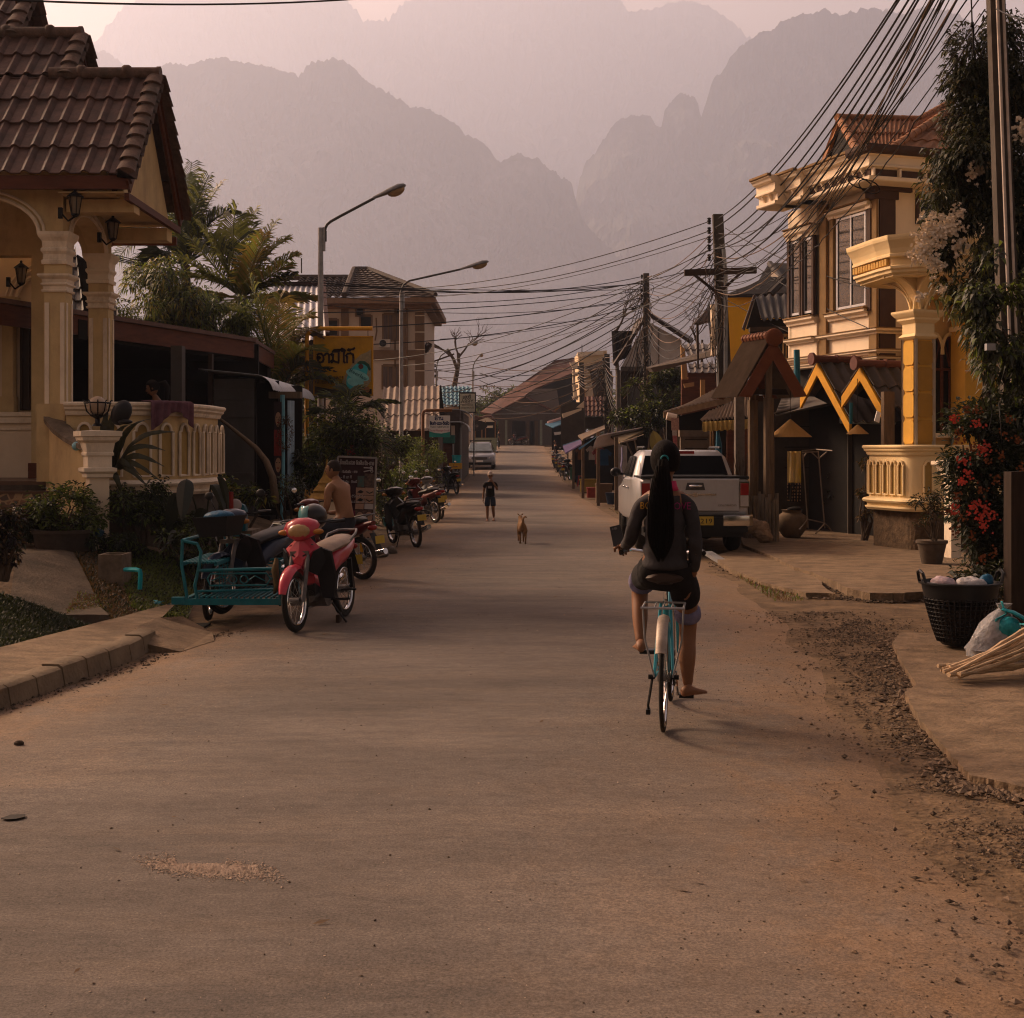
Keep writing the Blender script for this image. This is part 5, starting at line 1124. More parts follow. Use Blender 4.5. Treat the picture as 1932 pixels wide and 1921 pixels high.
m.box(X(1475,32.5),X(1498,32.5),32.5,32.6,Z(636,32.5),Z(630,32.5));m.box(X(1475,32.5),X(1498,32.5),32.5,32.6,Z(680,32.5),Z(676,32.5));obj('shutter_frame',m,mat('worn_ochre_wood',(.26,.15,.05),.8,var=.4),t)
def C7(zx,zy,yy):return P((1900+zx/2.401)/1.9213,(1000+zy/2.401)/1.9213,yy)
Y=62;t=thing('timbered_house','grey gabled house with thin timber strips and steep dark roof','house',(X(1220,Y),Y,0))
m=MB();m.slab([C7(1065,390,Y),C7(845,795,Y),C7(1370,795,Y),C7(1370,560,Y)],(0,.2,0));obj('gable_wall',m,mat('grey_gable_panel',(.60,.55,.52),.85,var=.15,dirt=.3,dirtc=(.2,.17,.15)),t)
m=MB()
for zx,zt in((985,540),(1172,450)):m.slab([C7(zx-4,zt,Y-.05),C7(zx+4,zt,Y-.05),C7(zx+4,795,Y-.05),C7(zx-4,795,Y-.05)],(0,.04,0))
m.slab([C7(840,790,Y-.1),C7(1370,790,Y-.1),C7(1370,830,Y-.1),C7(840,830,Y-.1)],(0,.08,0));m.slab([C7(808,820,Y-.2),C7(838,820,Y-.2),C7(838,1500,Y-.2),C7(808,1500,Y-.2)],(0,.2,0));obj('timber_strip',m,mat('grey_timber',(.12,.10,.09),.85),t)
m=MB();m.slab([C7(985,375,Y+3),C7(1060,340,Y-.4),C7(780,775,Y-.4),C7(760,740,Y+3)],(.1,0,.05));m.slab([C7(1060,335,Y-.4),C7(1070,345,Y+3),C7(1470,575,Y+3),C7(1440,590,Y-.4)],(0,0,.18));m.slab([C7(1060,340,Y-.5),C7(1085,345,Y-.5),C7(800,790,Y-.5),C7(775,775,Y-.5)],(0,.1,0));obj('roof',m,WOODD,t)
m=MB();m.corr(C7(760,480,Y+1),C7(945,480,Y+1),C7(930,700,Y+1),C7(775,760,Y+1),.25,.04,.02);obj('side_roof',m,DKR,t)
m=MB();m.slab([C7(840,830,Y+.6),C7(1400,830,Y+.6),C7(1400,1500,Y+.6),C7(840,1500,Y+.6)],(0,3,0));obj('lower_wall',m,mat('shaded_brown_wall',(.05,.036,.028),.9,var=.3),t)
m=MB();m.slab([C7(1225,830,Y+.3),C7(1370,830,Y+.3),C7(1370,1000,Y+.3),C7(1225,1000,Y+.3)],(0,.1,0));m.slab([C7(900,960,Y+.2),C7(1200,960,Y+.2),C7(1200,1130,Y+.2),C7(900,1130,Y+.2)],(0,.1,0));obj('shutter',m,GREYM,t)
Y=88;t=thing('small_cream_house','small cream house with baluster balcony far down the right side','house',(X(1110,Y),Y,.5))
m=MB();m.slab([C7(470,665,Y),C7(720,650,Y),C7(720,1060,Y),C7(490,1110,Y),C7(480,1000,Y)],(0,5,0));obj('wall',m,mat('lit_cream',(.66,.50,.32),.85,var=.1),t)
m=MB();m.slab([C7(465,665,Y-.1),C7(690,652,Y-.1),C7(690,685,Y-.1),C7(465,705,Y-.1)],(0,.3,0));m.slab([C7(535,925,Y-.1),C7(600,920,Y-.1),C7(600,1045,Y-.1),C7(540,1050,Y-.1)],(0,.1,0));obj('white_trim',m,TRIM,t)
m=MB();m.slab([C7(395,755,Y-.5),C7(470,750,Y-.5),C7(470,775,Y-.5),C7(425,800,Y-.5),C7(470,1080,Y-.5),C7(430,1075,Y-.5),C7(420,800,Y-.5)],(0,.4,0))
for yy_ in(780,840,945,1050):m.slab([C7(415,yy_,Y-.6),C7(470,yy_,Y-.6),C7(470,yy_+28,Y-.6),C7(430,yy_+28,Y-.6)],(0,.3,0))
obj('balcony',m,TRIM,t)
m=MB();m.slab([C7(525,805,Y-1.5),C7(690,735,Y-.5),C7(705,800,Y-1.5),C7(560,820,Y-1.5)],(0,.5,.05));m.slab([C7(570,820,Y-1),C7(700,805,Y-1),C7(700,1060,Y-1),C7(610,1060,Y-1)],(0,.2,0));obj('canopy',m,WOODD,t)
for zx in(497,508):m=MB();m.slab([C7(zx,600,Y),C7(zx+3,600,Y),C7(zx+3,665,Y),C7(zx,665,Y)],(0,.05,0));obj('rebar',m,IRON,t)
Y=46;t=thing('tiled_house','house with grey wavy tile roof and orange posts behind the power pole','house',(X(1320,Y),Y,0))
m=MB();m.corr(C7(1370,595,49),C7(1800,590,49),C7(1760,700,47.5),C7(1420,700,47.5),.24,.04,.02,rows=2,step=.04,sharp=True);m.corr(C7(1420,760,47),C7(1680,760,47),C7(1665,850,45.6),C7(1440,850,45.6),.24,.04,.02,rows=2,step=.04,sharp=True);obj('roof',m,mat('grey_wavy_tile',(.15,.125,.11),.6,var=.35,scale=4),t,smooth=40)
m=MB();m.slab([C7(1370,860,47.5),C7(1760,860,47.5),C7(1760,1300,47.5),C7(1370,1300,47.5)],(0,.2,0));obj('wall',m,WOODR,t);m=MB();m.slab([C7(1420,840,46.5),C7(1700,840,46.5),C7(1700,880,46.5),C7(1420,880,46.5)],(0,.1,0));obj('wall',m,WOODR,t)
m=MB();m.slab([C7(1365,600,47),C7(1400,640,47),C7(1430,900,47),C7(1375,900,47)],(0,.2,0));m.slab([C7(1535,905,46),C7(1575,905,46),C7(1575,1090,46),C7(1535,1090,46)],(0,.1,0));m.slab([C7(1385,940,47),C7(1480,925,47),C7(1480,960,47),C7(1400,975,47)],(0,.1,0));obj('pier',m,mat('orange_cream',(.46,.27,.12),.8,var=.2),t)
t=thing('long_dark_roof','long dark sloping tin roof rising behind the leaning power pole','roof',(X(1320,43),43,0))
m=MB();m.slab([C7(1100,800,44),C7(1900,580,41),C7(1930,640,41),C7(1690,690,41.5),C7(1130,840,44)],(0,1.5,.1));obj('roof',m,mat('dark_tin',(.075,.055,.043),.8,var=.3),t)
m=MB();m.slab([C7(1690,690,42.5),C7(1921,640,42.5),C7(1921,1100,42.5),C7(1690,1100,42.5)],(0,.3,0));obj('wall',m,DARK,t)
BTN=mat('brown_tin_roof',(.16,.11,.072),.8,var=.35,scale=2,dirt=.5,dirtc=(.07,.05,.035));
Y=34;t=thing('tin_roof_shed','brown corrugated tin roof shed with rolled white awning and posters','shed',(X(1310,Y),Y,0))
m=MB();m.corr(P(1290,768,36.5),P(1412,700,40),P(1412,740,35),P(1252,778,31.5),.20,.032,.01);obj('roof',m,BTN,t)
m=MB();m.slab([P(1252,778,31.4),P(1412,741,34.9),P(1412,752,34.9),P(1252,789,31.4)],(0,.05,0));obj('fascia',m,mat('worn_fascia',(.22,.15,.09),.8,var=.4),t)
m=MB();m.slab([P(1258,790,34),P(1430,752,34),P(1430,960,34),P(1258,960,34)],(0,.2,0));obj('wall',m,DARK,t)
for px in(1272,):m=MB();m.box(X(px,31.6),X(px+9,31.6),31.6,31.75,0,Z(785,31.6));obj('post',m,WOODG,t)
m=MB();m.tube([P(1258,785,30.8),P(1276,789,30.8)],.09,10);obj('rolled_awning',m,mat('rolled_white',(.60,.50,.42),.6,var=.2),t)
CWN=FR(1330,31.5);m=MB();m.box(X(1284,31),X(1340,31),31,31.15,0,Z(824,31));m.box(X(1282,30.95),X(1342,30.95),30.9,31.2,Z(824,31),Z(812,31));obj('block_wall',m,mat('grey_block_wall',(.17,.135,.105),.9,var=.3,dirt=.4),t)
m=MB()
for k in range(5):
 z=Z(830,31)-k*.2
 m.box(X(1292,31),X(1334,31),30.99,31.0,z,z+.015)
obj('block_joint',m,DARK,t)
ptr=thing('poster_strip','torn strip of pink and white posters under the rolled awning','poster',P(1268,830,30.7))
for k,(y0,y1,x0,x1,c_)in enumerate(((789,812,1266,1281,(.42,.25,.21)),(812,822,1268,1277,(.46,.40,.36)),(822,834,1269,1277,(.40,.12,.13)),(834,846,1270,1277.5,(.45,.18,.16)),(846,852,1271,1278,(.25,.30,.34)),(852,864,1271,1279,(.52,.46,.42)))):
 m=MB();m.slab([P(x0,y0,30.7),P(x1,y0,30.7),P(x1+.5,y1,30.7),P(x0+1,y1,30.7)],(0,.01,0));obj('sheet',m,mat(f'poster_{k}',c_,.7,var=.5,scale=30),ptr)
t=thing('scalloped_awning','tin awning with yellow scalloped valance beside the power pole','awning',P(1370,790,31))
m=MB();m.corr(P(1340,776,32.5),P(1412,745,34.5),P(1412,785,29.6),P(1322,794,29.6),.18,.03,.01);obj('roof',m,BTN,t)
def val(u,v):return P(1326+(1412-1326)*u,796-(5*u)+(17+2.2*abs(math.sin(u*26)))*v,29.55)+V((0,.03*math.sin(u*60),0))
m=MB();m.grid(val,90,3,thick=(0,.01,0));obj('valance',m,mat('yellow_valance',(.48,.33,.10),.8,var=.25,scale=9),t)
for px in(1340,1345):m=MB();m.box(X(px,30.5),X(px+2.5,30.5),30.5,30.55,0,Z(808,30.5));obj('post',m,mat('orange_wood',(.26,.13,.05),.7),t)
m=MB();m.tube([P(1354,812,30.2),P(1356,840,30.2),P(1355,866,30.2)],[.03,.07,.09],8);obj('blue_cloth',m,mat('blue_tarp',(.01,.11,.19),.6,var=.3),t)
m=MB();m.slab([P(1372,800,33),P(1430,800,33),P(1430,950,33),P(1372,950,33)],(0,.1,0));obj('wall',m,WOODR,t);m=MB();m.slab([P(1390,800,32.5),P(1405,800,32.5),P(1405,930,32.5),P(1390,930,32.5)],(0,.1,0));obj('wall',m,WOODR,t)
def stall(name,label,roofpts,mt_,th=(0,0,-.06),posts=(),cat='stall',back=None,corr=None,drop=None):
 c_=roofpts[0];t=thing(name,label,cat,(c_.x,c_.y,g(c_.y)))
 m=MB()
 if corr:m.corr(*roofpts,corr,.02,.01)
 else:m.slab(roofpts,th)
 obj('roof',m,mt_,t)
 for(px,yy_,zt)in posts:
  m=MB();x=X(px,yy_);m.box(x-.05,x+.05,yy_,yy_+.1,g(yy_),Z(zt,yy_));obj('post',m,WOODG,t)
 if back:
  m=MB();m.slab(back,(0,.1,0));obj('back_wall',m,DARK,t)
 return t
BT=bpy.data.materials['blue_tarp']
def V8(zx,zy,yy):return P((2000+zx/3.842)/1.9213,(1450+zy/3.842)/1.9213,yy)
t=stall('white_awning_shop','long white edged awning on twin posts right of the road',[V8(790,480,44),V8(1330,370,48),V8(1330,400,48),V8(950,590,40)],mat('mossy_roof',(.15,.105,.05),.85,var=.4),back=[V8(880,560,48),V8(1500,420,48),V8(1500,1500,48),V8(880,1500,48)],posts=((1129,42,815),(1163,39,825)))
m=MB()
def awl(u,v):
 a=V8(720+590*u,480-110*u,41+6*u);s=v*1.0
 return a+V((-.30*math.sin(s*PI/2),0,-.42*(1-math.cos(s*PI/2))))
m.grid(awl,12,8,thick=(0,0,-.03));obj('curved_edge',m,mat('pale_awning',(.50,.44,.44),.5,var=.15),t,smooth=True)
m=MB();m.slab([V8(945,590,40),V8(1280,478,44),V8(1280,486,44),V8(948,602,40)],(0,.05,.0));obj('edge',m,PINK,t)
m=MB();m.corr(V8(900,610,39.5),V8(1045,640,39.6),V8(1050,1440,39.6),V8(905,1500,39.5),.14,.02,.01);obj('white_sheet',m,mat('white_sheet',(.40,.37,.36),.6,var=.25,dirt=.4),t)
m=MB();m.tube([V8(975,660,39.2),V8(980,820,39.2),V8(965,930,39.2),V8(985,1030,39.2)],[.06,.10,.08,.03],6,flat=.3);obj('hung_cloth',m,mat('lilac_cloth',(.20,.19,.34),.7,var=.4),t)
m=MB();m.slab([V8(640,500,41.5),V8(610,520,41.5),V8(370,670,38.5),V8(390,690,38.5)],(0,.1,-.02));obj('blue_edge',m,BT,t)
stall('dark_tin_awning','brown tin awning under the curved white edged roof',[V8(365,490,52),V8(735,350,56),V8(740,400,50),V8(430,545,47)],BTN,back=[V8(440,560,53),V8(900,440,53),V8(900,1300,53),V8(440,1300,53)],posts=((1100,48,830),))
t=stall('lilac_awning','lilac cloth awning sagging over parked motorcycles',[V8(155,640,58),V8(400,555,60),V8(430,600,56),V8(190,735,54)],mat('lilac_awning_cloth',(.27,.19,.36),.7,var=.35,scale=5),back=[V8(300,600,60),V8(660,520,60),V8(660,1150,60),V8(300,1150,60)],posts=((1082,57,850),),cat='awning')
m=MB();m.slab([V8(155,625,58.2),V8(400,545,60.2),V8(400,555,60),V8(155,640,58)],(0,.1,0));obj('blue_edge',m,BT,t)
t=stall('blue_awning','blue and pink tarpaulin awning at the far right kerb',[V8(-90,330,80),V8(170,255,84),V8(360,165,88),V8(250,290,84),V8(20,380,78)],BT,back=[V8(0,350,86),V8(440,300,86),V8(440,700,86),V8(0,700,86)],posts=((1089,80,840),(1071,80,832)),cat='awning')
m=MB();m.slab([V8(-60,320,80.5),V8(170,250,83),V8(370,130,87),V8(370,165,87.5),V8(170,262,83.2),V8(-50,335,80.3)],(0,.2,.1));obj('pink_edge',m,mat('faded_pink',(.45,.28,.25),.7,var=.2),t)
m=MB();m.slab([V8(30,450,79),V8(150,440,79),V8(120,480,79),V8(40,490,79)],(0,.1,0));obj('valance',m,WHITE,t)
m=MB();m.slab([V8(450,0,70),V8(760,0,70),V8(760,240,68),V8(480,240,68)],(0,.1,0));tt=thing('rust_roof','rust red tile roof between the two slim power poles','roof',P(1110,770,70))
m2=MB();m2.corr(C7(520,1050,72),C7(705,1050,72),C7(700,1225,69),C7(530,1225,69),.22,.04,.02,rows=4,step=.04);obj('roof',m2,RBR,tt)
m2=MB();m2.slab([C7(530,1230,70),C7(705,1230,70),C7(705,1330,70),C7(530,1330,70)],(0,.1,0));obj('wall',m2,BLK,tt);m2=MB();m2.slab([C7(320,1100,75),C7(520,1100,75),C7(520,1500,75),C7(320,1500,75)],(0,.1,0));obj('wall',m2,BLK,tt)
m2=MB();m2.slab([C7(455,1145,73),C7(520,1090,73),C7(520,1150,73)],(0,.3,0));m2.slab([C7(330,1200,74),C7(500,1150,74),C7(500,1170,74),C7(340,1240,74)],(0,.3,0));obj('canopy',m2,PINK,tt)
tt=thing('orange_board','orange diagonal board on the dark roof beside the end house','board',C7(310,1140,90));m2=MB();m2.slab([C7(265,1165,90),C7(350,1100,90),C7(355,1115,90),C7(270,1180,90)],(0,.2,0));obj('plank',m2,mat('orange_wood',(.26,.13,.05),.7),tt)
def crate(px,py_,Y_,w,h,c,nm,label):
 gz_=g(Y_)+.05;x=X(px,Y_);t=thing('crate',label,'crate',(x,Y_,gz_));m=MB();m.box(x-w/2,x+w/2,Y_,Y_+.35,gz_,gz_+h*.9);obj('tub',m,mat(nm,c,.6,var=.25),t)
 m=MB();m.box(x-w/2-.02,x+w/2+.02,Y_-.02,Y_+.37,gz_+h*.9,gz_+h);obj('rim',m,mat(nm,c,.6),t)
crate(1122,0,47,.5,.35,(.22,.03,.02),'red_crate','red plastic crate under the brown tin awning')
crate(1110,0,52,.6,.5,(.30,.20,.03),'yellow_crate','yellow plastic crate beside the brown tin awning post')
crate(1140,0,43,.5,.6,(.10,.06,.03),'brown_crate','brown wooden crate against the dark stall wall')
crate(1090,0,66,.7,.6,(.03,.12,.06),'green_crate','green crate at the far end of the lilac awning')
for px,py_,Y_,c,nm,lab in((1140,848,42.5,(.01,.05,.12),'navy_shirt','navy shirt hung under the white edged awning'),(1131,846,43,(.16,.03,.03),'red_shirt','dark red shirt hung under the white edged awning'),(1118,842,50,(.34,.30,.28),'pale_shirt','pale shirt hung under the brown tin awning'),(1096,845,57,(.20,.08,.03),'rust_shirt','rust coloured shirt hung under the lilac awning')):
 q=P(px,py_,Y_);k=.9;m=MB();m.slab([q+V((dx*k,0,dz*k))for dx,dz in((-.12,0),(-.06,.02),(0,-.02),(.06,.02),(.12,0),(.27,-.14),(.21,-.24),(.14,-.18),(.15,-.55),(-.15,-.55),(-.14,-.18),(-.21,-.24),(-.27,-.14))],(0,.05,0));solo('hung_shirt',m,mat(nm,c,.9,var=.35),lab,'shirt','shirts hung at the stalls')
m=MB()
for px,Y_,c in((1098,58,0),):
 x=X(px,Y_);t=thing('stool','red plastic stool below the lilac awning','stool',(x,Y_,g(Y_)));RP=mat('red_plastic',(.25,.02,.015),.5);z=g(Y_)+.05
 obj('seat',MB().box(x-.16,x+.16,Y_-.16,Y_+.16,z+.42,z+.46),RP,t)
 for a in(-1,1):
  for b in(-1,1):obj('leg',MB().cyl((x+a*.18,Y_+b*.18,z),(x+a*.13,Y_+b*.13,z+.42),.02,n=5),RP,t)
def leafmat(name,c,c2,rough=.55,tr=.25):
 if name in MATS:return MATS[name]
 m=mat(name,c,rough,c2=c2,scale=1.7,spec=.35)
 nt=m.node_tree;b=nt.nodes['Principled BSDF'];out=[n for n in nt.nodes if n.type=='OUTPUT_MATERIAL'][0]
 t=nd(nt,'ShaderNodeBsdfTranslucent');t.inputs[0].default_value=(c[0]*1.3,c[1]*1.3,c[2]*.9,1)
 mx=nd(nt,'ShaderNodeMixShader');mx.inputs[0].default_value=tr
 nt.links.new(b.outputs[0],mx.inputs[1]);nt.links.new(t.outputs[0],mx.inputs[2]);nt.links.new(mx.outputs[0],out.inputs[0])
 return m
LG=leafmat('leaf_green',(.115,.145,.030),(.055,.075,.020),tr=.35)
LD=leafmat('leaf_dark',(.032,.038,.016),(.016,.020,.011))
LY=leafmat('leaf_yellow',(.26,.22,.04),(.10,.09,.02))
LB=leafmat('leaf_brown',(.15,.085,.035),(.07,.042,.02))
BARK=mat('bark',(.085,.060,.042),.95,var=.5,scale=8,stretch=(2,2,.5),bump=.6)
def leafset(mb,centers,n,size,asp=.42,droop=.4,nm=3,shell=.55,seed=1,up=0.0,wts=None):
 rnd=random.Random(seed);vs=mb.v;fs=mb.f;mi=mb.mi
 vols=[c[1][0]*c[1][1]*c[1][2]for c in centers];tot=sum(vols)
 for(c,r),vol in zip(centers,vols):
  k=max(3,int(n*vol/tot));cx_,cy_,cz_=c
  for _ in range(k):
   a=rnd.uniform(0,2*PI);u=rnd.uniform(-1,1);s=math.sqrt(1-u*u);rad=shell+(1-shell)*rnd.random()
   if rnd.random()<.3:rad=rnd.random()
   dx,dy,dz=s*math.cos(a),s*math.sin(a),u
   x,y,z=cx_+dx*rad*r[0],cy_+dy*rad*r[1],cz_+dz*rad*r[2]
   if noise.noise(V((x*2.2/size*.12,y*2.2/size*.12,z*2.2/size*.12)))<-.22:continue
   sz=size*rnd.uniform(.6,1.25)
   ox,oy,oz=dx+rnd.uniform(-.8,.8),dy+rnd.uniform(-.8,.8),dz*.5+rnd.uniform(-.6,.6)+up
   l=math.sqrt(ox*ox+oy*oy+oz*oz)+1e-6;ox,oy,oz=ox/l*sz,oy/l*sz,oz/l*sz
   px_,py_=-oy,ox;l=math.hypot(px_,py_)+1e-6;w=sz*asp*.5;tx,ty=px_/l*w,py_/l*w;tz=rnd.uniform(-.5,.5)*w
   o=len(vs);m_=.55
   vs+=[(x,y,z),(x+ox*m_+tx,y+oy*m_+ty,z+oz*m_+tz),(x+ox,y+oy,z+oz-droop*sz),(x+ox*m_-tx,y+oy*m_-ty,z+oz*m_-tz)]
   fs+=[(o,o+1,o+2,o+3)]
   q=rnd.random();
   mi.append((0 if q<.5 else(1 if q<.8 else 2))if nm==3 else(0 if q<.6 else 1)if nm==2 else 0)
 return mb
def clumps(cx,cy,cz,rx,ry,rz,n,cr,seed):
 rnd=random.Random(seed);out=[]
 for _ in range(n):
  a=rnd.uniform(0,2*PI);u=rnd.uniform(-1,1);s=math.sqrt(1-u*u);rr=rnd.uniform(.45,1)
  k=cr*rnd.uniform(.6,1.3);out.append(((cx+s*math.cos(a)*rx*rr,cy+s*math.sin(a)*ry*rr,cz+u*rz*rr),(k,k,k*.8)))
 return out
def stems(c,base,n=6,r=.03):
 mb=MB()
 for k in range(n):
  q=c[k*max(1,len(c)//n)%len(c)][0];b=V(base);e=V(q);md=b.lerp(e,.5)+V((U(-.1,.1),U(-.1,.1),.1))
  mb.tube([b+V((U(-.05,.05),U(-.05,.05),0)),md,e],[r,r*.7,r*.3],5)
 return mb
def bush(name,label,cat,c,r,n,size,mats,cn=14,cr=.4,seed=1,asp=.42,droop=.35,group=None,base=None,sr=.03,nst=6,extra=None,up=0.0):
 cl=clumps(*c,*r,cn,cr*min(r),seed)
 b=base or(c[0],c[1],g(c[1])+.05)
 t=thing(name,label,cat,b,group)
 mb=leafset(MB(),cl,n,size,asp,droop,len(mats),seed=seed,up=up)
 obj('foliage',mb,mats,t);obj('stem',stems(cl,b,nst,sr),BARK,t)
 return t,cl
def frond(mb,p0,p1,p2,L0,n,rnd,w=.035,droopl=.35,rm=0,taper=True,vee=.5):
 L0*=1.4;n=int(n*1.1);w*=.85
 "palm frond: rachis p0-p1-p2 with leaflets"
 p0,p1,p2=V(p0),V(p1),V(p2)
 B=lambda t:p0*(1-t)**2+p1*2*t*(1-t)+p2*t*t
 pts=[B(k/10)for k in range(11)];mb.cur=rm
 mb.tube(pts,[.028*(1-.8*k/10)+.004 for k in range(11)],4)
 for i in range(n):
  t=.12+.88*i/n;p=B(t);d=(B(min(1,t+.02))-B(t-.02)).normalized()
  sd_=d.cross(V((0,0,1)))
  if sd_.length<.15:sd_=d.cross(V((.3,1,0)))
  sd_.normalize();nup=sd_.cross(d)
  L_=L0*(math.sin(PI*(.12+.80*t))**.7)*rnd.uniform(.85,1.1)
  for s in(-1,1):
   q=(sd_*s+d*.75+nup*vee*rnd.uniform(.2,1)).normalized();ww=d*w*.5
   a=p+q*L_*.5;e=p+q*L_+V((0,0,-L_*droopl*rnd.uniform(.5,1.3)))
   mb.cur=rnd.choice((0,0,1))+0 if rm==0 else rm
   mb.add([p-ww*.6,p+ww*.6,a+ww,e,a-ww],[(0,1,2,3,4)])
 return mb
def palm(name,label,base,top,fr,L0,n,seed,mats=None,tr=.14,w=.04,group='palms behind the low restaurant'):
 rnd=random.Random(seed);t=thing(name,label,'palm',base,group)
 m=MB();b,e=V(base),V(top);m.tube([b,b.lerp(e,.5)+V((.1,0,0)),e],[tr*1.2,tr,tr*.8],8);obj('trunk',m,BARK,t)
 for f in fr:
  (cx_,cy_),(tx,ty),dy,mt_=f[0],f[1],f[2],f[3]
  o=V(top);c_=P(cx_,cy_,o.y+dy*.5);e=P(tx,ty,o.y+dy)
  mb=frond(MB(),o,c_,e,L0*(f[4]if len(f)>4 else 1),n,rnd,w)
  obj('frond',mb,mt_ or(mats or[LG,LD]),t)
 return t
PGR=leafmat('palm_green',(.155,.165,.040),(.065,.075,.022),tr=.45);PDK=leafmat('palm_dark',(.055,.068,.034),(.026,.034,.018),tr=.3);PYL=leafmat('palm_yellow',(.30,.21,.05),(.11,.08,.025));PBR=leafmat('palm_dead',(.13,.085,.050),(.07,.045,.028))
Y=36
palm('coconut_palm','tall coconut palm with upright fronds just right of the porch gable',P(352,900,Y),P(350,500,Y),[
((345,420),(362,305),0,[PDK,PGR]),((352,400),(350,330),-.5,[PDK,PDK]),((335,420),(345,340),.6,[PDK,PGR]),((372,400),(420,345),.6,[PDK,PBR]),((380,440),(412,395),0,[PDK,PBR],.8),((280,395),(222,490),.5,[PDK,PGR],1.2),((275,440),(225,560),-.3,[PDK,PGR],1.2),((300,400),(250,440),1,[PDK,PBR]),((430,410),(500,455),-.6,[PDK,PGR],1.1),((320,450),(255,455),1.2,[PDK,PDK]),((300,480),(262,520),.4,[PDK,PDK]),((400,430),(470,440),.5,[PDK,PDK]),((330,400),(318,350),.3,[PDK,PGR]),((390,400),(440,400),-.3,[PDK,PGR]),((300,430),(235,440),.2,[PDK,PGR],1.1),((420,440),(520,500),.3,[PDK,PGR],1.1),((350,420),(395,330),-.6,[PDK,PGR])],.62,46,3)
Y=34
palm('feather_palm','broad feathery palm at the centre of the palm group',P(450,930,Y),P(455,560,Y),[
((428,450),(447,388),0,[PGR,PDK],1.1),((452,450),(480,398),.4,[PGR,PDK],1.1),((400,460),(375,425),0,[PGR,PGR],1.1),((400,520),(330,480),-.5,[PGR,PDK],1),((500,470),(538,455),.5,[PGR,PYL],1),((520,500),(560,480),0,[PGR,PYL],.9),((380,560),(310,545),-.6,[PGR,PYL]),((530,560),(590,560),-.2,[PGR,PYL],.9),((500,540),(555,520),.2,[PDK,PGR]),((420,500),(405,440),-.3,[PGR,PDK],1.1),((480,480),(520,420),.6,[PDK,PGR],1),((470,520),(500,440),-.5,[PYL,PGR],1),((430,530),(350,520),.2,[PGR,PGR],1.1),((400,500),(360,450),.4,[PGR,PDK],1),((480,540),(540,500),-.6,[PGR,PYL],1.1),((440,560),(400,610),-.8,[PGR,PYL],1.1),((470,560),(480,620),-.9,[PGR,PYL],1.1),((500,560),(560,610),-.7,[PGR,PBR],1.1)],.62,34,5,w=.06)
Y=31
palm('areca_palm','yellowing areca palm above the end of the long brown fascia',P(545,930,Y),P(530,740,Y),[
((470,560),(425,590),0,[PGR,PGR],1.1),((490,600),(470,520),0,[PGR,PDK],1.1),((540,600),(585,600),.3,[PYL,PGR],1),((560,600),(596,640),.2,[PBR,PYL],.9),((450,650),(400,680),-.6,[PYL,PGR],1),((520,620),(530,555),.2,[PYL,PGR],1),((560,660),(592,700),-.3,[PDK,PBR],.9),((500,640),(440,640),.5,[PBR,PYL],.9),((540,640),(575,625),.5,[PYL,PBR],.9),((480,690),(432,715),-.4,[PYL,PGR],.9),((600,690),(650,735),-.3,[PDK,PGR],.8),((560,700),(640,700),.3,[PDK,PBR],.8),((500,700),(455,690),.2,[PYL,PYL],.8),((510,640),(490,560),-.3,[PGR,PYL],1.1),((480,650),(440,600),-.2,[PGR,PGR],1.1),((550,650),(590,660),-.5,[PGR,PYL],1),((530,660),(520,590),.6,[PYL,PGR],1),((470,660),(410,640),.1,[PGR,PYL],1)],.60,34,8,w=.045)
Y=30
palm('areca_palm','dark areca palm drooping below the yellow sign',P(668,960,Y),P(655,800,Y),[
((640,740),(690,745),0,[PDK,PGR]),((700,740),(725,790),0,[PDK,PDK]),((700,780),(735,870),-.4,[PDK,PBR]),((620,760),(575,790),0,[PDK,PGR]),((640,740),(620,750),.3,[PDK,PGR]),((690,800),(725,905),.3,[PBR,PDK]),((610,800),(560,850),-.3,[PDK,PGR]),((690,750),(750,760),.3,[PDK,PGR],.8),((660,740),(660,735),.3,[PDK,PGR])],.42,30,12,w=.035)
t,_=bush('mango_tree','leafy green mango tree left of the palms above the brown fascia','tree',(X(292,30),30,Z(575,30)),(1.0,.9,.85),9000,.16,[LG,LD,LY],34,.42,4,asp=.28,droop=.6,base=(X(292,30),30,.5),sr=.05)
t,_=bush('mango_tree','second leafy mango tree rising between the coconut palm and the fascia','tree',(X(400,31),31,Z(610,31)),(.95,.8,.75),6000,.16,[LG,LD,LG],26,.45,6,asp=.28,droop=.6,base=(X(400,31),31,.5),sr=.05)
def hedge(label,px,py,Y,rx,rz,n,size,mats,seed,**k):
 return bush('garden_shrub',label,'shrub',(X(px,Y),Y,Z(py,Y)),(rx,.6,rz),n,size,mats,k.pop('cn',16),k.pop('cr',.45),seed,group='shrubs along the left verge',base=(X(px,Y),Y,.1+g(Y)),**k)
hedge('bright leafy shrub at the foot of the nearest street lamp',610,815,29.5,.62,.55,3400,.11,[LG,LD,LY],21)
hedge('mid green shrub mass below the yellow sign',640,850,30.5,.85,.75,5200,.11,[LG,LD,LD],121,cn=26)
hedge('green shrub mass between the second street lamp and the tiled shed',715,850,35,.65,.7,3200,.11,[LD,LG,LD],122)
hedge('dark leafy shrub between the nearest street lamp and the haircut signboard',668,815,28.5,.60,.60,3000,.11,[LD,LD,LG],22)
hedge('dark shrub behind the shirtless man',592,900,26.5,.42,.55,2400,.10,[LD,LD,LG],23)
hedge('low shrub behind the haircut signboard',690,880,30,.60,.5,1800,.10,[LD,LG,LD],24)
hedge('feathery green shrub behind the second street lamp',745,905,37,.75,.75,3600,.10,[LG,LD,LG],25)
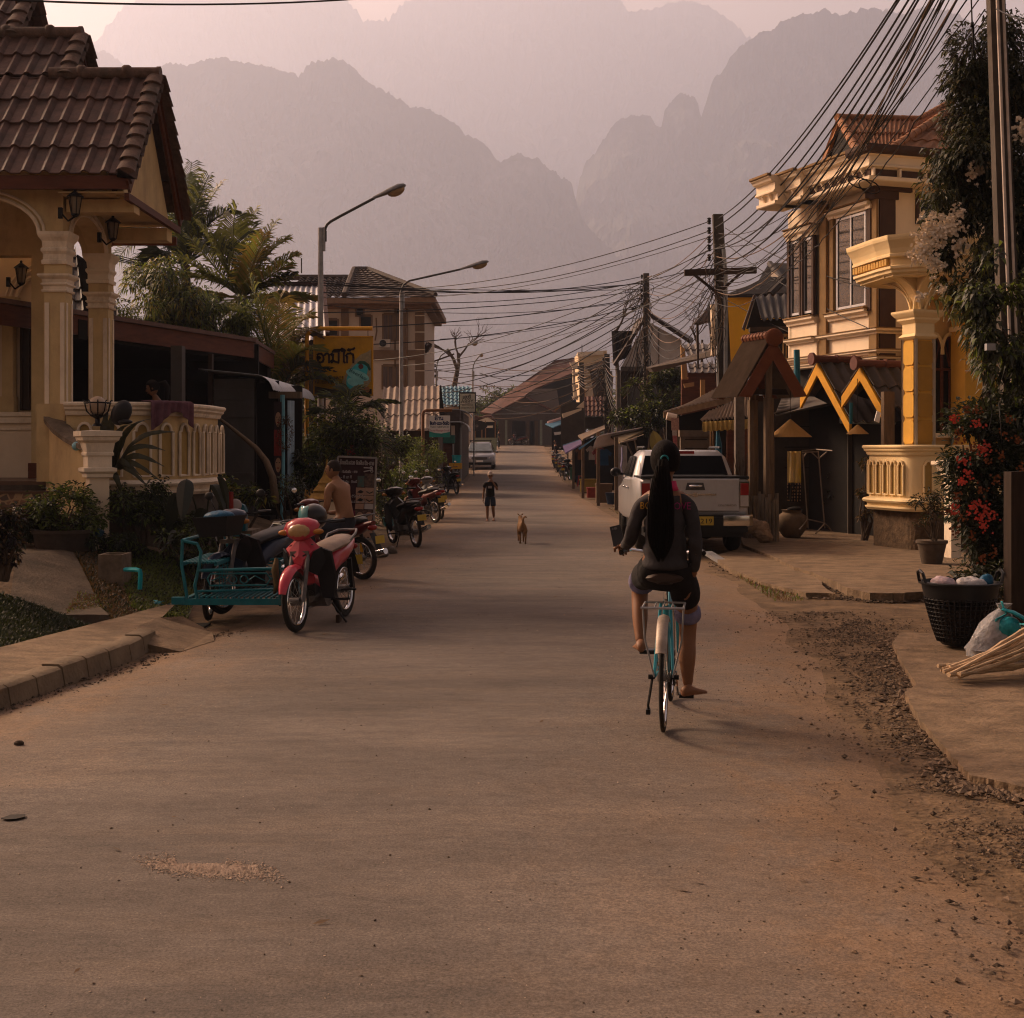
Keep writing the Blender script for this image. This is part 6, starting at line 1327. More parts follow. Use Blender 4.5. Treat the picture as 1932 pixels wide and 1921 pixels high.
hedge('round clipped green shrub below the massage sign',795,865,43,.62,.62,4200,.075,[LG,LD,LG],26,cn=30)
hedge('dark shrub right of the round clipped one',818,880,48,.50,.75,1500,.09,[LD,LG,LD],27)
hedge('dark shrub between the signboard and the parked motorcycles',725,960,31,.5,.55,1500,.10,[LD,LD,LG],28)
hedge('spiky dark plant at the foot of the light blue post',545,925,24.2,.32,.30,900,.12,[LD,LD,LG],29,asp=.2)
hedge('green weedy shrub below the grey shack wall',445,930,22.2,.50,.28,1500,.11,[LD,LG,LY],30)
rd=MB()
for k in range(40):
 c=P(U(655,672),U(840,905),28);d=V((U(-1,1),U(-1,0),U(-1,1))).normalized()*.05;rd.add([c,c+d,c+d.cross(V((0,1,0)))*.5+d*.6],[(0,1,2)])
solo('red_flowers',rd,mat('red_petal',(.22,.008,.008),.6),'hanging red flower spike in the dark shrubs left of the signboard','flowers')
px_,Yp=122,16.1
t=thing('potted_shrub','dense green shrub in a big round clay pot by the steps','potted plant',(X(px_,Yp),Yp,.5))
cl=clumps(X(px_,Yp),Yp,1.00,.42,.35,.30,20,.17,31);obj('foliage',leafset(MB(),cl,3600,.075,.45,.3,3,seed=31),[LG,LD,LG],t);obj('stem',stems(cl,(X(px_,Yp),Yp,.75),7,.012),BARK,t)
m=MB();m.lathe([(.20,0),(.22,.02),(.30,.12),(.34,.26),(.35,.34),(.37,.36),(.37,.40),(.33,.40),(.31,.36),(.05,.34)],(X(px_,Yp),Yp,.38),n=24);obj('pot',m,mat('dark_clay',(.06,.043,.032),.85,var=.45,scale=10),t,smooth=40)
m=MB();
for s in(-1,1):m.box(X(px_,Yp)+s*.16-.04,X(px_,Yp)+s*.16+.04,Yp-.1,Yp+.1,.25,.40)
t2=obj('foot',m,CONCK,t)
t,_=bush('croton_shrub','dark purple leaved shrub at the left edge of the picture','shrub',(X(6,13.2),13.2,.80),(.20,.2,.42),4200,.06,[leafmat('purple_leaf',(.030,.018,.020),(.014,.010,.012)),LD,LB],16,.55,33,base=(X(8,13.2),13.2,.45),asp=.5)
def bigleaf(mb,base,tip,w,fold=.18,sag=.10,n=8,wav=0.0):
 b,e=V(base),V(tip);d=(e-b);s=d.cross(V((0,1,.15))).normalized();nn=s.cross(d).normalized()
 rows=[]
 for i in range(n+1):
  t=i/n;c=b+d*t+V((0,0,-sag*math.sin(PI*t)*0+sag*t*(1-t)*4));ww=w*math.sin(PI*min(1,(t*.96+.04)))**.65*(1-.25*t)*(1+wav*math.sin(i*2.4))
  rows.append([c-s*ww+nn*fold*ww,c-nn*.01,c+s*ww+nn*fold*ww])
 vs=[q for r in rows for q in r]
 mb.add(vs,[(i*3+j,i*3+j+1,(i+1)*3+j+1,(i+1)*3+j)for i in range(n)for j in range(2)])
EL=leafmat('elephant_leaf',(.032,.036,.026),(.016,.019,.014),rough=.4,tr=.1)
t=thing('taro_plant','large dark heart shaped taro leaves in front of the balustrade','plant',P(385,1000,16.8))
for(bx,by,tx,ty,w,yy_)in((352,905,343,985,.16,16.4),(318,1005,335,930,.13,16.6),(398,915,425,975,.10,16.6),(372,1020,385,960,.13,16.7),(430,960,410,900,.07,16.5),(400,1010,440,1050,.11,16.6),(345,1010,318,1040,.12,16.5),(420,990,455,1000,.10,16.7)):
 m=MB();bigleaf(m,P(bx,by,yy_),P(tx,ty,yy_-.15),w*.72,fold=.35);obj('leaf',m,EL,t)
 m=MB();m.tube([P(385,1040,16.8),P((bx+385)/2,(by+1030)/2-15,16.7),P(bx,by,yy_)],.012,5);obj('stalk',m,LD,t)
t=thing('birds_nest_fern','dark strap leaved fern fanning out behind the garden pillar','fern',P(225,900,16.9))
for(tx,ty)in((285,790),(312,850),(300,905),(285,925),(250,800),(205,775),(240,950),(310,880),(268,900),(225,770),(330,815),(200,790)):
 m=MB();b_=P(215,890,16.9);e_=P(tx,ty,16.6);n_=10;rows=[]
 for i in range(n_+1):
  u=i/n_;c=b_.lerp(e_,u)+V((0,-.25*math.sin(PI*u),.16*math.sin(PI*u)));ww=.04*math.sin(PI*(.1+.88*u))*(1+.18*math.sin(i*2.6));s=V((0,.4,.9))if abs(e_.x-b_.x)>abs(e_.z-b_.z)else V((1,.2,0))
  rows+=[c-s*ww,c+V((0,-.008,-.006)),c+s*ww]
 m.add(rows,[(i*3+j,i*3+j+1,(i+1)*3+j+1,(i+1)*3+j)for i in range(n_)for j in range(2)]);obj('frond',m,leafmat('fern_dark',(.046,.046,.022),(.024,.026,.014),tr=.15),t)
hedge('tangle of dark garden leaves between the garden pillar and the taro',262,945,16.9,.42,.30,2200,.075,[LD,LD,LG],41)
hedge('dark leafy mass in front of the taro leaves beside the sidecar',375,1035,16.2,.50,.28,2600,.08,[LD,LD,LG],142)
hedge('dark shrub behind the potted shrub at the porch steps',60,985,16.4,.40,.24,1800,.075,[LD,LD,LD],143)
hedge('low dark leaves along the foot of the porch plinth',225,1025,16.3,.42,.16,1800,.07,[LD,LD,LG],144)
hedge('dark foliage under the balustrade moulding',315,985,17.2,.42,.22,1300,.08,[LD,LD,LG],42)
def tufts(name,label,pts,n,h,mats,seed):
 rnd=random.Random(seed);mb=MB()
 for _ in range(n):
  x,y,z=pts(rnd)
  a=rnd.uniform(0,2*PI);hh=h*rnd.uniform(.4,1.2);lx,ly=math.cos(a)*hh*.5,math.sin(a)*hh*.5;wx,wy=-math.sin(a)*hh*.12,math.cos(a)*hh*.12
  o=len(mb.v);mb.v+=[(x-wx,y-wy,z),(x+wx,y+wy,z),(x+lx*.5+wx,y+ly*.5+wy,z+hh*.7),(x+lx,y+ly,z+hh*.85)];mb.f.append((o,o+1,o+2,o+3));mb.mi.append(rnd.choice((0,0,1))if len(mats)>1 else 0)
 return stuff(name,mb,mats,label=label)
def region(poly,lift=0.0):
 "random ground point inside a picture polygon given as (px, Y)"
 def f(rnd):
  while True:
   u=rnd.random();k=rnd.random()
   (x0,y0),(x1,y1),(x2,y2),(x3,y3)=poly
   px_=(x0*(1-u)+x1*u)*(1-k)+(x3*(1-u)+x2*u)*k;yy_=(y0*(1-u)+y1*u)*(1-k)+(y3*(1-u)+y2*u)*k
   x=X(px_,yy_)
   return x,yy_,gz(x,yy_)+lift-.01
 return f
tufts('ground_cover','green creeping ground cover on the bank',region([(200,17.2),(380,17.4),(352,13.75),(250,13.9)]),16000,.075,[LG,LD],51)
tufts('ground_cover','brown dead stalks on the bank',region([(130,16.4),(250,16.0),(300,13.5),(200,13.2)]),11000,.06,[LB,LD],52)
tufts('grass','grass by the sidewalk',region([(-70,13.3),(85,13.0),(185,12.75),(-70,10.7)]),11000,.06,[LD,LD],53)
tufts('weeds','weeds along the garden edge',region([(150,14.0),(340,14.2),(345,13.5),(120,12.9)]),6000,.05,[LB,LG],54)
tufts('weeds','weeds at the right verge',lambda r:(lambda y:(lerp(RE,y)+r.uniform(.15,.5),y,gz(3,y)))(r.choice((r.uniform(15.5,20),r.uniform(19,40)))),1800,.05,[LB,LG],55)
Y=17.2
Tm=thing('creeper_tree','tall dark creeper covered tree with cream blossom behind the near power pole','tree',(X(1850,Y),Y,.1))
cl=[]
rnd=random.Random(5)
for(px_,py_,r_)in((1850,90,.33),(1900,70,.30),(1835,150,.32),(1880,170,.4),(1845,220,.36),(1915,240,.4),(1850,290,.36),(1800,300,.28),(1900,330,.4),(1845,370,.38),(1800,400,.30),(1780,350,.22),(1900,420,.4),(1850,450,.34),(1790,460,.26),(1900,500,.4),(1850,530,.32),(1800,520,.22),(1925,560,.32),(1870,590,.28),(1900,640,.32),(1840,630,.14),(1870,670,.22),(1840,560,.25),(1930,150,.35),(1935,320,.35),(1925,430,.3),(1835,320,.3),(1925,700,.25),(1790,480,.2)):
 c=P(px_-6,py_,Y+rnd.uniform(-.3,.3));cl.append(((c.x,c.y,c.z),(r_*1.22,r_*1.1,r_*1.15)))
mb=leafset(MB(),cl,38000,.11,.34,.55,3,seed=61,shell=.3)
obj('crown',mb,[leafmat('creeper_leaf',(.040,.042,.016),(.018,.020,.010)),LD,leafmat('creeper_olive',(.085,.075,.022),(.04,.036,.014))],Tm)
m=MB();m.tube([(X(1870,Y+.3),Y+.3,0),(X(1865,Y+.3),Y+.3,3.0),P(1870,300,Y+.3),P(1860,110,Y+.2)],[.10,.08,.06,.03],8);obj('trunk',m,BARK,Tm)
m=MB()
for(px_,py_,a0)in[(1815,70,-1),(1800,150,-1),(1790,100,-1),(1790,200,-1),(1775,260,-1),(1820,60,0),(1900,40,.6),(1860,40,.2),(1780,230,-1),(1765,300,-1),(1800,330,-1),(1770,370,-1),(1915,60,.4)]:
 b_=P(px_+28,py_+25,Y);
 for k in range(5):
  e=P(px_+rnd.uniform(-14,10),py_+rnd.uniform(-22,18),Y+rnd.uniform(-.2,.2));m.tube([b_,e],[.006,.002],3)
  for j in range(9):
   q=b_.lerp(e,rnd.uniform(.3,1));m.tube([q,q+V((rnd.uniform(-.07,.07),rnd.uniform(-.05,.05),rnd.uniform(-.02,.09)))],[.003,.001],3)
obj('twigs',m,BARK,Tm)
fl=MB()
for(px_,py_,r_,n_)in((1780,440,.14,70),(1755,450,.16,80),(1800,425,.12,50),(1745,465,.10,35),(1765,500,.10,50),(1735,480,.12,50),(1760,420,.12,45),(1745,440,.10,40),(1815,465,.10,30),(1810,400,.08,20),(1780,545,.05,10),(1838,320,.10,30),(1860,315,.08,20),(1925,240,.12,30),(1930,265,.1,20),(1870,345,.05,8),(1735,560,.05,12)):
 for k in range(n_):
  c=P(px_,py_,Y-.35)+V((rnd.gauss(0,r_*.55),rnd.uniform(-.1,.1),rnd.gauss(0,r_*.5)))
  for j in range(4):
   d=V((rnd.uniform(-1,1),rnd.uniform(-1,1),rnd.uniform(-1,1))).normalized()*.022;q=c+V((rnd.uniform(-.02,.02),rnd.uniform(-.02,.02),rnd.uniform(-.02,.02)));fl.add([q-d,q+d.cross(V((0,1,0))),q+d,q-d.cross(V((0,1,0)))],[(0,1,2,3)])
obj('blossom',fl,mat('cream_blossom',(.78,.66,.52),.8,var=.3),Tm)
lf=MB();
for(px_,py_)in((1850,475),(1870,485),(1905,470),(1855,500),(1895,495),(1790,600),(1765,575),(1800,575),(1845,690),(1880,600)):
 for k in range(5):b_=P(px_,py_,Y-.45);bigleaf(lf,b_,b_+V((rnd.uniform(-.15,.15),rnd.uniform(-.12,.05),rnd.uniform(-.18,.02))),.025,n=3)
obj('bright_leaves',lf,leafmat('fresh_leaf',(.15,.14,.03),(.08,.08,.02),tr=.35),Tm)
Y=14.6
FC=thing('creeper_vine','leafy vine hanging in front of the near power pole','vine',P(1880,620,14.6))
cl=[]
for(px_,py_,r_)in((1880,500,.20),(1905,530,.22),(1850,560,.20),(1890,590,.24),(1920,600,.2),(1860,630,.20),(1900,660,.24),(1870,690,.18),(1920,700,.2),(1895,740,.2),(1925,770,.22)):
 c=P(px_,py_,14.6);cl.append(((c.x,c.y,c.z),(r_,r_*.8,r_)))
obj('foliage',leafset(MB(),cl,4200,.11,.38,.6,3,seed=171,shell=.4),[leafmat('creeper_leaf',(.040,.042,.016),(.018,.020,.010)),LD,LG],FC)
FB=thing('flowering_bush','big dark bush with coral red flower heads at the right edge','bush',(X(1870,Y),Y,.1))
cl=[]
for(px_,py_,r_)in((1820,790,.18),(1850,800,.22),(1900,790,.26),(1820,840,.22),(1860,850,.28),(1910,860,.28),(1815,900,.20),(1860,915,.28),(1905,930,.28),(1825,960,.18),(1870,980,.28),(1915,1000,.26),(1840,1030,.16),(1880,1050,.22),(1910,1080,.2),(1825,1080,.14),(1860,1095,.16),(1800,870,.10),(1925,780,.25)):
 c=P(px_-3,py_,Y+rnd.uniform(-.2,.3));cl.append(((c.x,c.y,c.z),(r_*1.3,r_*1.1,r_*1.25)))
obj('foliage',leafset(MB(),cl,13500,.085,.5,.2,3,seed=71,shell=.4),[LD,leafmat('bush_leaf',(.035,.045,.022),(.018,.022,.013)),LD],FB)
fr_=MB();fo=MB();fn=0
heads=[(1800,792,1),(1825,772,0),(1812,815,0),(1843,775,0),(1845,800,1),(1862,842,1),(1850,850,1),(1838,845,0),(1812,830,0),(1820,870,1),(1826,895,1),(1816,910,1),(1808,935,0),(1835,960,1),(1850,975,1),(1862,960,1),(1872,975,1),(1846,950,1),(1800,960,1),(1790,965,0),(1815,975,0),(1858,992,1),(1905,790,0),(1895,820,0),(1918,830,0),(1925,880,0),(1865,870,0),(1880,905,0),(1905,985,0),(1920,1000,0),(1875,1040,0),(1850,925,0),(1805,1000,0),(1890,860,0),(1835,1010,0),(1855,1055,0)]
for(px_,py_,red)in heads:
 for k in range(22 if red else 14):
  c=P(px_,py_,Y-.42)+V((rnd.gauss(0,.030),rnd.uniform(-.03,.05),rnd.gauss(0,.028)));mbx=fr_ if red else fo
  for j in range(3):
   d=V((rnd.uniform(-1,1),rnd.uniform(-.6,.6),rnd.uniform(-1,1))).normalized()*.014;mbx.add([c-d,c+d.cross(V((0,1,0))),c+d,c-d.cross(V((0,1,0)))],[(0,1,2,3)])
obj('coral_flowers',fr_,mat('coral_petal',(.58,.085,.055),.6,var=.3),FB);obj('faded_flowers',fo,mat('faded_petal',(.23,.075,.028),.7,var=.4),FB)
obj('stem',stems([(c,r)for c,r in cl],(X(1860,Y+.2),Y+.2,.05),12,.03),BARK,FB)
t,_=bush('thorn_plant','spiny potted plant with faded flower heads beside the ochre balustrade','potted plant',(X(1745,19.5),19.5,.90),(.25,.2,.36),900,.06,[LD,LB,LD],12,.45,77,base=(X(1762,19.5),19.5,.35),nst=9,sr=.014)
m=MB();m.lathe([(.13,0),(.14,.02),(.20,.30),(.22,.31),(.22,.35),(.19,.35),(.05,.33)],(X(1758,19.5),19.5,.08),n=20);obj('pot',m,mat('grey_pot',(.10,.075,.055),.85,var=.4),t,smooth=40)
t,_=bush('leafy_plant','glossy dark leafy plant behind the black basket','plant',(X(1855,13.2),13.2,.42),(.30,.2,.20),1100,.10,[LD,leafmat('glossy_leaf',(.05,.055,.028),(.02,.025,.014),rough=.25),LD],12,.5,78,base=(X(1850,13.2),13.2,.08),asp=.4)
t,_=bush('yard_shrub','dark broad leaved shrub behind the clothes rack','shrub',(X(1585,27.5),27.5,1.35),(.50,.3,.75),1500,.15,[LD,LD,LG],16,.5,79,base=(X(1585,27.5),27.5,.1),asp=.6)
t,_=bush('yard_shrub','low dry orange shrub left of the rough plinth','shrub',(X(1632,24.5),24.5,.9),(.10,.1,.6),500,.07,[LB,LD,LB],8,.9,80,base=(X(1630,24.5),24.5,.1))
t,_=bush('roadside_tree','dark green tree in front of the tiled house behind the stalls','tree',(X(1275,50),50,Z(745,50)),(1.5,1.2,.95),6000,.22,[LD,LD,LG],24,.42,81,base=(X(1275,50),50,.1),sr=.07)
t,_=bush('roadside_tree','dark green bush above the white edged awning','tree',(X(1215,47),47,Z(790,47)),(1.2,.8,.5),2500,.18,[LD,LD,LG],16,.5,82,base=(X(1215,47),47,.1),sr=.05)
t=thing('rubber_plant','large oval yellow green leaves behind the pickup roof','plant',P(1235,880,29))
for(bx,by,tx,ty,w)in((1245,862,1232,812,.16),(1250,880,1262,835,.13),(1235,880,1222,845,.11)):
 m=MB();bigleaf(m,P(bx,by,29),P(tx,ty,29),w,sag=.02,n=8);obj('leaf',m,leafmat('oval_leaf',(.13,.10,.035),(.07,.06,.025),rough=.3,tr=.2),t)
m=MB();m.tube([P(1250,960,29),P(1247,870,29)],.03,6);obj('stem',m,BARK,t)
def bare(name,label,base,h,seed,lean=.1,r=.12,depth=6,spread=.55,first=.45):
 rnd=random.Random(seed);m=MB();t=thing(name,label,'tree',base)
 def br(p,d,L_,r_,k):
  if k==0:return
  mid=p+d*L_*.5+V((rnd.uniform(-1,1),rnd.uniform(-1,1),rnd.uniform(-1,1)))*L_*.08;e=p+d*L_
  m.tube([p,mid,e],[r_,r_*.8,r_*.6],5 if k>3 else 3,cap=False)
  for _ in range(3 if k<depth-1 else 2):
   nd_=(d+V((rnd.uniform(-1,1),rnd.uniform(-1,1),rnd.uniform(-.55,.7)))*spread*1.35).normalized()
   br(p.lerp(e,rnd.uniform(.6,1)),nd_,L_*rnd.uniform(.55,.85),r_*.58,k-1)
 m.tube([V(base),V(base)+V((0,0,h*first))],[r*1.2,r],6)
 br(V(base)+V((0,0,h*first)),V((lean,0,1)).normalized(),h*.26,r,depth)
 obj('branches',m,BARK,t);return t
bare('bare_tree','bare leafless tree behind the curved street lamp',(X(857,100),100,g(100)),9.2,4,.1,.26,6,.6)
bare('bare_tree','bare twiggy tree behind the grey timbered house',(X(1165,80),80,g(80)),9.3,9,-.05,.12,6,.6,.62)
bare('bare_tree','bare twiggy tree seen under the yellow house porch',(X(1325,60),60,g(60)),7.4,12,0,.08,6,.6,.6)
far=[];rnd=random.Random(9)
for k in range(70):x=rnd.uniform(-26,14);far.append(((x,190+rnd.uniform(-12,12),4+rnd.uniform(0,5.2)),(2.4,2,1.9)))
stuff('woods',leafset(MB(),far,16000,.85,.7,.1,2,seed=90),[LG,LD])
t,_=bush('garden_tree','dark rounded tree left of the end house','tree',(X(922,135),135,Z(770,135)),(2.2,2,1.8),2200,.35,[LG,LD,LD],14,.5,92,base=(X(922,135),135,2.1),sr=.1)
t,_=bush('garden_tree','dark tree mass behind the salon shack','tree',(X(520,38),38,2.2),(1.6,1.2,1.3),3800,.22,[LD,LD,LG],20,.45,93,base=(X(520,38),38,.3),sr=.08)
BODYP=mat('pink_red_paint',(.50,.045,.075),.28,var=.25,scale=5,coat=.4,dirt=.35,dirtc=(.22,.08,.06))
BODYK=mat('black_paint',(.016,.015,.016),.3,var=.2,coat=.3)
SEATM=mat('seat_vinyl',(.03,.027,.026),.5,var=.3);SEATL=mat('worn_tan_seat',(.34,.25,.19),.6,var=.3,scale=8)
ENG=mat('engine_metal',(.16,.15,.145),.45,metal=.6,var=.4,scale=12);LENS=mat('headlamp_lens',(.42,.27,.12),.15,var=.3,scale=9,coat=.5);REDL=mat('red_lens',(.26,.012,.010),.2,var=.2,coat=.4)
MIRR=mat('mirror_glass',(.75,.78,.80),.03,metal=1.0,var=0);SPOKE=mat('spoke_steel',(.35,.33,.31),.3,metal=.9,var=.2)
def wheel(par,c,r,tw,nm='wheel',spokes=18,ax='x',tyre=RUB,T=None,hub=.05):
 m=MB();m.T=T;m.torus(c,r-tw*.75,tw*.75,ax,36,8,flat=.85);w=obj(nm,m,tyre,par,smooth=True)
 m=MB();m.T=T;m.torus(c,r-tw*1.65,tw*.30,ax,32,6,flat=2.0);obj('rim',m,CHROME,w,smooth=True)
 m=MB();m.T=T;c=V(c);a1=V((1,0,0))if ax=='x' else V((0,1,0))
 for k in range(spokes):
  a=2*PI*k/spokes;e=c+V((0,math.cos(a),math.sin(a)))*(r-tw*1.7);b=c+a1*(hub*.7*(1 if k%2 else-1))+V((0,math.cos(a+.5),math.sin(a+.5)))*hub*.7
  m.tube([b,e],.0022 if r>.3 else .003,3,cap=False)
 obj('spokes',m,SPOKE,w)
 m=MB();m.T=T;m.cyl(c-a1*hub,c+a1*hub,hub*.8,n=12);obj('hub',m,ENG,w,smooth=40)
 return w
def ell(y,z,rx,rz,n=12,tilt=0.0):return[V((rx*math.cos(a),y+tilt*rz*math.sin(a),z+rz*math.sin(a)))for a in[2*PI*k/n for k in range(n)]]
def moto(name,label,group,paint,seat,basket=False):
 t=thing(name,label,'motorcycle',(0,0,0),group)
 wheel(t,(0,-.60,.285),.285,.045,'wheel');wheel(t,(0,.64,.285),.285,.042,'wheel')
 m=MB()
 for s in(-1,1):m.tube([(s*.075,.64,.285),(s*.08,.47,.72)],[.026,.022],8)
 m.box(-.09,.09,.42,.50,.70,.74);m.tube([(0,.47,.72),(0,.38,.96)],.03,8);obj('fork',m,ENG,t,smooth=40)
 m=MB();rings=[]
 for k in range(9):
  a=.30+1.85*k/8;r0=.325;cy,cz=.64+math.cos(a)*r0,.285+math.sin(a)*r0
  nr=V((0,math.cos(a),math.sin(a)));w=.062*(.55+.5*math.sin(PI*k/8))
  rings.append([V((0,.64,.285))+nr*r0*q+V((x,0,0))for x,q in((-w,.93),(-w*.6,1.03),(0,1.06),(w*.6,1.03),(w,.93),(w*.5,.98),(0,1.0),(-w*.5,.98))])
 m.loft(rings);obj('front_fender',m,paint,t,smooth=50)
 m=MB();m.loft([[V(q)for q in((-.03,.52,.60),(.03,.52,.60),(.05,.52,.66),(.0,.525,.70),(-.05,.52,.66))],[V(q)for q in((-.05,.47,.56),(.05,.47,.56),(.125,.47,.74),(.0,.46,.86),(-.125,.47,.74))],[V(q)for q in((-.09,.38,.50),(.09,.38,.50),(.175,.40,.76),(.0,.36,.92),(-.175,.40,.76))],[V(q)for q in((-.07,.30,.50),(.07,.30,.50),(.13,.30,.74),(.0,.30,.88),(-.13,.30,.74))]]);obj('front_cowl',m,paint,t,smooth=28)
 for s in(-1,1):m=MB();m.slab([(s*.06,.485,.56),(s*.13,.475,.73),(s*.185,.41,.77),(s*.20,.36,.64),(s*.12,.38,.50)],(s*.012,.01,0));obj('side_cowl',m,BLACK,t)
 m=MB()
 for s in(-1,1):m.slab([(s*.10,.44,.80),(s*.24,.33,.72),(s*.25,.24,.45),(s*.20,.20,.26),(s*.12,.26,.28),(s*.10,.34,.55)],(s*.01,-.03,0))
 obj('leg_shield',m,BLACK,t,smooth=40)
 m=MB();m.loft([ell(.505,.915,.06,.055,n=10),ell(.475,.925,.125,.095,n=10),ell(.43,.945,.175,.105,n=10),ell(.36,.975,.17,.075,n=10),ell(.29,.995,.08,.035,n=10)]);obj('headlight_cowl',m,paint,t,smooth=60)
 m=MB();m.ball((0,.472,.925),(.118,.05,.072),10,8);obj('headlight',m,LENS,t,smooth=True)
 for s in(-1,1):
  m=MB();m.ball((s*.17,.43,.915),(.06,.04,.028));obj('indicator',m,mat('amber_glass',(.40,.16,.03),.2),t,smooth=True)
 m=MB();m.tube([(-.34,.24,1.0),(-.20,.32,1.0),(0,.37,.98),(.20,.32,1.0),(.34,.24,1.0)],.011,6)
 for s in(-1,1):m.tube([(s*.36,.22,1.0),(s*.25,.29,1.0)],.019,8);m.tube([(s*.34,.30,1.0),(s*.22,.36,.99)],.006,4)
 obj('handlebar',m,BLACK,t,smooth=40)
 for s in(-1,1):
  m=MB();m.tube([(s*.22,.32,1.0),(s*.26,.34,1.10),(s*.30,.32,1.16)],.006,5);m.ball((s*.31,.325,1.19),(.055,.018,.042));mi_=obj('mirror',m,BLACK,t,smooth=True)
  m=MB();m.ball((s*.31,.309,1.19),(.047,.006,.035));obj('glass',m,MIRR,mi_,smooth=True)
 m=MB();m.loft([ell(.30,.46,.07,.06),ell(.12,.40,.09,.07),ell(-.05,.50,.11,.12),ell(-.22,.60,.13,.13),ell(-.45,.64,.13,.10),ell(-.68,.70,.10,.07),ell(-.86,.76,.05,.03)]);obj('body_panel',m,paint,t,smooth=60)
 m=MB();m.loft([ell(.10,.64,.06,.02),ell(.0,.70,.12,.05),ell(-.20,.735,.15,.055),ell(-.42,.76,.155,.06),ell(-.62,.79,.13,.05),ell(-.70,.78,.06,.03)]);obj('seat',m,seat,t,smooth=60)
 m=MB();m.tube([(.13,-.45,.76),(.15,-.62,.84),(.10,-.78,.87),(0,-.82,.87),(-.10,-.78,.87),(-.15,-.62,.84),(-.13,-.45,.76)],.013,6);obj('grab_rail',m,ENG,t,smooth=40)
 m=MB();m.ball((0,-.84,.70),(.085,.035,.04));obj('taillight',m,REDL,t,smooth=True)
 m=MB();m.slab([(-.05,-.84,.62),(.05,-.84,.62),(.05,-.96,.42),(-.05,-.96,.42)],(0,.01,.01));rf_=obj('rear_fender',m,BLACK,t)
 m=MB();m.slab([(-.08,-.965,.60),(.08,-.965,.60),(.08,-.975,.50),(-.08,-.975,.50)],(0,-.004,0));obj('number_plate',m,mat('plate_yellow',(.50,.34,.05),.5,var=.2),rf_)
 m=MB();m.cyl((-.11,.08,.30),(.11,.08,.30),.12,n=12);m.tube([(0,.30,.30),(0,.08,.30)],[.06,.08],10);m.cbox((0,-.05,.30),(.16,.28,.16));obj('engine',m,ENG,t,smooth=40)
 m=MB();m.tube([(.03,.28,.26),(.10,.2,.17),(.12,-.1,.17),(.13,-.35,.24)],.016,6);m.tube([(.13,-.30,.22),(.135,-.62,.31),(.14,-.92,.38)],[.034,.045,.042],10);obj('exhaust',m,CHROME,t,smooth=50)
 m=MB()
 for s in(-1,1):m.cyl((s*.08,.02,.24),(s*.30,.02,.24),.014,n=6);m.cyl((s*.08,-.32,.30),(s*.24,-.32,.30),.012,n=6);m.tube([(s*.08,-.60,.285),(s*.07,-.2,.30)],.016,5);m.tube([(s*.09,-.60,.30),(s*.12,-.48,.60)],[.02,.028],6)
 m.tube([(-.08,.0,.24),(-.20,-.12,.0)],.011,5);m.box(-.06,.06,.1,.3,.30,.42);obj('frame',m,BLACK,t,smooth=40)
 if basket:
  m=MB();m.lathe([(.13,0),(.17,.18),(.18,.2),(.165,.2),(.12,.02)],(0,.62,.78),sq=True,sx=1.2);obj('basket',m,BLACK,t)
  m=MB();m.ball((0,.62,.98),(.17,.12,.06));obj('bag',m,mat('blue_bag',(.01,.10,.20),.5,var=.5,scale=20,bump=.5),t,smooth=True)
 return t
def place(t,rear_px,rear_Y,phi):
 fx,fy=-math.sin(phi),math.cos(phi);x=X(rear_px,rear_Y)+fx*.60;y=rear_Y+fy*.60
 t.location=(x,y,g(y)+(.03 if abs(x)<1.9 else .0));t.rotation_euler=(0,-.07 if t['category']=='motorcycle' else 0,phi)
pk=moto('motorcycle','pink motorcycle with tan seat facing the camera beside the teal sidecar','motorcycles along the left kerb',BODYP,SEATL)
fw=V((-.24,-.97,0)).normalized();ph=math.atan2(.24,-.97)
pk.location=(-1.987-fw.x*.64,12.72-fw.y*.64,.02);pk.rotation_euler=(0,.05,ph)
for c in list(pk.children):
 if c.name.startswith('mirror'):
  for d in list(c.children):bpy.data.objects.remove(d)
  bpy.data.objects.remove(c)
for k,s in enumerate((-1,1)):
 m=MB();m.slab([(s*.02+s*.02,.512,.70),(s*.07,.505,.715),(s*.075,.50,.70),(s*.04,.51,.685)],(0,.004,0));o=obj('vent',m,BLACK,pk)
kp=moto('motorcycle','black motorcycle with round mirrors parked nearest on the left kerb','motorcycles along the left kerb',BODYK,SEATM)
place(kp,786,24.0,math.radians(24))
mm_={'black_paint':mat('dark_red_paint',(.12,.016,.016),.3,coat=.3)};mg={'black_paint':mat('silver_paint',(.30,.30,.31),.3,metal=.3,coat=.3)};mb_={'black_paint':mat('navy_paint',(.02,.03,.06),.3,coat=.3)}
LK='motorcycles along the left kerb';RK='motorcycles under the right awnings'
def mc(px,Y,deg,label,grp,mmap=None):
 c=dup(kp,(0,0,0),0,label,grp,matmap=mmap);place(c,px,Y,math.radians(deg));return c
mc(822,32.3,30,'dark red motorcycle in front of the silver one below the round shrub',LK,mm_)
mc(832,34.0,20,'silver motorcycle partly behind the dark red one',LK,mg)
mc(862,51,20,'small dark motorcycle below the yellow cloth table',LK,None)
mc(684,18.1,49,'red motorcycle that the shirtless man sits on',LK,mm_)
mc(1066,66,-12,'nearest motorcycle under the lilac awning',RK,None)
mc(1058,71,-8,'silver motorcycle second under the lilac awning',RK,mg)
mc(1052,77,-8,'dark motorcycle third in line under the lilac awning',RK,mb_)
mc(1046,84,-10,'farthest motorcycle at the right kerb below the blue awning',RK,None)
mc(990,126.5,75,'motorcycle parked on the porch of the end house','motorcycles at the end house',mm_)
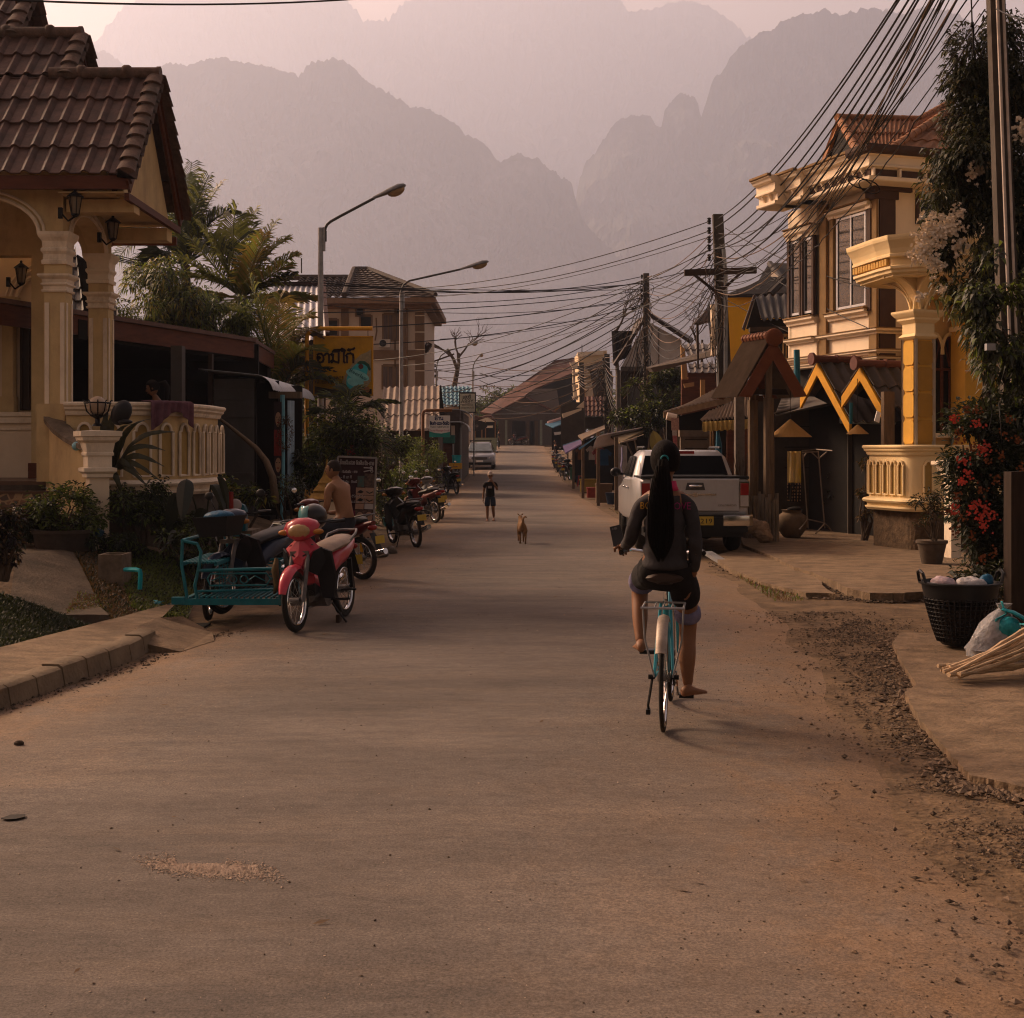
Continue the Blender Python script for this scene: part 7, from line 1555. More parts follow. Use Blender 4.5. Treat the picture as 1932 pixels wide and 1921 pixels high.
bk2=moto('motorcycle','dark motorcycle with blue bag in its front basket behind the sidecar',LK,mb_['black_paint'],SEATM,basket=True)
bk2.location=(X(490,14.4)-.02,14.4,.06);bk2.rotation_euler=(0,.06,math.radians(158))
for c in list(bk2.children):
 if c.name.startswith(('front_cowl',)):c.scale=(.8,1,.8)
hx=V(pk.location)+Matrix.Rotation(ph,3,'Z')@V((.10,-.05,.0));hx=V((X(592,13.5),13.5,Z(975,13.5)))
t=thing('helmet','black open helmet with clear visor on the pink motorcycle','helmet',hx)
m=MB();m.ball(hx,(.135,.155,.13),18,12);obj('shell',m,BODYK,t,smooth=True)
m=MB();m.grid(lambda u,v:hx+Matrix.Rotation(math.radians(20),3,'Z')@V((-.15*math.cos((u-.5)*1.9)*math.cos((v-.3)*.9),.15*math.sin((u-.5)*1.9),.15*math.sin((v-.3)*.9)+.02)),12,6,thick=(-.003,0,0));obj('visor',m,mat('visor',(.10,.30,.32),.08,coat=.6,var=.1),t,smooth=True)
TEAL=mat('teal_paint',(.012,.15,.185),.42,var=.3,scale=9,dirt=.45,dirtc=(.12,.11,.10))
t=thing('sidecar','teal tubular sidecar cart with slatted bench attached to the pink motorcycle','sidecar',(-2.7,13.8,0))
xa,xb,ya,yb,zf_=-3.16,-2.22,13.30,14.50,.27
m=MB()
for(p,q)in(((xa,ya),(xb,ya)),((xb,ya),(xb,yb)),((xb,yb),(xa,yb)),((xa,yb),(xa,ya))):m.beam((p[0],p[1],zf_-.03),(q[0],q[1],zf_-.03),.05,.06)
m.beam((xa-.12,ya+.0,zf_-.02),(xa,ya,zf_-.02),.06,.07)
for k in range(17):x=xa+.05+k*(xb-xa-.1)/16;m.beam((x,ya,zf_+.01),(x,yb,zf_+.01),.018,.018)
obj('floor_frame',m,TEAL,t)
r=.017
def tb(pts,rr=r,nm='tube'):m=MB();m.tube(pts,rr,7);obj(nm,m,TEAL,t,smooth=40)
for y in(ya,yb):
 tb([(xa+.12,y,zf_),(xa+.10,y,.40),(xa+.14,y,.58),(xa+.16,y,.72),(xa+.12,y,.80),(xa-.02,y,.83)],nm='end_post')
 tb([(xb-.02,y,zf_),(xb-.02,y,.62)],nm='corner_post')
 tb([(xa+.13,y,.54),(xb-.02,y,.56)],nm='rail');tb([(xa+.12,y,.34),(xb-.02,y,.36)],.012,'rail')
 m=MB();cxs=(xa+xb)/2+.05
 m.tube([(cxs-.30,y,.46),(cxs-.27,y,.51),(cxs+.27,y,.515),(cxs+.31,y,.46),(cxs+.27,y,.40),(cxs-.27,y,.395),(cxs-.30,y,.46)],.010,6)
 for s in(-1,1):m.torus((cxs+s*.055,y,.455),.038,.006,'y',14,5);m.tube([(cxs+s*.09,y,.44),(cxs+s*.16,y,.49),(cxs+s*.26,y,.44)],.006,4)
 obj('scrollwork',m,TEAL,t,smooth=40)
tb([(xa-.02,ya,.83),(xa-.02,yb,.83)],nm='back_rail');tb([(xa+.45,yb,zf_),(xa+.45,yb,.72),(xa+.40,yb,.80),(xa-.02,yb,.83)],nm='end_post')
tb([(xb-.02,ya,.62),(xb-.02,yb,.62)],nm='front_rail');tb([(xa-.02,ya,.83),(xa-.03,ya,.60),(xa+.02,ya,.30),(xa+.02,ya,.24)],nm='end_post')
m=MB();m.beam((xa-.03,ya,.60),(xa-.03,yb,.60),.03,.03);m.beam((xa+.30,ya,.60),(xa+.30,yb,.60),.03,.03)
for k in range(9):x=xa-.02+k*.04;m.beam((x,ya,.615),(x,yb,.615),.018,.016)
obj('bench',m,TEAL,t)
m=MB()
for k in range(6):z=.28+k*.055;m.beam((xa+.31,ya+.1,z),(xa+.31,yb-.1,z),.008,.008)
for k in range(8):y=ya+.12+k*.13;m.beam((xa+.31,y,.26),(xa+.31,y,.58),.008,.008)
obj('mesh_grille',m,TEAL,t)
wheel(t,(X(396,13.9)+.02,13.75,.21),.21,.04)
m=MB();m.cyl((xb,13.9,.25),(-1.95,13.85,.30),.02);m.cyl((xb,14.3,.45),(-1.85,13.7,.5),.02);obj('hitch',m,TEAL,t)
rc=thing('red_jug','dark red container under the sidecar bench','container',(xa+.15,14.3,.3));m=MB();m.lathe([(.11,0),(.12,.02),(.12,.24),(.06,.27),(.04,.30)],(xa+.14,14.25,.30),n=14);obj('jug',m,mat('faded_red_plastic',(.16,.02,.02),.6,var=.3),rc,smooth=40)
m=MB();m.tube([(xb-.05,13.28,.66),(xb-.06,13.26,.55),(xb-.04,13.26,.40),(xb-.07,13.27,.32)],[.03,.06,.055,.02],8,flat=.6);solo('cloth',m,mat('khaki_rag',(.14,.10,.05),.9,var=.5,bump=.6),'khaki rag hung over the sidecar corner post','rag',smooth=True)
SIL=mat('silver_body',(.40,.39,.40),.38,metal=.35,var=.08,coat=.5,dirt=.35,dirtc=(.20,.15,.11))
PX,PY=2.955,22.25
tp=thing('pickup','silver double cab pickup parked at the right kerb ahead of the cyclist','pickup truck',(PX,PY,.03))
def pr(y,xs_zs):return[V((PX+x,PY+y,z+.03))for x,z in xs_zs]
def sec(y,w,z0,z1,r=.08,wt=None):
 wt=wt if wt is not None else w
 return pr(y,[(-w+.03,z0),(-w,z0+.05),(-w-.0,(z0+z1)*.5),(-wt,z1-r),(-wt+r,z1),(wt-r,z1),(wt,z1-r),(w,(z0+z1)*.5),(w,z0+.05),(w-.03,z0)])
m=MB();m.loft([sec(.02,.84,.66,1.20,.03),sec(.10,.87,.58,1.215,.04),sec(1.1,.90,.50,1.22,.04),sec(1.6,.90,.48,1.22,.05),sec(3.2,.90,.45,1.20,.06),sec(3.6,.90,.45,1.14,.09),sec(4.6,.88,.45,1.08,.12),sec(5.05,.80,.45,.98,.15),sec(5.15,.70,.45,.85,.12)]);body=obj('body',m,SIL,tp,smooth=45)
m=MB();m.loft([pr(y,[(-w,1.18),(-w2,z-.09),(-w2+.10,z),(w2-.10,z),(w2,z-.09),(w,1.18)])for y,w,w2,z in((1.35,.84,.76,1.24),(1.62,.86,.74,1.64),(1.9,.86,.74,1.68),(2.8,.86,.74,1.68),(3.2,.86,.72,1.62),(3.75,.86,.80,1.22))]);cab=obj('cab',m,SIL,tp,smooth=45)
def slp(y,x):return PX+x
m=MB();m.slab([V((PX-.74,PY+1.40,1.275)),V((PX+.74,PY+1.40,1.275)),V((PX+.66,PY+1.585,1.59)),V((PX-.66,PY+1.585,1.59))],(0,-.06,.02));obj('rear_window',m,mat('tinted_glass',(.006,.006,.007),.3,spec=.04),cab)
for s in(-1,1):
 for(y0,y1,y2,y3)in((1.85,2.45,2.45,1.98),(2.55,3.45,3.15,2.55)):
  m=MB();m.slab([V((PX+s*.868,PY+y0,1.25)),V((PX+s*.868,PY+y1,1.25)),V((PX+s*.765,PY+y2,1.60)),V((PX+s*.765,PY+y3,1.60))],(s*.012,0,0));obj('side_window',m,GLASSD,cab)
 m=MB();m.tube([(PX+s*.66,PY+1.7,1.735),(PX+s*.66,PY+1.8,1.755),(PX+s*.66,PY+2.9,1.755),(PX+s*.66,PY+3.0,1.73)],.022,6);obj('roof_rail',m,BLACK,cab,smooth=40)
 m=MB();m.ball((PX+s*1.03,PY+3.35,1.30),(.10,.07,.085));m.cyl((PX+s*.88,PY+3.35,1.26),(PX+s*1.0,PY+3.35,1.28),.025);obj('side_mirror',m,BLACK,tp,smooth=True)
 m=MB();m.tube([(PX+s*.92,PY+2.0,1.05),(PX+s*.925,PY+2.14,1.05)],.02,6);m.tube([(PX+s*.92,PY+2.75,1.05),(PX+s*.925,PY+2.9,1.05)],.02,6);obj('door_handle',m,CHROME,tp,smooth=True)
m=MB();m.box(PX-.10,PX+.20,PY+1.60,PY+1.63,1.635,1.69);obj('brake_light',m,REDL,cab)
m=MB();m.box(PX-.86,PX+.86,PY+.03,PY+1.45,1.245,1.275);m.box(PX-.87,PX+.87,PY-.005,PY+.10,1.235,1.285);obj('bed_cover',m,BLACK,tp)
m=MB();m.loft([pr(-.03,[(-.70,.70),(.70,.70),(.70,1.20),(-.70,1.20)]),pr(.0,[(-.72,.68),(.72,.68),(.72,1.22),(-.72,1.22)])]);m.T=None;tg=obj('tailgate',m,SIL,tp,smooth=30)
m=MB();m.slab([V((PX-.16,PY-.04,1.06)),V((PX+.16,PY-.04,1.06)),V((PX+.13,PY-.04,1.18)),V((PX-.13,PY-.04,1.18))],(0,.02,0));hd_=obj('handle_recess',m,GREYM,tg)
m=MB();m.tube([(PX-.10,PY-.065,1.125),(PX+.10,PY-.065,1.125)],.028,8,flat=.8);obj('handle',m,CHROME,hd_,smooth=True)
m=MB();m.slab([V((PX-.34,PY-.045,.975)),V((PX+.34,PY-.045,.975)),V((PX+.34,PY-.045,1.005)),V((PX-.34,PY-.045,1.005))],(0,.02,0));m.slab([V((PX-.09,PY-.055,.975)),V((PX-.035,PY-.055,.975)),V((PX-.035,PY-.055,.955)),V((PX+.035,PY-.055,.955)),V((PX+.035,PY-.055,.975)),V((PX+.09,PY-.055,.975)),V((PX+.11,PY-.055,1.005)),V((PX+.035,PY-.055,1.005)),V((PX+.035,PY-.055,1.025)),V((PX-.035,PY-.055,1.025)),V((PX-.035,PY-.055,1.005)),V((PX-.11,PY-.055,1.005))],(0,.01,0));obj('emblem',m,CHROME,tg)
obj('lettering',text_mb('COLORADO',.045,(PX+.36,PY-.037,.80),XR,ZU,.004,width=.30),CHROME,tg)
for s in(-1,1):
 x0_,x1_=(PX+s*.73,PX+s*.86);lo,hi=min(x0_,x1_),max(x0_,x1_)
 m=MB();m.box(lo,hi,PY-.03,PY+.10,.98,1.17);lt=obj('tail_lamp',m,REDL,tp)
 m=MB();m.box(lo,hi,PY-.03,PY+.10,.80,.975);obj('reverse_lens',m,mat('clear_lens',(.45,.40,.37),.15,var=.3,coat=.5),lt)
 m=MB();m.box(lo-.015,hi+.015,PY-.015,PY+.12,.78,1.20);obj('lamp_surround',m,CHROME if s>0 else SIL,lt)
 m=MB();m.loft([[V((PX+s*x,PY+y+dy*k_,z))for dy,z in((0,.47),(-.03,.49),(-.04,.56),(-.03,.645),(0,.665),(.10,.665),(.10,.47))]for x,y,k_ in((.44,-.10,1),(.70,-.10,1),(.86,-.08,1),(.93,-.02,.7),(.945,.10,.3))]);obj('bumper_corner',m,CHROME,tp,smooth=30)
m=MB();m.box(PX-.84,PX+.84,PY-.08,PY+.12,.38,.66);m.box(PX-.5,PX+.5,PY-.13,PY-.05,.46,.62);m.box(PX-.8,PX+.8,PY+.1,PY+4.8,.30,.5);bp_=obj('bumper',m,BLACK,tp)
m=MB();m.box(PX-.02,PX+.28,PY-.15,PY-.132,.50,.64);pt=obj('number_plate',m,mat('plate_yellow',(.50,.34,.05),.5,var=.2),bp_)
obj('lettering',text_mb('6219',.11,(PX+.0,PY-.153,.53),XR,ZU,.003,width=.25),BLACK,pt)
for s in(-1,1):
 for y in(1.05,4.15):
  m=MB();m.torus((PX+s*.76,PY+y,.365),.255,.11,'x',32,10,flat=1.15);w2=obj('wheel',m,RUB,tp,smooth=True)
  m=MB();m.lathe([(.02,0),(.10,.02),(.19,.0),(.20,-.04)],(PX+s*.83,PY+y,.365),n=20,axis=Matrix.Rotation(s*PI/2,3,'Y'));obj('rim',m,CHROME,w2,smooth=40)
Y=81;gx_=X(905,Y);gz0=g(Y+2)
tc_=thing('parked_car','silver grey car with roof rack parked facing the camera on the left','car',(gx_,Y,gz0))
CARP=mat('car_grey',(.20,.20,.215),.3,metal=.35,coat=.6,var=.08)
def cs(y,w,z0,z1,r=.1):return[V((gx_+x,Y+y,gz0+z))for x,z in((-w+.05,z0),(-w,z0+.1),(-w,z1-r),(-w+r,z1),(w-r,z1),(w,z1-r),(w,z0+.1),(w-.05,z0))]
m=MB();m.loft([cs(0,.70,.28,.62),cs(.12,.84,.24,.78),cs(.5,.89,.24,.90),cs(1.2,.90,.22,1.0),cs(3.8,.90,.22,1.02),cs(4.3,.86,.25,.95)]);b=obj('body',m,CARP,tc_,smooth=45)
m=MB();m.loft([[V((gx_+x,Y+y,gz0+z))for x,z in((-w,.95),(-w2,zt-.08),(-w2+.1,zt),(w2-.1,zt),(w2,zt-.08),(w,.95))]for y,w,w2,zt in((1.05,.80,.78,1.0),(1.7,.80,.64,1.55),(2.2,.82,.64,1.62),(3.6,.82,.64,1.60),(4.15,.80,.70,1.2))]);cb=obj('cabin',m,CARP,tc_,smooth=45)
m=MB();m.slab([V((gx_-.72,Y+1.10,gz0+1.06)),V((gx_+.72,Y+1.10,gz0+1.06)),V((gx_+.58,Y+1.66,gz0+1.50)),V((gx_-.58,Y+1.66,gz0+1.50))],(0,-.03,.02));obj('windshield',m,mat('windshield',(.16,.20,.21),.08,var=.4,scale=1.5,spec=.9),cb)
for s in(-1,1):
 m=MB();m.slab([V((gx_+s*.50,Y-.0,gz0+.62)),V((gx_+s*.80,Y+.12,gz0+.64)),V((gx_+s*.84,Y+.2,gz0+.77)),V((gx_+s*.56,Y+.06,gz0+.72))],(0,-.03,0));obj('headlight',m,mat('clear_lens',(.45,.40,.37),.15),b)
 m=MB();m.ball((gx_+s*.98,Y+1.35,gz0+1.02),(.09,.06,.08));obj('side_mirror',m,CARP,tc_,smooth=True)
 m=MB();m.slab([V((gx_+s*.845,Y+1.6,gz0+1.05)),V((gx_+s*.845,Y+3.6,gz0+1.05)),V((gx_+s*.67,Y+3.4,gz0+1.48)),V((gx_+s*.67,Y+1.95,gz0+1.48))],(s*.02,0,0));obj('side_window',m,GLASSD,cb)
 for y in(.85,3.45):m=MB();m.torus((gx_+s*.78,Y+y,gz0+.33),.23,.10,'x',24,8,flat=1.1);obj('wheel',m,RUB,tc_,smooth=True)
m=MB();m.slab([V((gx_-.42,Y-.03,gz0+.58)),V((gx_+.42,Y-.03,gz0+.58)),V((gx_+.46,Y-.01,gz0+.72)),V((gx_-.46,Y-.01,gz0+.72))],(0,-.02,0));obj('grille',m,GREYM,b)
m=MB();m.box(gx_-.70,gx_+.70,Y-.06,Y+.02,gz0+.26,gz0+.40);obj('lower_bumper',m,BLACK,b)
m=MB();m.box(gx_-.20,gx_+.20,Y-.09,Y-.06,gz0+.42,gz0+.53);obj('number_plate',m,WHITE,b)
m=MB();
for y in(2.2,3.3):m.box(gx_-.66,gx_+.66,Y+y,Y+y+.06,gz0+1.68,gz0+1.72)
for s in(-1,1):m.box(gx_+s*.6-.02,gx_+s*.6+.02,Y+2.0,Y+3.6,gz0+1.62,gz0+1.69)
obj('roof_rack',m,BLACK,tc_)
BX,BY,BPH=X(1252,8.18),8.18,math.radians(-9)
BT_=Matrix.Translation((BX,BY,.03))@Matrix.Rotation(BPH,4,'Z')
def Wb(x,y,z):return BT_@V((x,y,z))
tb_=thing('bicycle','light blue city bicycle with worn pale rear mudguard ridden down the road','bicycle',(BX,BY,.03))
wheel(tb_,(0,0,.325),.325,.022,spokes=30,T=BT_,hub=.035);wheel(tb_,(0,1.02,.325),.325,.022,spokes=30,T=BT_,hub=.03)
SKY=mat('sky_blue_frame',(.03,.26,.34),.35,coat=.4,var=.2,dirt=.3,dirtc=(.08,.14,.15))
def T_(par,nm,pts,r_,mt_,n=7,sm=40,**k):m=MB();m.T=BT_;m.tube(pts,r_,n,**k);return obj(nm,m,mt_,par,smooth=sm)
m=MB();m.T=BT_
for s in(-1,1):m.tube([(s*.055,0,.325),(s*.05,.22,.31),(s*.035,.42,.30)],.010,6);m.tube([(s*.055,0,.325),(s*.045,.12,.52),(s*.028,.27,.74)],.010,6)
m.tube([(0,.43,.29),(0,.30,.72)],.016,8);m.tube([(0,.43,.29),(0,.60,.45),(0,.80,.70),(0,.84,.80)],.018,8);m.tube([(0,.36,.50),(0,.60,.62),(0,.83,.82)],.014,8);m.tube([(0,.85,.74),(0,.82,.90)],.020,8)
for s in(-1,1):m.tube([(s*.05,1.02,.325),(s*.045,.93,.55),(s*.03,.86,.74)],.011,6)
obj('frame',m,SKY,tb_,smooth=40)
T_(tb_,'seat_post',[(0,.30,.72),(0,.27,.86)],.014,CHROME)
m=MB();m.T=BT_;m.loft([[V((w*math.cos(a),y,z+h*math.sin(a)))for a in[2*PI*k/12 for k in range(12)]]for y,w,z,h in((.08,.07,.905,.022),(.11,.115,.90,.032),(.18,.115,.895,.030),(.26,.065,.89,.025),(.36,.03,.885,.02),(.42,.015,.88,.012))]);m.torus((0,.15,.87),.05,.006,'z',12,4);obj('saddle',m,mat('brown_black_saddle',(.045,.028,.022),.55,var=.3),tb_,smooth=50)
m=MB();m.T=BT_;rg=[]
for k in range(15):
 a=math.radians(62)+math.radians(125)*k/14;nr=V((0,-math.cos(a-math.radians(0))*1.0,math.sin(a)))
 a=math.radians(-5+125*k/14);nr=V((0,-math.cos(a),math.sin(a)))
 rg.append([V((0,0,.325))+nr*q+V((x,0,0))for x,q in((-.034,.348),(-.028,.362),(0,.372),(.028,.362),(.034,.348),(.024,.356),(0,.364),(-.024,.356))])
m.loft(rg[4:]);obj('mudguard',m,mat('worn_pale_guard',(.36,.30,.25),.5,metal=.2,var=.35,scale=14,dirt=.5,dirtc=(.14,.09,.06)),tb_,smooth=50)
m=MB();m.T=BT_
for s in(-1,1):m.tube([(s*.055,-.01,.325),(s*.11,-.04,.56),(s*.12,-.05,.74)],.006,5);m.tube([(s*.12,-.10,.745),(s*.12,.20,.745)],.007,5)
m.tube([(-.13,-.10,.745),(.13,-.10,.745)],.008,5)
for x in(-.05,0,.05):m.tube([(x,-.10,.745),(x,.20,.745)],.005,4)
m.tube([(-.12,.2,.745),(0,.26,.74),(.12,.2,.745)],.006,4);obj('rear_rack',m,STEEL,tb_,smooth=40)
m=MB();m.T=BT_;m.tube([(0,.82,.88),(0,.80,1.0)],.013,7);m.tube([(-.29,.60,1.02),(-.25,.70,1.03),(-.10,.80,1.0),(0,.81,1.0),(.08,.80,1.0),(.19,.71,1.03),(.22,.62,1.02)],.011,7);hb=obj('handlebar',m,CHROME,tb_,smooth=40)
T_(hb,'grip',[(-.295,.56,1.02),(-.27,.665,1.03)],.017,BLACK);T_(hb,'grip',[(.225,.58,1.02),(.20,.68,1.03)],.017,BLACK)
m=MB();m.T=BT_;m.torus((.045,.43,.29),.085,.006,'x',24,5);m.torus((.045,0,.325),.04,.005,'x',18,5);m.tube([(.045,0,.365),(.045,.43,.375)],.004,3);m.tube([(.045,0,.285),(.045,.43,.205)],.004,3);obj('chain',m,IRON,tb_,smooth=40)
m=MB();m.T=BT_;ca=math.radians(75)
PR=(.13,.43+.06,.29-.155);PL=(-.13,.43-.04,.29+.130)
m.tube([(.055,.43,.29),(.065,PR[1],PR[2])],.009,6);m.tube([(-.055,.43,.29),(-.065,PL[1],PL[2])],.009,6);cr_=obj('crank',m,CHROME,tb_,smooth=40)
for(x,y,z),s in((PR,1),(PL,-1)):
 m=MB();m.T=BT_;m.box(min(s*.075,s*.165),max(s*.075,s*.165),y-.045,y+.045,z-.012,z+.012);obj('pedal',m,BLACK,cr_)
m=MB();m.T=BT_;m.tube([(-.065,.0,.325),(-.09,-.03,.16),(-.085,.0,.12)],.008,5);m.cbox((-.09,-.01,.12),(.025,.05,.03));m.cyl((-.09,0,.325),(-.05,0,.325),.014);m.cyl((.09,0,.325),(.05,0,.325),.014);obj('stand',m,IRON,tb_)
from mathutils.bvhtree import BVHTree
def skin(verts,edges,rad,sub=2,T=None):
 "one continuous surface grown round a joint skeleton"
 me=bpy.data.meshes.new('s');me.from_pydata([tuple(v)for v in verts],edges,[])
 o=bpy.data.objects.new('s',me);COL.objects.link(o)
 o.modifiers.new('k','SKIN').use_smooth_shade=True
 sv=me.skin_vertices[0].data
 for i,r in enumerate(rad):
  r=r if isinstance(r,tuple)else(r,r);sv[i].radius=r;sv[i].use_root=(i==0)
 s=o.modifiers.new('u','SUBSURF');s.levels=sub;s.render_levels=sub
 dg=bpy.context.evaluated_depsgraph_get();dg.update()
 m2=bpy.data.meshes.new_from_object(o.evaluated_get(dg))
 mb=MB();mb.T=T;mb.add([v.co.copy()for v in m2.vertices],[tuple(p.vertices)for p in m2.polygons])
 bpy.data.objects.remove(o);bpy.data.meshes.remove(me);bpy.data.meshes.remove(m2)
 return mb
def chain(*segs):
 "segs: lists of (pos, r); the first point of each later list is an index into earlier points"
 vs,rs,es=[],[],[]
 for sg in segs:
  start=None
  if isinstance(sg[0],int):start=sg[0];pts=sg[1:]
  else:pts=sg
  prev=start
  for p,r in pts:
   vs.append(V(p));rs.append(r);i=len(vs)-1
   if prev is not None:es.append((prev,i))
   prev=i
 return vs,es,rs
def head(mb,c,yaw,s=1.0,pitch=0.0):
 "skull with brow, nose, lips, chin and ears; faces +Y before the turn"
 Rz=Matrix.Rotation(yaw,3,'Z')@Matrix.Rotation(pitch,3,'X');c=V(c)
 n,m=20,16;vs=[]
 for i in range(m+1):
  t=PI*i/m
  for j in range(n):
   a=2*PI*j/n;x=math.sin(t)*math.cos(a);y=math.sin(t)*math.sin(a);z=math.cos(t)
   q=V((x*.073,y*.092,z*.115))
   if z<0:q.x*=1+.28*z;q.y=q.y*(1+.15*z)+.018*(-z)
   if y>.5:q.y*=.95
   vs.append(c+Rz@(q*s))
 mb.add(vs,[(i*n+j,(i+1)*n+j,(i+1)*n+(j+1)%n,i*n+(j+1)%n)for i in range(m)for j in range(n)])
 mb.loft([[c+Rz@(V((x,y,z))*s)for x,y,z in r]for r in(((-.008,.083,.02),(.008,.083,.02),(.006,.088,.025),(-.006,.088,.025)),((-.016,.085,-.022),(.016,.085,-.022),(.010,.112,-.018),(-.010,.112,-.018)),((-.012,.082,-.030),(.012,.082,-.030),(.006,.096,-.030),(-.006,.096,-.030)))])
 mb.ball(c+Rz@(V((0,.087,-.050))*s),(.022*s,.010*s,.009*s),8,5,rot=Rz)
 for e in(-1,1):mb.ball(c+Rz@(V((e*.073,-.005,-.005))*s),(.010*s,.020*s,.030*s),8,6,rot=Rz)
 return Rz
def face(par,c,Rz,s=1.0):
 for e in(-1,1):
  m=MB();m.ball(V(c)+Rz@(V((e*.030,.082,.012))*s),(.013*s,.008*s,.008*s),8,5,rot=Rz);obj('eye',m,mat('eye_dark',(.02,.015,.012),.2),par,smooth=True)
def hand(mb,wrist,d,palm,s=1.0,curl=.9,thumb=1,spread=.012):
 "palm plus five fingers; d = direction of the fingers, palm = palm normal"
 w=V(wrist);d=V(d).normalized();pn=V(palm).normalized();sd_=d.cross(pn).normalized()*thumb
 ring=lambda t,a,b:[w+d*t*s+sd_*math.cos(k)*a*s+pn*math.sin(k)*b*s for k in[2*PI*i/8 for i in range(8)]]
 mb.loft([ring(-.01,.022,.018),ring(.02,.034,.016),ring(.06,.040,.014),ring(.088,.038,.012)])
 for k,L_ in enumerate((.070,.080,.075,.058)):
  b=w+d*.085*s+sd_*(.028-.0185*k)*s;u=d.copy();pts=[b-d*.01*s];p=b
  for j,f in enumerate((.42,.32,.26)):
   u=(u*math.cos(curl*.55)+pn*math.sin(curl*.55)).normalized();u=(u+pn*curl*.22*j).normalized();p=p+u*L_*f*s;pts.append(p)
  mb.tube(pts,[.0095*s,.009*s,.008*s,.0065*s],6)
 b=w+d*.025*s+sd_*.030*s;q=b+(sd_*.8+d*.5+pn*.3).normalized()*.038*s;mb.tube([b,q,q+(d*.8+pn*.6).normalized()*.032*s],[.012*s,.0105*s,.008*s],6)
SK=mat('tan_skin',(.27,.135,.072),.55,var=.12,scale=12);SKD=mat('brown_skin',(.20,.095,.05),.55,var=.15,scale=12);HAIR=mat('black_hair',(.007,.005,.005),.8,spec=.08,bump=.5,bscale=40,var=.3,scale=30,stretch=(6,6,.4))
def hairmat():return HAIR
pr_=thing('person','girl in grey jacket with long black ponytail riding the light blue bicycle','person',tuple(Wb(0,.2,.9)))
hip=(0,.20,.98);
vs,es,rs=chain(
[((0,.20,.96),(.112,.100)),((0,.19,1.05),(.125,.095)),((0,.19,1.18),(.105,.08)),((0,.20,1.30),(.125,.085)),((0,.21,1.38),(.10,.07)),((0,.215,1.44),.052),((0,.225,1.50),.048),((0,.23,1.57),.05)],
[4,((.09,.21,1.385),.045),((.145,.20,1.35),.042),((.172,.17,1.20),.036),((.185,.15,1.10),.034),((.175,.20,.97),.028),((.165,.24,.90),.024)],
[4,((-.09,.21,1.385),.045),((-.145,.20,1.35),.042),((-.19,.20,1.21),.036),((-.215,.26,1.12),.034),((-.25,.42,1.08),.028),((-.272,.53,1.07),.024)],
[0,((.085,.24,.93),.074),((.12,.38,.78),.078),((.13,.50,.60),.062),((.125,.495,.50),.054),((.125,.455,.38),.058),((.128,.45,.25),.036),((.130,.44,.185),.030)],
[0,((-.085,.26,.93),.074),((-.145,.45,.89),.078),((-.175,.58,.82),.060),((-.18,.58,.74),.055),((-.172,.50,.62),.054),((-.165,.43,.50),.036),((-.16,.40,.465),.032)])
mb=skin(vs,es,rs,2,BT_)
def foot(mb,an,yaw,s=1.0,T=BT_,pitch=0.0):
 Q_=Matrix.Rotation(yaw,3,'Z')@Matrix.Rotation(pitch,3,'X');an=V(an)
 old=mb.T;mb.T=T
 mb.loft([[an+Q_@(V((math.cos(a)*w,y,z+h*math.sin(a)))*s)for a in[2*PI*k/10 for k in range(10)]]for y,w,z,h in((-.055,.015,-.04,.015),(-.045,.030,-.035,.030),(0,.036,-.02,.045),(.05,.036,-.035,.030),(.10,.042,-.045,.022),(.14,.042,-.050,.016),(.165,.030,-.052,.010))])
 for k in range(5):
  b=an+Q_@(V(((-.032+.016*k),.15-.006*k,-.052))*s);mb.tube([b,b+Q_@(V((0,.028,-.003))*s)],[.009*s,.007*s],6)
 mb.T=old
foot(mb,(.130,.43,.20),math.radians(-42),.9);foot(mb,(-.16,.385,.475),math.radians(10),.9)
hc=(0,.235,1.605)
mb.T=BT_;Rz=head(mb,hc,math.radians(-8),1.05)
hand(mb,(-.275,.545,1.068),(-.15,1,-.05),(.2,-.1,-1),1.0,1.5,thumb=1);hand(mb,(.162,.25,.89),(-.1,.25,-1),(-1,.3,0),1.0,.5,thumb=1)
mb.T=None
ridr=obj('body',mb,SKD,pr_,smooth=True)
GRY=mat('charcoal_jacket',(.040,.037,.040),.9,var=.3,scale=9,bump=.35,bscale=26)
vs,es,rs=chain(
[((0,.20,.945),(.155,.135)),((0,.195,.99),(.155,.130)),((0,.19,1.06),(.140,.115)),((0,.19,1.15),(.128,.102)),((0,.195,1.28),(.140,.105)),((0,.205,1.375),(.115,.085)),((0,.215,1.425),.060)],
[5,((.09,.205,1.378),.058),((.145,.20,1.342),.054),((.172,.17,1.21),.048),((.186,.15,1.10),.046),((.176,.20,.985),.040),((.168,.232,.925),.036)],
[5,((-.09,.205,1.378),.058),((-.145,.20,1.342),.054),((-.19,.20,1.21),.048),((-.216,.26,1.12),.046),((-.25,.41,1.082),.039),((-.264,.485,1.075),.035)])
jm=skin(vs,es,rs,2,BT_)
for i,v in enumerate(jm.v):
 q=V(v);l=BT_.inverted()@q
 f=.010*math.sin(l.z*60+l.x*25)*math.sin(l.x*30+l.z*14)*(1 if l.z<1.3 else .4)
 d=(l-V((0 if abs(l.x)<.14 else l.x,.2,l.z)));d=d.normalized()if d.length>1e-4 else V((0,0,0));l=l+d*f;jm.v[i]=tuple(BT_@l)
jk=obj('jacket',jm,GRY,pr_,smooth=True)
m=MB();m.T=BT_;m.torus((0,.192,1.005),.10,.012,'z',24,6)
m=MB();m.T=BT_
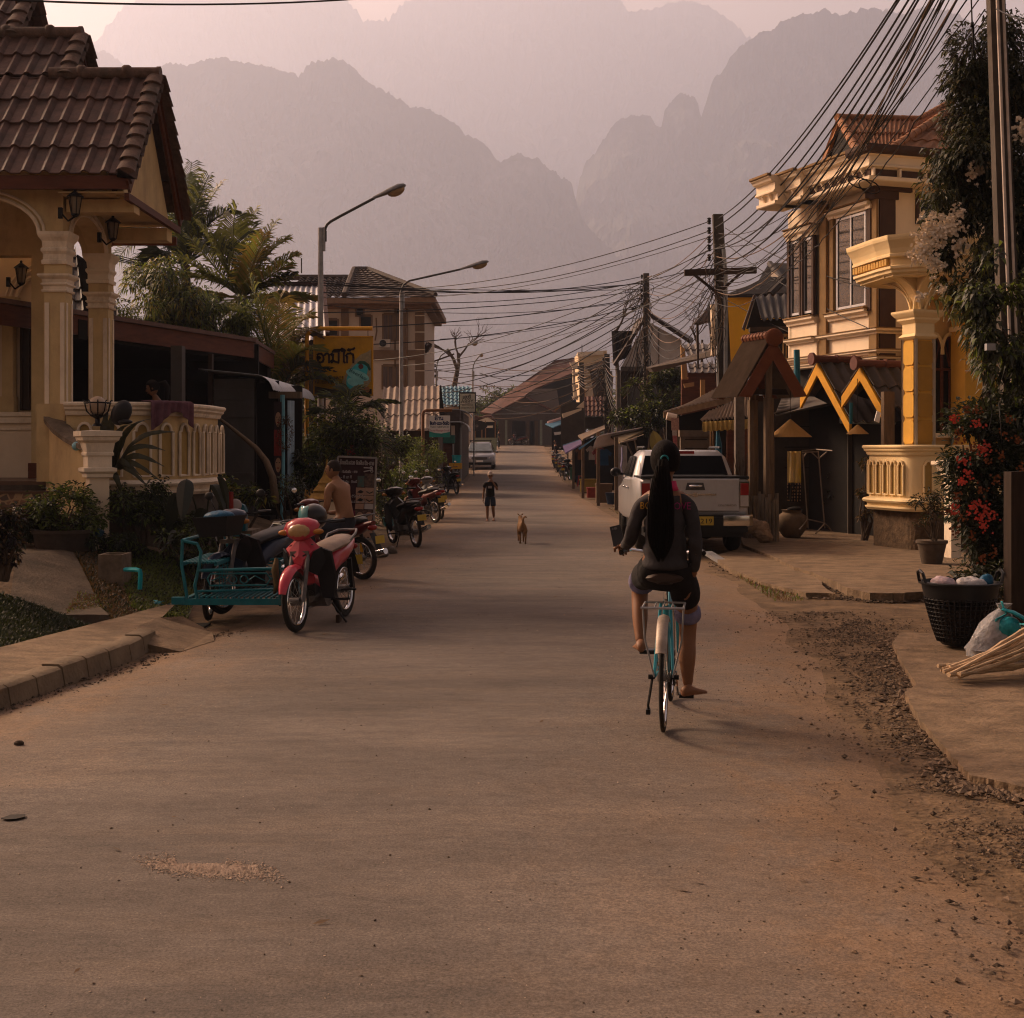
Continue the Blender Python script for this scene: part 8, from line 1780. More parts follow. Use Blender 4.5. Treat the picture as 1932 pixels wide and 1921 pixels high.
m.loft([[V((rx*math.cos(a),.215+ry*math.sin(a),z))for a in[2*PI*k/16 for k in range(16)]]for rx,ry,z in((.085,.078,1.425),(.072,.068,1.455),(.066,.063,1.485),(.058,.055,1.482),(.062,.06,1.45))]);obj('collar',m,mat('pink_collar',(.45,.03,.10),.8,var=.2),jk,smooth=True)
bv=BVHTree.FromPolygons([V(v)for v in jm.v],jm.f)
def onback(mb0,off=.004):
 out=MB()
 dirv=(BT_.to_3x3()@V((0,1,0))).normalized();vs2=[]
 for v in mb0.v:
  o_=V(v)-dirv*1.0;hit=bv.ray_cast(o_,dirv)
  vs2.append(hit[0]-dirv*off if hit[0]is not None else V(v))
 out.add(vs2,mb0.f);return out
Rl,Ul=BT_.to_3x3()@V((1,0,0)),V((0,0,1))
obj('lettering',onback(text_mb('BODY',.062,BT_@V((-.150,0,1.315)),Rl,Ul,.0,width=.135)),mat('yellow_print',(.50,.27,.03),.7),jk)
obj('lettering',onback(text_mb('GLOVE',.062,BT_@V((-.012,0,1.315)),Rl,Ul,.0,width=.165)),mat('magenta_print',(.28,.02,.12),.7),jk)
m=MB();m.T=BT_
for s in(-1,1):m.tube([(s*.07,.16,1.432),(s*.11,.145,1.425),(s*.165,.15,1.40),(s*.215,.165,1.33),(s*.245,.16,1.2),(s*.255,.16,1.12)],.0035,4)
BLKC=mat('black_cloth',(.010,.009,.010),.9,var=.3,bump=.3)
vs,es,rs=chain([((0,.21,.935),(.158,.138)),((0,.20,1.00),(.138,.118))],[0,((.085,.25,.92),.116),((.118,.37,.79),.104),((.125,.435,.70),.088)],[0,((-.085,.27,.92),.118),((-.140,.43,.885),.094),((-.158,.51,.85),.086)])
obj('shorts',skin(vs,es,rs,2,BT_),BLKC,pr_,smooth=True)
LIL=mat('lilac_denim',(.16,.15,.24),.85,var=.4,scale=14,bump=.5)
for a,b,c_ in(((.124,.43,.705),(.128,.47,.645),(.130,.492,.595)),((-.158,.50,.853),(-.165,.54,.838),(-.172,.57,.815))):
 m=skin([V(a),V(b),V(c_)],[(0,1),(1,2)],[.090,.094,.086],2,BT_);obj('cuff',m,LIL,pr_,smooth=True)
m=MB();n_,k_=24,14;vs=[];c0=V(hc)+V((0,-.008,.012))
for i in range(k_+1):
 t=2.25*i/k_
 for j in range(n_):
  a=2*PI*j/n_;q=V((math.sin(t)*math.cos(a)*.092,math.sin(t)*math.sin(a)*.108,math.cos(t)*.120))
  if q.y>.04:q.y=.04+(q.y-.04)*.55 if t>1.1 else q.y
  vs.append(BT_@(c0+q))
m.add(vs,[(i*n_+j,(i+1)*n_+j,(i+1)*n_+(j+1)%n_,i*n_+(j+1)%n_)for i in range(k_)for j in range(n_)])
hr=obj('hair',m,HAIR,pr_,smooth=True)
m=MB();m.T=BT_;sp=[]
prof=[(.145,1.615,.022,.020),(.098,1.618,.030,.026),(.075,1.58,.036,.028),(.060,1.52,.046,.028),(.050,1.44,.058,.026),(.040,1.34,.070,.026),(.042,1.24,.070,.022),(.046,1.16,.070,.020),(.052,1.10,.058,.018),(.058,1.06,.040,.012),(.062,1.03,.014,.006)]
for y,z,w,d in prof:
 cx_=-.010-.012*math.sin((1.6-z)*3)
 sp.append([V((cx_+w*math.cos(a)*(1+.10*math.sin(a*9+z*9)),y+d*math.sin(a)*(1+.14*math.sin(a*11)),z))for a in[2*PI*k/32 for k in range(32)]])
m.loft(sp)
rnd=random.Random(3)
for k in range(110):
 a=rnd.uniform(PI,2*PI)if k%4 else rnd.choice((PI,0))+rnd.uniform(-.2,.2);e=rnd.uniform(.85,1.12);i0=rnd.randint(2,5);pts=[]
 for(y,z,w,d)in prof[i0:]:
  cx_=-.010-.012*math.sin((1.6-z)*3);pts.append((cx_+w*math.cos(a)*e*rnd.uniform(.97,1.03),y+d*math.sin(a)*1.05*e,z-(.0 if z>1.05 else rnd.uniform(0,.03))))
 if len(pts)>2:m.tube(pts,[.0028]*(len(pts)-1)+[.0008],3)
obj('ponytail',m,HAIR,hr,smooth=50)
m=MB();m.T=BT_;m.torus((0,.122,1.618),.021,.005,'y',16,6);obj('hair_tie',m,mat('turquoise_tie',(.012,.20,.23),.5),hr,smooth=True)
ph_=thing('phone','black smartphone held upright at the left handlebar grip','phone',tuple(Wb(-.29,.60,1.10)))
m=MB();m.T=BT_@Matrix.Translation((-.325,.60,1.125))@Matrix.Rotation(-.25,4,'Y')@Matrix.Rotation(-.5,4,'X');m.box(-.036,.036,-.004,.004,-.07,.07);obj('case',m,BLACK,ph_)
m=MB();m.T=BT_@Matrix.Translation((-.325,.60,1.125))@Matrix.Rotation(-.25,4,'Y')@Matrix.Rotation(-.5,4,'X');m.cyl((0,-.006,.05),(0,-.004,.05),.010,n=12);m.cyl((-.018,-.006,.05),(-.018,-.004,.05),.005,n=8);obj('camera_lens',m,GREYM,ph_)
def figure(label,loc,yaw,s,vs_es_rs,headc,hyaw,skin_,clothes,extras=None,hands=(),feet=(),hpitch=0.0,hs=1.0,cat='person'):
 T=Matrix.Translation(loc)@Matrix.Rotation(yaw,4,'Z')@Matrix.Scale(s,4)
 t=thing('person',label,cat,tuple(loc))
 mb=skin(*vs_es_rs,2,T);mb.T=T;Rz=head(mb,headc,hyaw,hs,hpitch)
 for h in hands:hand(mb,*h)
 for f in feet:foot(mb,f[0],f[1],f[2],T)
 mb.T=None;obj('body',mb,skin_,t,smooth=True)
 for nm,data,mt_ in clothes:obj(nm,skin(*data,2,T),mt_,t,smooth=True)
 R3=Matrix.Rotation(yaw,3,'Z');face(t,T@V(headc),R3@Rz,s*hs)
 return t,T,Rz
ML=V((X(651,17.35),17.35,.0));my=math.radians(62)
b_=chain([((0,0,.78),(.15,.13)),((0,.0,.90),(.135,.105)),((0,.03,1.03),(.135,.10)),((0,.07,1.16),(.155,.11)),((0,.10,1.25),(.12,.08)),((0,.13,1.32),.058),((0,.16,1.38),.055)],
[4,((.14,.11,1.24),.066),((.185,.13,1.20),.058),((.21,.10,1.03),.045),((.21,.13,.95),.042),((.17,.30,.90),.034),((.15,.36,.90),.028)],
[4,((-.14,.11,1.24),.066),((-.185,.13,1.20),.058),((-.21,.12,1.03),.045),((-.20,.16,.95),.042),((-.16,.32,.92),.034),((-.14,.38,.92),.028)],
[0,((.10,.05,.76),.10),((.18,.30,.72),.082),((.21,.42,.68),.064),((.20,.38,.45),.055),((.19,.30,.22),.042),((.19,.28,.15),.038)],
[0,((-.10,.05,.76),.10),((-.18,.30,.72),.082),((-.21,.42,.68),.064),((-.20,.38,.45),.055),((-.19,.30,.22),.042),((-.19,.28,.15),.038)])
pants=chain([((0,.0,.78),(.165,.145)),((0,.0,.86),(.15,.125))],[0,((.10,.05,.76),.115),((.18,.30,.72),.10),((.21,.41,.68),.082),((.205,.38,.48),.078),((.195,.32,.27),.075)],[0,((-.10,.05,.76),.115),((-.18,.30,.72),.10),((-.21,.41,.68),.082),((-.205,.38,.48),.078),((-.195,.32,.27),.075)])
JEAN=mat('dark_jean',(.035,.040,.055),.85,var=.35,scale=9)
mt,TT,Rz_=figure('shirtless man with short dark hair sitting on the red motorcycle',ML,my,1.0,b_,(0,.185,1.455),math.radians(20),SK,[('trousers',pants,JEAN)],hands=(((.15,.37,.90),(.1,1,0),(0,0,-1),1,.8),((-.14,.39,.92),(-.1,1,0),(0,0,-1),1,.8,-1)),feet=(((.19,.28,.12),0,1.1),((-.19,.28,.12),0,1.1)),hs=1.0)
def haircap(par,T,c,Rz,s,tmax=1.9,mt_=HAIR,g_=1.06):
 m=MB();vs=[];n_,k_=18,10
 for i in range(k_+1):
  t=tmax*i/k_
  for j in range(n_):
   a=2*PI*j/n_;q=V((math.sin(t)*math.cos(a)*.075,math.sin(t)*math.sin(a)*.094,math.cos(t)*.116))*g_
   if q.y>.03 and q.z<.055:q.y=.03+(q.y-.03)*.4
   vs.append(T@(V(c)+Rz@(q*s+V((0,-.008,.004)))))
 m.add(vs,[(i*n_+j,(i+1)*n_+j,(i+1)*n_+(j+1)%n_,i*n_+(j+1)%n_)for i in range(k_)for j in range(n_)]);return obj('hair',m,mt_,par,smooth=True)
haircap(mt,TT,(0,.185,1.455),Rz_,1.0,1.75,mat('cropped_hair',(.025,.018,.015),.8))
bl=V((X(925,32.7),32.7,.03));sB=1.16/1.62
b_=chain([((0,0,.86),(.135,.105)),((0,0,.98),(.12,.09)),((0,0,1.12),(.13,.09)),((0,-.01,1.24),(.11,.075)),((0,-.01,1.31),.052),((0,.0,1.38),.05)],
[3,((.13,0,1.235),.055),((.17,0,1.20),.05),((.24,.05,1.03),.042),((.19,.14,1.14),.034),((.10,.15,1.29),.028)],
[3,((-.13,0,1.235),.055),((-.17,0,1.20),.05),((-.22,-.03,1.0),.040),((-.235,.04,.80),.032),((-.235,.07,.74),.028)],
[0,((.08,0,.82),.085),((.10,.10,.50),.062),((.10,.10,.42),.058),((.11,.02,.24),.05),((.115,-.06,.10),.036)],
[0,((-.08,0,.82),.085),((-.09,.08,.50),.062),((-.09,.09,.42),.058),((-.085,.12,.24),.05),((-.08,.16,.07),.036)])
sh=chain([((0,0,.76),(.165,.135)),((0,0,.86),(.16,.13)),((0,0,1.0),(.155,.12)),((0,0,1.14),(.155,.115)),((0,-.01,1.25),(.125,.09)),((0,-.01,1.29),.062)],[4,((.14,0,1.24),.075),((.18,0,1.19),.072),((.215,.03,1.09),.068)],[4,((-.14,0,1.24),.075),((-.18,0,1.19),.072),((-.21,-.02,1.08),.068)])
so_=chain([((0,0,.84),(.145,.12)),((0,0,.90),(.14,.115))],[0,((.085,0,.78),.105),((.10,.07,.58),.098),((.105,.10,.46),.098)],[0,((-.085,0,.78),.105),((-.095,.06,.58),.098),((-.095,.08,.46),.098)])
mir=lambda q:([V((-v.x,v.y,v.z))for v in q[0]],q[1],q[2])
b_,sh,so_=mir(b_),mir(sh),mir(so_)
bt_,TB,RB=figure('boy in black t-shirt, dark shorts and cap walking with one hand at his mouth',bl,math.radians(176),sB,b_,(0,.02,1.50),math.radians(8),SKD,[('t_shirt',sh,BLKC),('shorts',so_,mat('navy_shorts',(.018,.026,.045),.9,var=.25))],hands=(((-.10,.15,1.29),(.3,.1,.9),(1,0,.2),1.1,1.2),((.235,.075,.73),(0,.2,-1),(-1,0,0),1.1,.7)),feet=(((-.115,-.06,.07),0,1.15),((.08,.16,.06),0,1.15)),hs=1.12)
m=MB();m.T=TB;
n_=18;vs=[]
for i in range(8):
 t=1.45*i/7
 for j in range(n_):a=2*PI*j/n_;vs.append(V((math.sin(t)*math.cos(a)*.092,.02+math.sin(t)*math.sin(a)*.112,1.515+math.cos(t)*.138)))
m.add(vs,[(i*n_+j,(i+1)*n_+j,(i+1)*n_+(j+1)%n_,i*n_+(j+1)%n_)for i in range(7)for j in range(n_)])
m.slab([(.085,.07,1.535),(.075,.15,1.535),(.03,.20,1.53),(-.03,.20,1.53),(-.075,.15,1.535),(-.085,.07,1.535)],(0,0,.012));obj('cap',m,mat('pale_cap',(.42,.33,.28),.8,var=.2),bt_,smooth=40)
m=MB();m.T=TB;m.slab([(-.065,.132,1.08),(.065,.132,1.08),(.06,.132,1.16),(-.06,.132,1.16)],(0,.006,0));p_=obj('chest_print',m,mat('white_print',(.30,.27,.26),.7,var=.5,scale=60),bt_)
for sx,(x,y,z)in((1,(-.115,-.05,.022)),(-1,(.08,.17,.012))):m=MB();m.T=TB;m.box(x-.05,x+.05,y-.09,y+.17,z-.02,z);obj('sandal',m,BLACK,bt_)
wl_=V((X(303,20.6),20.6,1.62));wy=math.radians(100)
b_=chain([((0,0,.40),(.13,.11)),((0,0,.55),(.12,.09)),((0,.03,.70),(.125,.09)),((0,.05,.80),(.10,.07)),((0,.07,.87),.05),((0,.10,.94),.048)],[3,((.14,.05,.79),.052),((.17,.08,.70),.048),((.19,.12,.55),.04),((.14,.30,.58),.032),((.12,.34,.60),.028)],[3,((-.14,.05,.79),.052),((-.17,.08,.70),.048),((-.19,.12,.55),.04),((-.14,.30,.58),.032),((-.12,.34,.60),.028)],[0,((.09,.1,.40),.09),((.12,.42,.42),.07),((.12,.42,.10),.05),((.12,.42,.06),.04)],[0,((-.09,.1,.40),.09),((-.12,.42,.42),.07),((-.12,.42,.10),.05),((-.12,.42,.06),.04)])
wt_,TW,RW=figure('dark haired woman seated behind the porch balustrade looking down left',wl_,wy,.98,b_,(0,.12,1.03),0,SKD,[('blouse',chain([((0,0,.38),(.15,.13)),((0,0,.55),(.145,.115)),((0,.03,.71),(.15,.11)),((0,.05,.82),(.115,.085))],[3,((.15,.05,.79),.07),((.18,.09,.68),.065),((.195,.12,.56),.055)],[3,((-.15,.05,.79),.07),((-.18,.09,.68),.065),((-.195,.12,.56),.055)]),BLKC)],hands=(((.12,.35,.60),(0,1,.1),(0,0,-1),1,.6),((-.12,.35,.60),(0,1,.1),(0,0,-1),1,.6,-1)),feet=(((.12,.42,.06),0,1),((-.12,.42,.06),0,1)),hpitch=-.3)
haircap(wt_,TW,(0,.12,1.03),RW,1.0,2.0,g_=1.10)
m=MB();m.T=TW;m.tube([(0,.02,1.09),(0,-.06,1.12),(0,-.10,1.04),(0,-.09,.90),(0,-.08,.80)],[.03,.04,.045,.035,.012],8);obj('ponytail',m,HAIR,wt_,smooth=True)
st_=chain([((0,0,.88),(.13,.10)),((0,0,1.0),(.12,.09)),((0,0,1.2),(.14,.10)),((0,0,1.36),(.12,.08)),((0,0,1.44),.055),((0,0,1.52),.05)],[3,((.16,0,1.33),.055),((.2,0,1.1),.042),((.21,.05,.85),.032)],[3,((-.16,0,1.33),.055),((-.2,0,1.1),.042),((-.21,.05,.85),.032)],[0,((.09,0,.82),.09),((.10,.02,.48),.065),((.10,0,.10),.045)],[0,((-.09,0,.82),.09),((-.10,.02,.48),.065),((-.10,0,.10),.045)])
ct_=chain([((0,0,.80),(.16,.13)),((0,0,1.0),(.145,.115)),((0,0,1.22),(.165,.12)),((0,0,1.37),(.135,.09))],[3,((.17,0,1.32),.07),((.205,0,1.12),.06)],[3,((-.17,0,1.32),.07),((-.205,0,1.12),.06)],[0,((.09,0,.75),.11),((.10,.02,.48),.09),((.10,0,.14),.08)],[0,((-.09,0,.75),.11),((-.10,.02,.48),.09),((-.10,0,.14),.08)])
f1,Tq,Rq=figure('standing figure in black under the blue awning at the far right kerb',V((X(1048,84),84,g(84))),math.radians(90),1.0,st_,(0,.01,1.63),0,SKD,[('clothes',ct_,BLKC)],feet=(((.10,0,.07),0,1),((-.10,0,.07),0,1)),hands=(((.21,.05,.85),(0,0,-1),(-1,0,0)),));haircap(f1,Tq,(0,.01,1.63),Rq,1.0)
f2,Tq,Rq=figure('standing figure in dark clothes left of the end house porch',V((X(941,118),118,g(118))),math.radians(-90),1.0,st_,(0,.01,1.63),0,SKD,[('clothes',ct_,mat('dark_green_cloth',(.02,.022,.016),.9))],feet=(((.10,0,.07),0,1),((-.10,0,.07),0,1)),hands=(((.21,.05,.85),(0,0,-1),(-1,0,0)),));haircap(f2,Tq,(0,.01,1.63),Rq,1.0)
DL=V((X(984.5,24.8),24.8,.03));TD=Matrix.Translation(DL)@Matrix.Rotation(math.radians(4),4,'Z')@Matrix.Scale(.92,4)
FUR=mat('tan_fur',(.30,.165,.075),.85,var=.4,scale=14,bump=.6,bscale=60)
dv=chain([((0,-.22,.36),(.062,.070)),((0,-.10,.355),(.062,.072)),((0,.06,.345),(.070,.088)),((0,.20,.36),(.066,.085)),((0,.28,.41),(.048,.055)),((0,.35,.47),(.045,.05)),((0,.40,.50),(.048,.05)),((0,.46,.485),(.032,.030)),((0,.52,.475),(.022,.020))],
[0,((0,-.27,.41),.028),((.0,-.30,.47),.022),((.02,-.27,.525),.020),((.06,-.22,.53),.016),((.075,-.19,.505),.008)],
[0,((.052,-.22,.27),.052),((.056,-.17,.20),.034),((.055,-.25,.125),.020),((.055,-.235,.05),.017),((.055,-.215,.015),.020),((.055,-.18,.012),.016)],
[0,((-.052,-.22,.27),.052),((-.052,-.13,.20),.034),((-.045,-.18,.125),.020),((-.042,-.15,.05),.017),((-.042,-.13,.015),.020),((-.042,-.095,.012),.016)],
[3,((.050,.20,.26),.036),((.048,.19,.15),.022),((.048,.21,.05),.017),((.048,.23,.012),.020)],
[3,((-.050,.22,.26),.036),((-.048,.25,.16),.022),((-.048,.22,.07),.017),((-.048,.25,.03),.019)])
dg_=thing('dog','small tan dog with curled tail walking away up the road','dog',tuple(DL))
mb=skin(*dv,2,TD);mb.T=TD
for s in(-1,1):mb.loft([[V((s*.035+dx*s,.385+dy,.535))for dx,dy in((-.022,-.012),(.018,-.012),(.018,.012),(-.022,.012))],[V((s*.052+dx*s,.385+dy,.568))for dx,dy in((-.006,-.004),(.006,-.004),(.006,.004),(-.006,.004))]])
obj('body',mb,FUR,dg_,smooth=True)
KL=[(3.0,-4.55),(5,-4.25),(7,-3.80),(9.05,-3.38),(10.1,-3.25),(11.17,-3.11),(12.2,-3.10),(13.0,-3.14),(14.2,-3.30),(16,-3.2),(20,-3.1),(26,-3.1)]
SB=[(3.0,-5.6),(5,-5.3),(7,-4.9),(9.05,-4.45),(10.8,-4.02),(12.7,-3.66),(14.1,-3.42),(15,-3.38),(17,-3.3),(20,-3.3),(26,-3.3)]
sw=MB();ysw=[3+.25*i for i in range(45)];vs=[]
for y in ysw:
 a,b=lerp(KL,y)-.152,lerp(SB,y)
 for k in range(5):x=a+(b-a)*k/4;vs.append((x,y,.135+.02*k/4+.006*noise.noise(V((x*3,y*3,0)))))
sw.add(vs,[(j*5+k,(j+1)*5+k,(j+1)*5+k+1,j*5+k+1)for j in range(len(ysw)-1)for k in range(4)])
structure('sidewalk',sw,CONC,smooth=True)
y=3.2;kk=MB()
while y<11.9:
 L_=.40;y1=min(y+L_-.018,12.0);dz=U(-.010,.010)
 a,b=lerp(KL,y),lerp(KL,y1)
 kk.loft([[V((q-.15,yy_,-.05)),V((q-.15,yy_,.148+dz)),V((q-.03,yy_,.145+dz)),V((q,yy_,.125+dz)),V((q+.03,yy_,-.05))]for q,yy_ in((a,y),(b,y1))]);y+=L_
structure('kerb',kk,CONCK,smooth=35)
rp=MB();rpts=[P(*q)for q in((255,1182,12.05),(300,1160,12.7),(345,1158,12.8),(400,1196,12.75),(405,1212,12.25),(340,1232,11.58),(275,1222,11.7))]
cz=(.155,.16,.16,.02,.01,.01,.06);rp.slab([V((p.x,p.y,z))for p,z in zip(rpts,cz)],(0,0,-.12));structure('ramp_slab',rp,CONC)
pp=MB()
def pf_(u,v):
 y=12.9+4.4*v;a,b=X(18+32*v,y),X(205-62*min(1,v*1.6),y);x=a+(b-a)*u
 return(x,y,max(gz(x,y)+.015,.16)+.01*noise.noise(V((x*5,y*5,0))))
pp.grid(pf_,12,24,thick=(0,0,-.12));structure('path',pp,mat('shaded_dirty_concrete',(.13,.095,.065),.95,var=.5,scale=3,bump=.8,dirt=.9,dirtc=(.05,.038,.028)),smooth=40)  # path colour is concrete darkened for dirt and for the garden shade
h_=lambda py,z:(EYE-z)*F/(py-HY)
def edge(pts,z):return[V((X(px,h_(py,z)),h_(py,z),z))for px,py in pts]
def rough(pts,n=6,a=.03):
 out=[]
 for p,q in zip(pts,pts[1:]):
  for k in range(n):w=p.lerp(q,k/n);out.append(w+V((U(-a,a),U(-a,a),0)))
 return out+[pts[-1]]
E1=rough(edge([(1700,1193),(1684,1212),(1700,1245),(1730,1291),(1707,1305),(1738,1360),(1790,1420),(1832,1462),(1900,1478),(1960,1490)],.05),8,.010)
ap=MB();ap.slab(E1+[V((9,5.9,.05)),V((9,12.6,.05)),V((E1[0].x+.6,12.4,.05))],(0,0,-.12));structure('concrete_apron',ap,CONC)
E2=rough(edge([(1400,1028),(1464,1052),(1500,1070),(1544,1083),(1597,1109),(1643,1119),(1700,1119),(1760,1115),(1950,1117)],.10),5,.03)
ap=MB();ap.slab(E2+[V((12,16,.10)),V((12,30,.10)),V((5.0,30,.10)),V((4.3,26,.10))],(0,0,-.15));structure('concrete_apron',ap,CONC)
E3=rough(edge([(1345,1050),(1380,1074),(1440,1098),(1520,1118),(1570,1120),(1540,1090),(1465,1058),(1400,1034)],.06),4,.03)
ap=MB();ap.slab(E3,(0,0,-.1));structure('sidewalk',ap,CONC)
for(ya_,yb_)in((27,41),(41.5,60)):
 ap=MB();ap.slab([V((lerp(RE,ya_)+.55,ya_,.08)),V((lerp(RE,ya_)+2.2,ya_,.08)),V((lerp(RE,yb_)+2.2,yb_,.08+g(yb_))),V((lerp(RE,yb_)+.55,yb_,.08+g(yb_)))],(0,0,-.14));structure('sidewalk',ap,CONC)
def stones(name,f,n,s0,s1,m_,seed,smooth=False):
 rnd=random.Random(seed);mb=MB();oc=[(1,0,0),(0,1,0),(-1,0,0),(0,-1,0),(0,0,1),(0,0,-1)]
 for _ in range(n):
  x,y,z=f(rnd);s=s0*(s1/s0)**(rnd.random()**2.2);a=rnd.uniform(0,PI);ca,sa=math.cos(a),math.sin(a);e=(rnd.uniform(.7,1.5),rnd.uniform(.6,1.1),rnd.uniform(.3,.7));o=len(mb.v)
  for v in oc:q=(v[0]*s*e[0]*rnd.uniform(.8,1.2),v[1]*s*e[1]*rnd.uniform(.8,1.2),v[2]*s*e[2]);mb.v.append((x+q[0]*ca-q[1]*sa,y+q[0]*sa+q[1]*ca,z+q[2]+s*.2))
  for f_ in((0,1,4),(1,2,4),(2,3,4),(3,0,4),(1,0,5),(2,1,5),(3,2,5),(0,3,5)):mb.f.append(tuple(o+i for i in f_));mb.mi.append(0)
 return stuff(name,mb,m_)
GRV=mat('gravel_stone',(.185,.13,.088),.95,var=.6,scale=15);GRD=mat('dark_gravel',(.09,.065,.045),.95,var=.6,scale=15);GRL=mat('pale_grit',(.44,.34,.26),.9,var=.4,scale=20)
def rv(d0,d1,y0,y1,sp=1.0):
 def f(r):
  while True:
   y=y0+(y1-y0)*r.random()**1.2;x=lerp(RE,y)+r.gauss((d0+d1)/2,(d1-d0)/3*sp)
   if noise.noise(V((x*1.7,y*1.3,4)))>-.12 or r.random()<.15:return x,y,(roadz(x,y)if x<lerp(RE,y)else .0)
 return f
stones('gravel',rv(.05,.95,3.8,14.5,.9),11000,.003,.021,GRD,1);stones('gravel',rv(-.05,1.05,3.8,14.5,.95),15000,.0025,.017,GRV,2)
def along(E):
 def f(r):
  i=r.randrange(len(E)-1);p=E[i].lerp(E[i+1],r.random());return p.x-abs(r.gauss(0,.10))+.02,p.y-abs(r.gauss(0,.07))+.02,.005
 return f
stones('rubble',along(E1),1500,.005,.035,GRV,31);stones('rubble',along(E2),1100,.005,.035,GRD,32);stones('rubble',along(E3),700,.004,.03,GRV,33);stones('gravel',rv(-1.2,.2,4.0,12),2000,.002,.007,GRD,3)
stones('gravel',lambda r:(lambda y:(lerp(LE,y)+abs(r.gauss(0,.28))+.05,y,.0))(r.uniform(6,13)),2600,.003,.020,GRD,4)
def patch(r):
 while True:
  u,v=r.gauss(0,1),r.gauss(0,1);px_,py_=395+60*u+v*10,1640+9*v+u*3
  if abs(u)<2.2 and not(abs(px_-380)<48 and py_<1632):y=GY(py_,.03);return X(px_,y),y,roadz(X(px_,y),y)+.001
stones('pale_grit',patch,3600,.003,.0075,GRL,5)
def rd_(r):y=3.6*(30/3.6)**r.random();x=r.uniform(lerp(LE,y)+.3,lerp(RE,y)-.2);return x,y,roadz(x,y)+.001
stones('road_grit',rd_,1500,.0025,.008,GRD,6);stones('road_grit',rd_,900,.002,.007,GRL,7)
lf=MB();rnd=random.Random(12)
for k in range(110):
 if k<60:x,y,z=rv(-.3,.9,4.2,14)(rnd);z+=.03
 else:x,y,z=rd_(rnd);z+=.008
 a=rnd.uniform(0,PI);s=rnd.uniform(.012,.035);d=V((math.cos(a),math.sin(a),rnd.uniform(-.1,.3)))*s;w_=V((-math.sin(a),math.cos(a),.3))*s*.3
 lf.add([V((x,y,z))-d,V((x,y,z))+w_,V((x,y,z))+d,V((x,y,z))-w_],[(0,1,2,3)])
stuff('leaf_litter',lf,[LB])
for k,(px_,py_,s,lab)in enumerate(((36,1413,.030,'small dark stone lying alone on the road at the far left'),(75,1283,.035,'dark stone by the kerb at the left edge'),(110,1271,.025,'small reddish stone just right of the dark kerb stone'))):
 y=GY(py_);m=MB();m.ball((X(px_,y),y,.02+s*.4),(s,s*.8,s*.6),7,5);solo('stone',m,GRD if k<2 else GRV,lab,'stone')
m=MB();y=GY(1546,.03);m.slab([(X(px_,GY(py_,.03)),GY(py_,.03),.036)for px_,py_ in((2,1548),(20,1541),(48,1540),(47,1545),(30,1549),(12,1550))],(0,0,.004));stuff('oil_stain',m,mat('oil_stain',(.02,.016,.013),.7))
CPOLE=mat('concrete_pole',(.085,.070,.058),.9,var=.4,scale=3,dirt=.5,dirtc=(.03,.025,.02));CAB=mat('cable_black',(.012,.010,.010),.6,var=.2);CABL=mat('cable_tan',(.15,.095,.06),.6,var=.3);PVC=mat('pale_conduit',(.30,.31,.32),.5,var=.3,scale=6)
def pole(name,label,bpx,bY,tpx,tpy,w,group='power poles'):
 b=V((X(bpx,bY),bY,g(bY)-.1));t_=P(tpx,tpy,bY);t=thing('utility_pole',label,'power pole',b,group)
 m=MB();m.loft([[c+V((sx*ww,sy*ww*.8,0))for sx,sy in((-1,-1),(1,-1),(1,1),(-1,1))]for c,ww in((b,w*.75),(t_,w*.5))]);obj('shaft',m,CPOLE,t);return t,b,t_
PB,bB,tB=pole('b','tall dark power pole with a crossarm and pale conduit behind the pickup',1378,36,1354,405,.26)
m=MB();m.tube([bB+V((-.16,-.14,0)),P(1369,520,35.8),P(1365,470,35.8)],.055,7);m.tube([bB+V((-.30,-.1,0)),P(1352,560,35.8)],.025,5);obj('conduit',m,PVC,PB,smooth=40)
m=MB();m.beam(P(1291,515,36-.2),P(1427,510,36-.2),.14,.16);m.beam(P(1308,517,35.75),P(1352,552,35.75),.05,.07);m.beam(P(1400,513,35.75),P(1362,548,35.75),.05,.07);obj('crossarm',m,WOODD,PB)
def insul(par,pts):
 for p in pts:
  m=MB();m.lathe([(.02,-.09),(.055,-.07),(.035,-.03),(.06,0),(.035,.03),(.055,.07),(.02,.09)],p,n=8);obj('insulator',m,IRON,par,smooth=50)
insul(PB,[P(1338,y,35.8)for y in(417,435,452,468,486)])
m=MB();m.box(bB.x-.15,bB.x+.18,35.7,35.85,Z(905,35.8),Z(868,35.8));obj('meter_box',m,GREYM,PB)
PA,bA,tA=pole('a','slim power pole in front of the grey timbered house',1223,58,1219,516,.24)
m=MB();m.tube([bA+V((.24,-.1,0)),P(1224,620,57.8)],.05,6);obj('conduit',m,PVC,PA,smooth=40)
insul(PA,[P(1211,y,57.8)for y in(522,534,548,560,575)])
PD,bD,tD=pole('d','power pole beside the rust red roof',1147,68,1145,668,.26);m=MB();m.tube([bD+V((.3,-.1,0)),P(1153,700,67.8)],.06,6);obj('conduit',m,PVC,PD)
PE,bE,tE=pole('e','short grey power pole in front of the small cream house',1101,80,1097,684,.26)
insul(PD,[P(1138,y,67.8)for y in(678,690,702)]);insul(PE,[P(1091,y,79.8)for y in(694,704,714)])
PL_,bL,tL=pole('l','dark power pole rising above the pale tile shed on the left',816,75,814,676,.26)
m=MB();m.beam(P(816,683,74.8),P(857,668,74.8),.08,.08);obj('arm',m,WOODD,PL_);insul(PL_,[P(821,y,74.8)for y in(690,700,710)])
PC,bC,tC=pole('c','near dark power pole with two pale conduits rising out of frame',1922,15.4,1869,-260,.155)
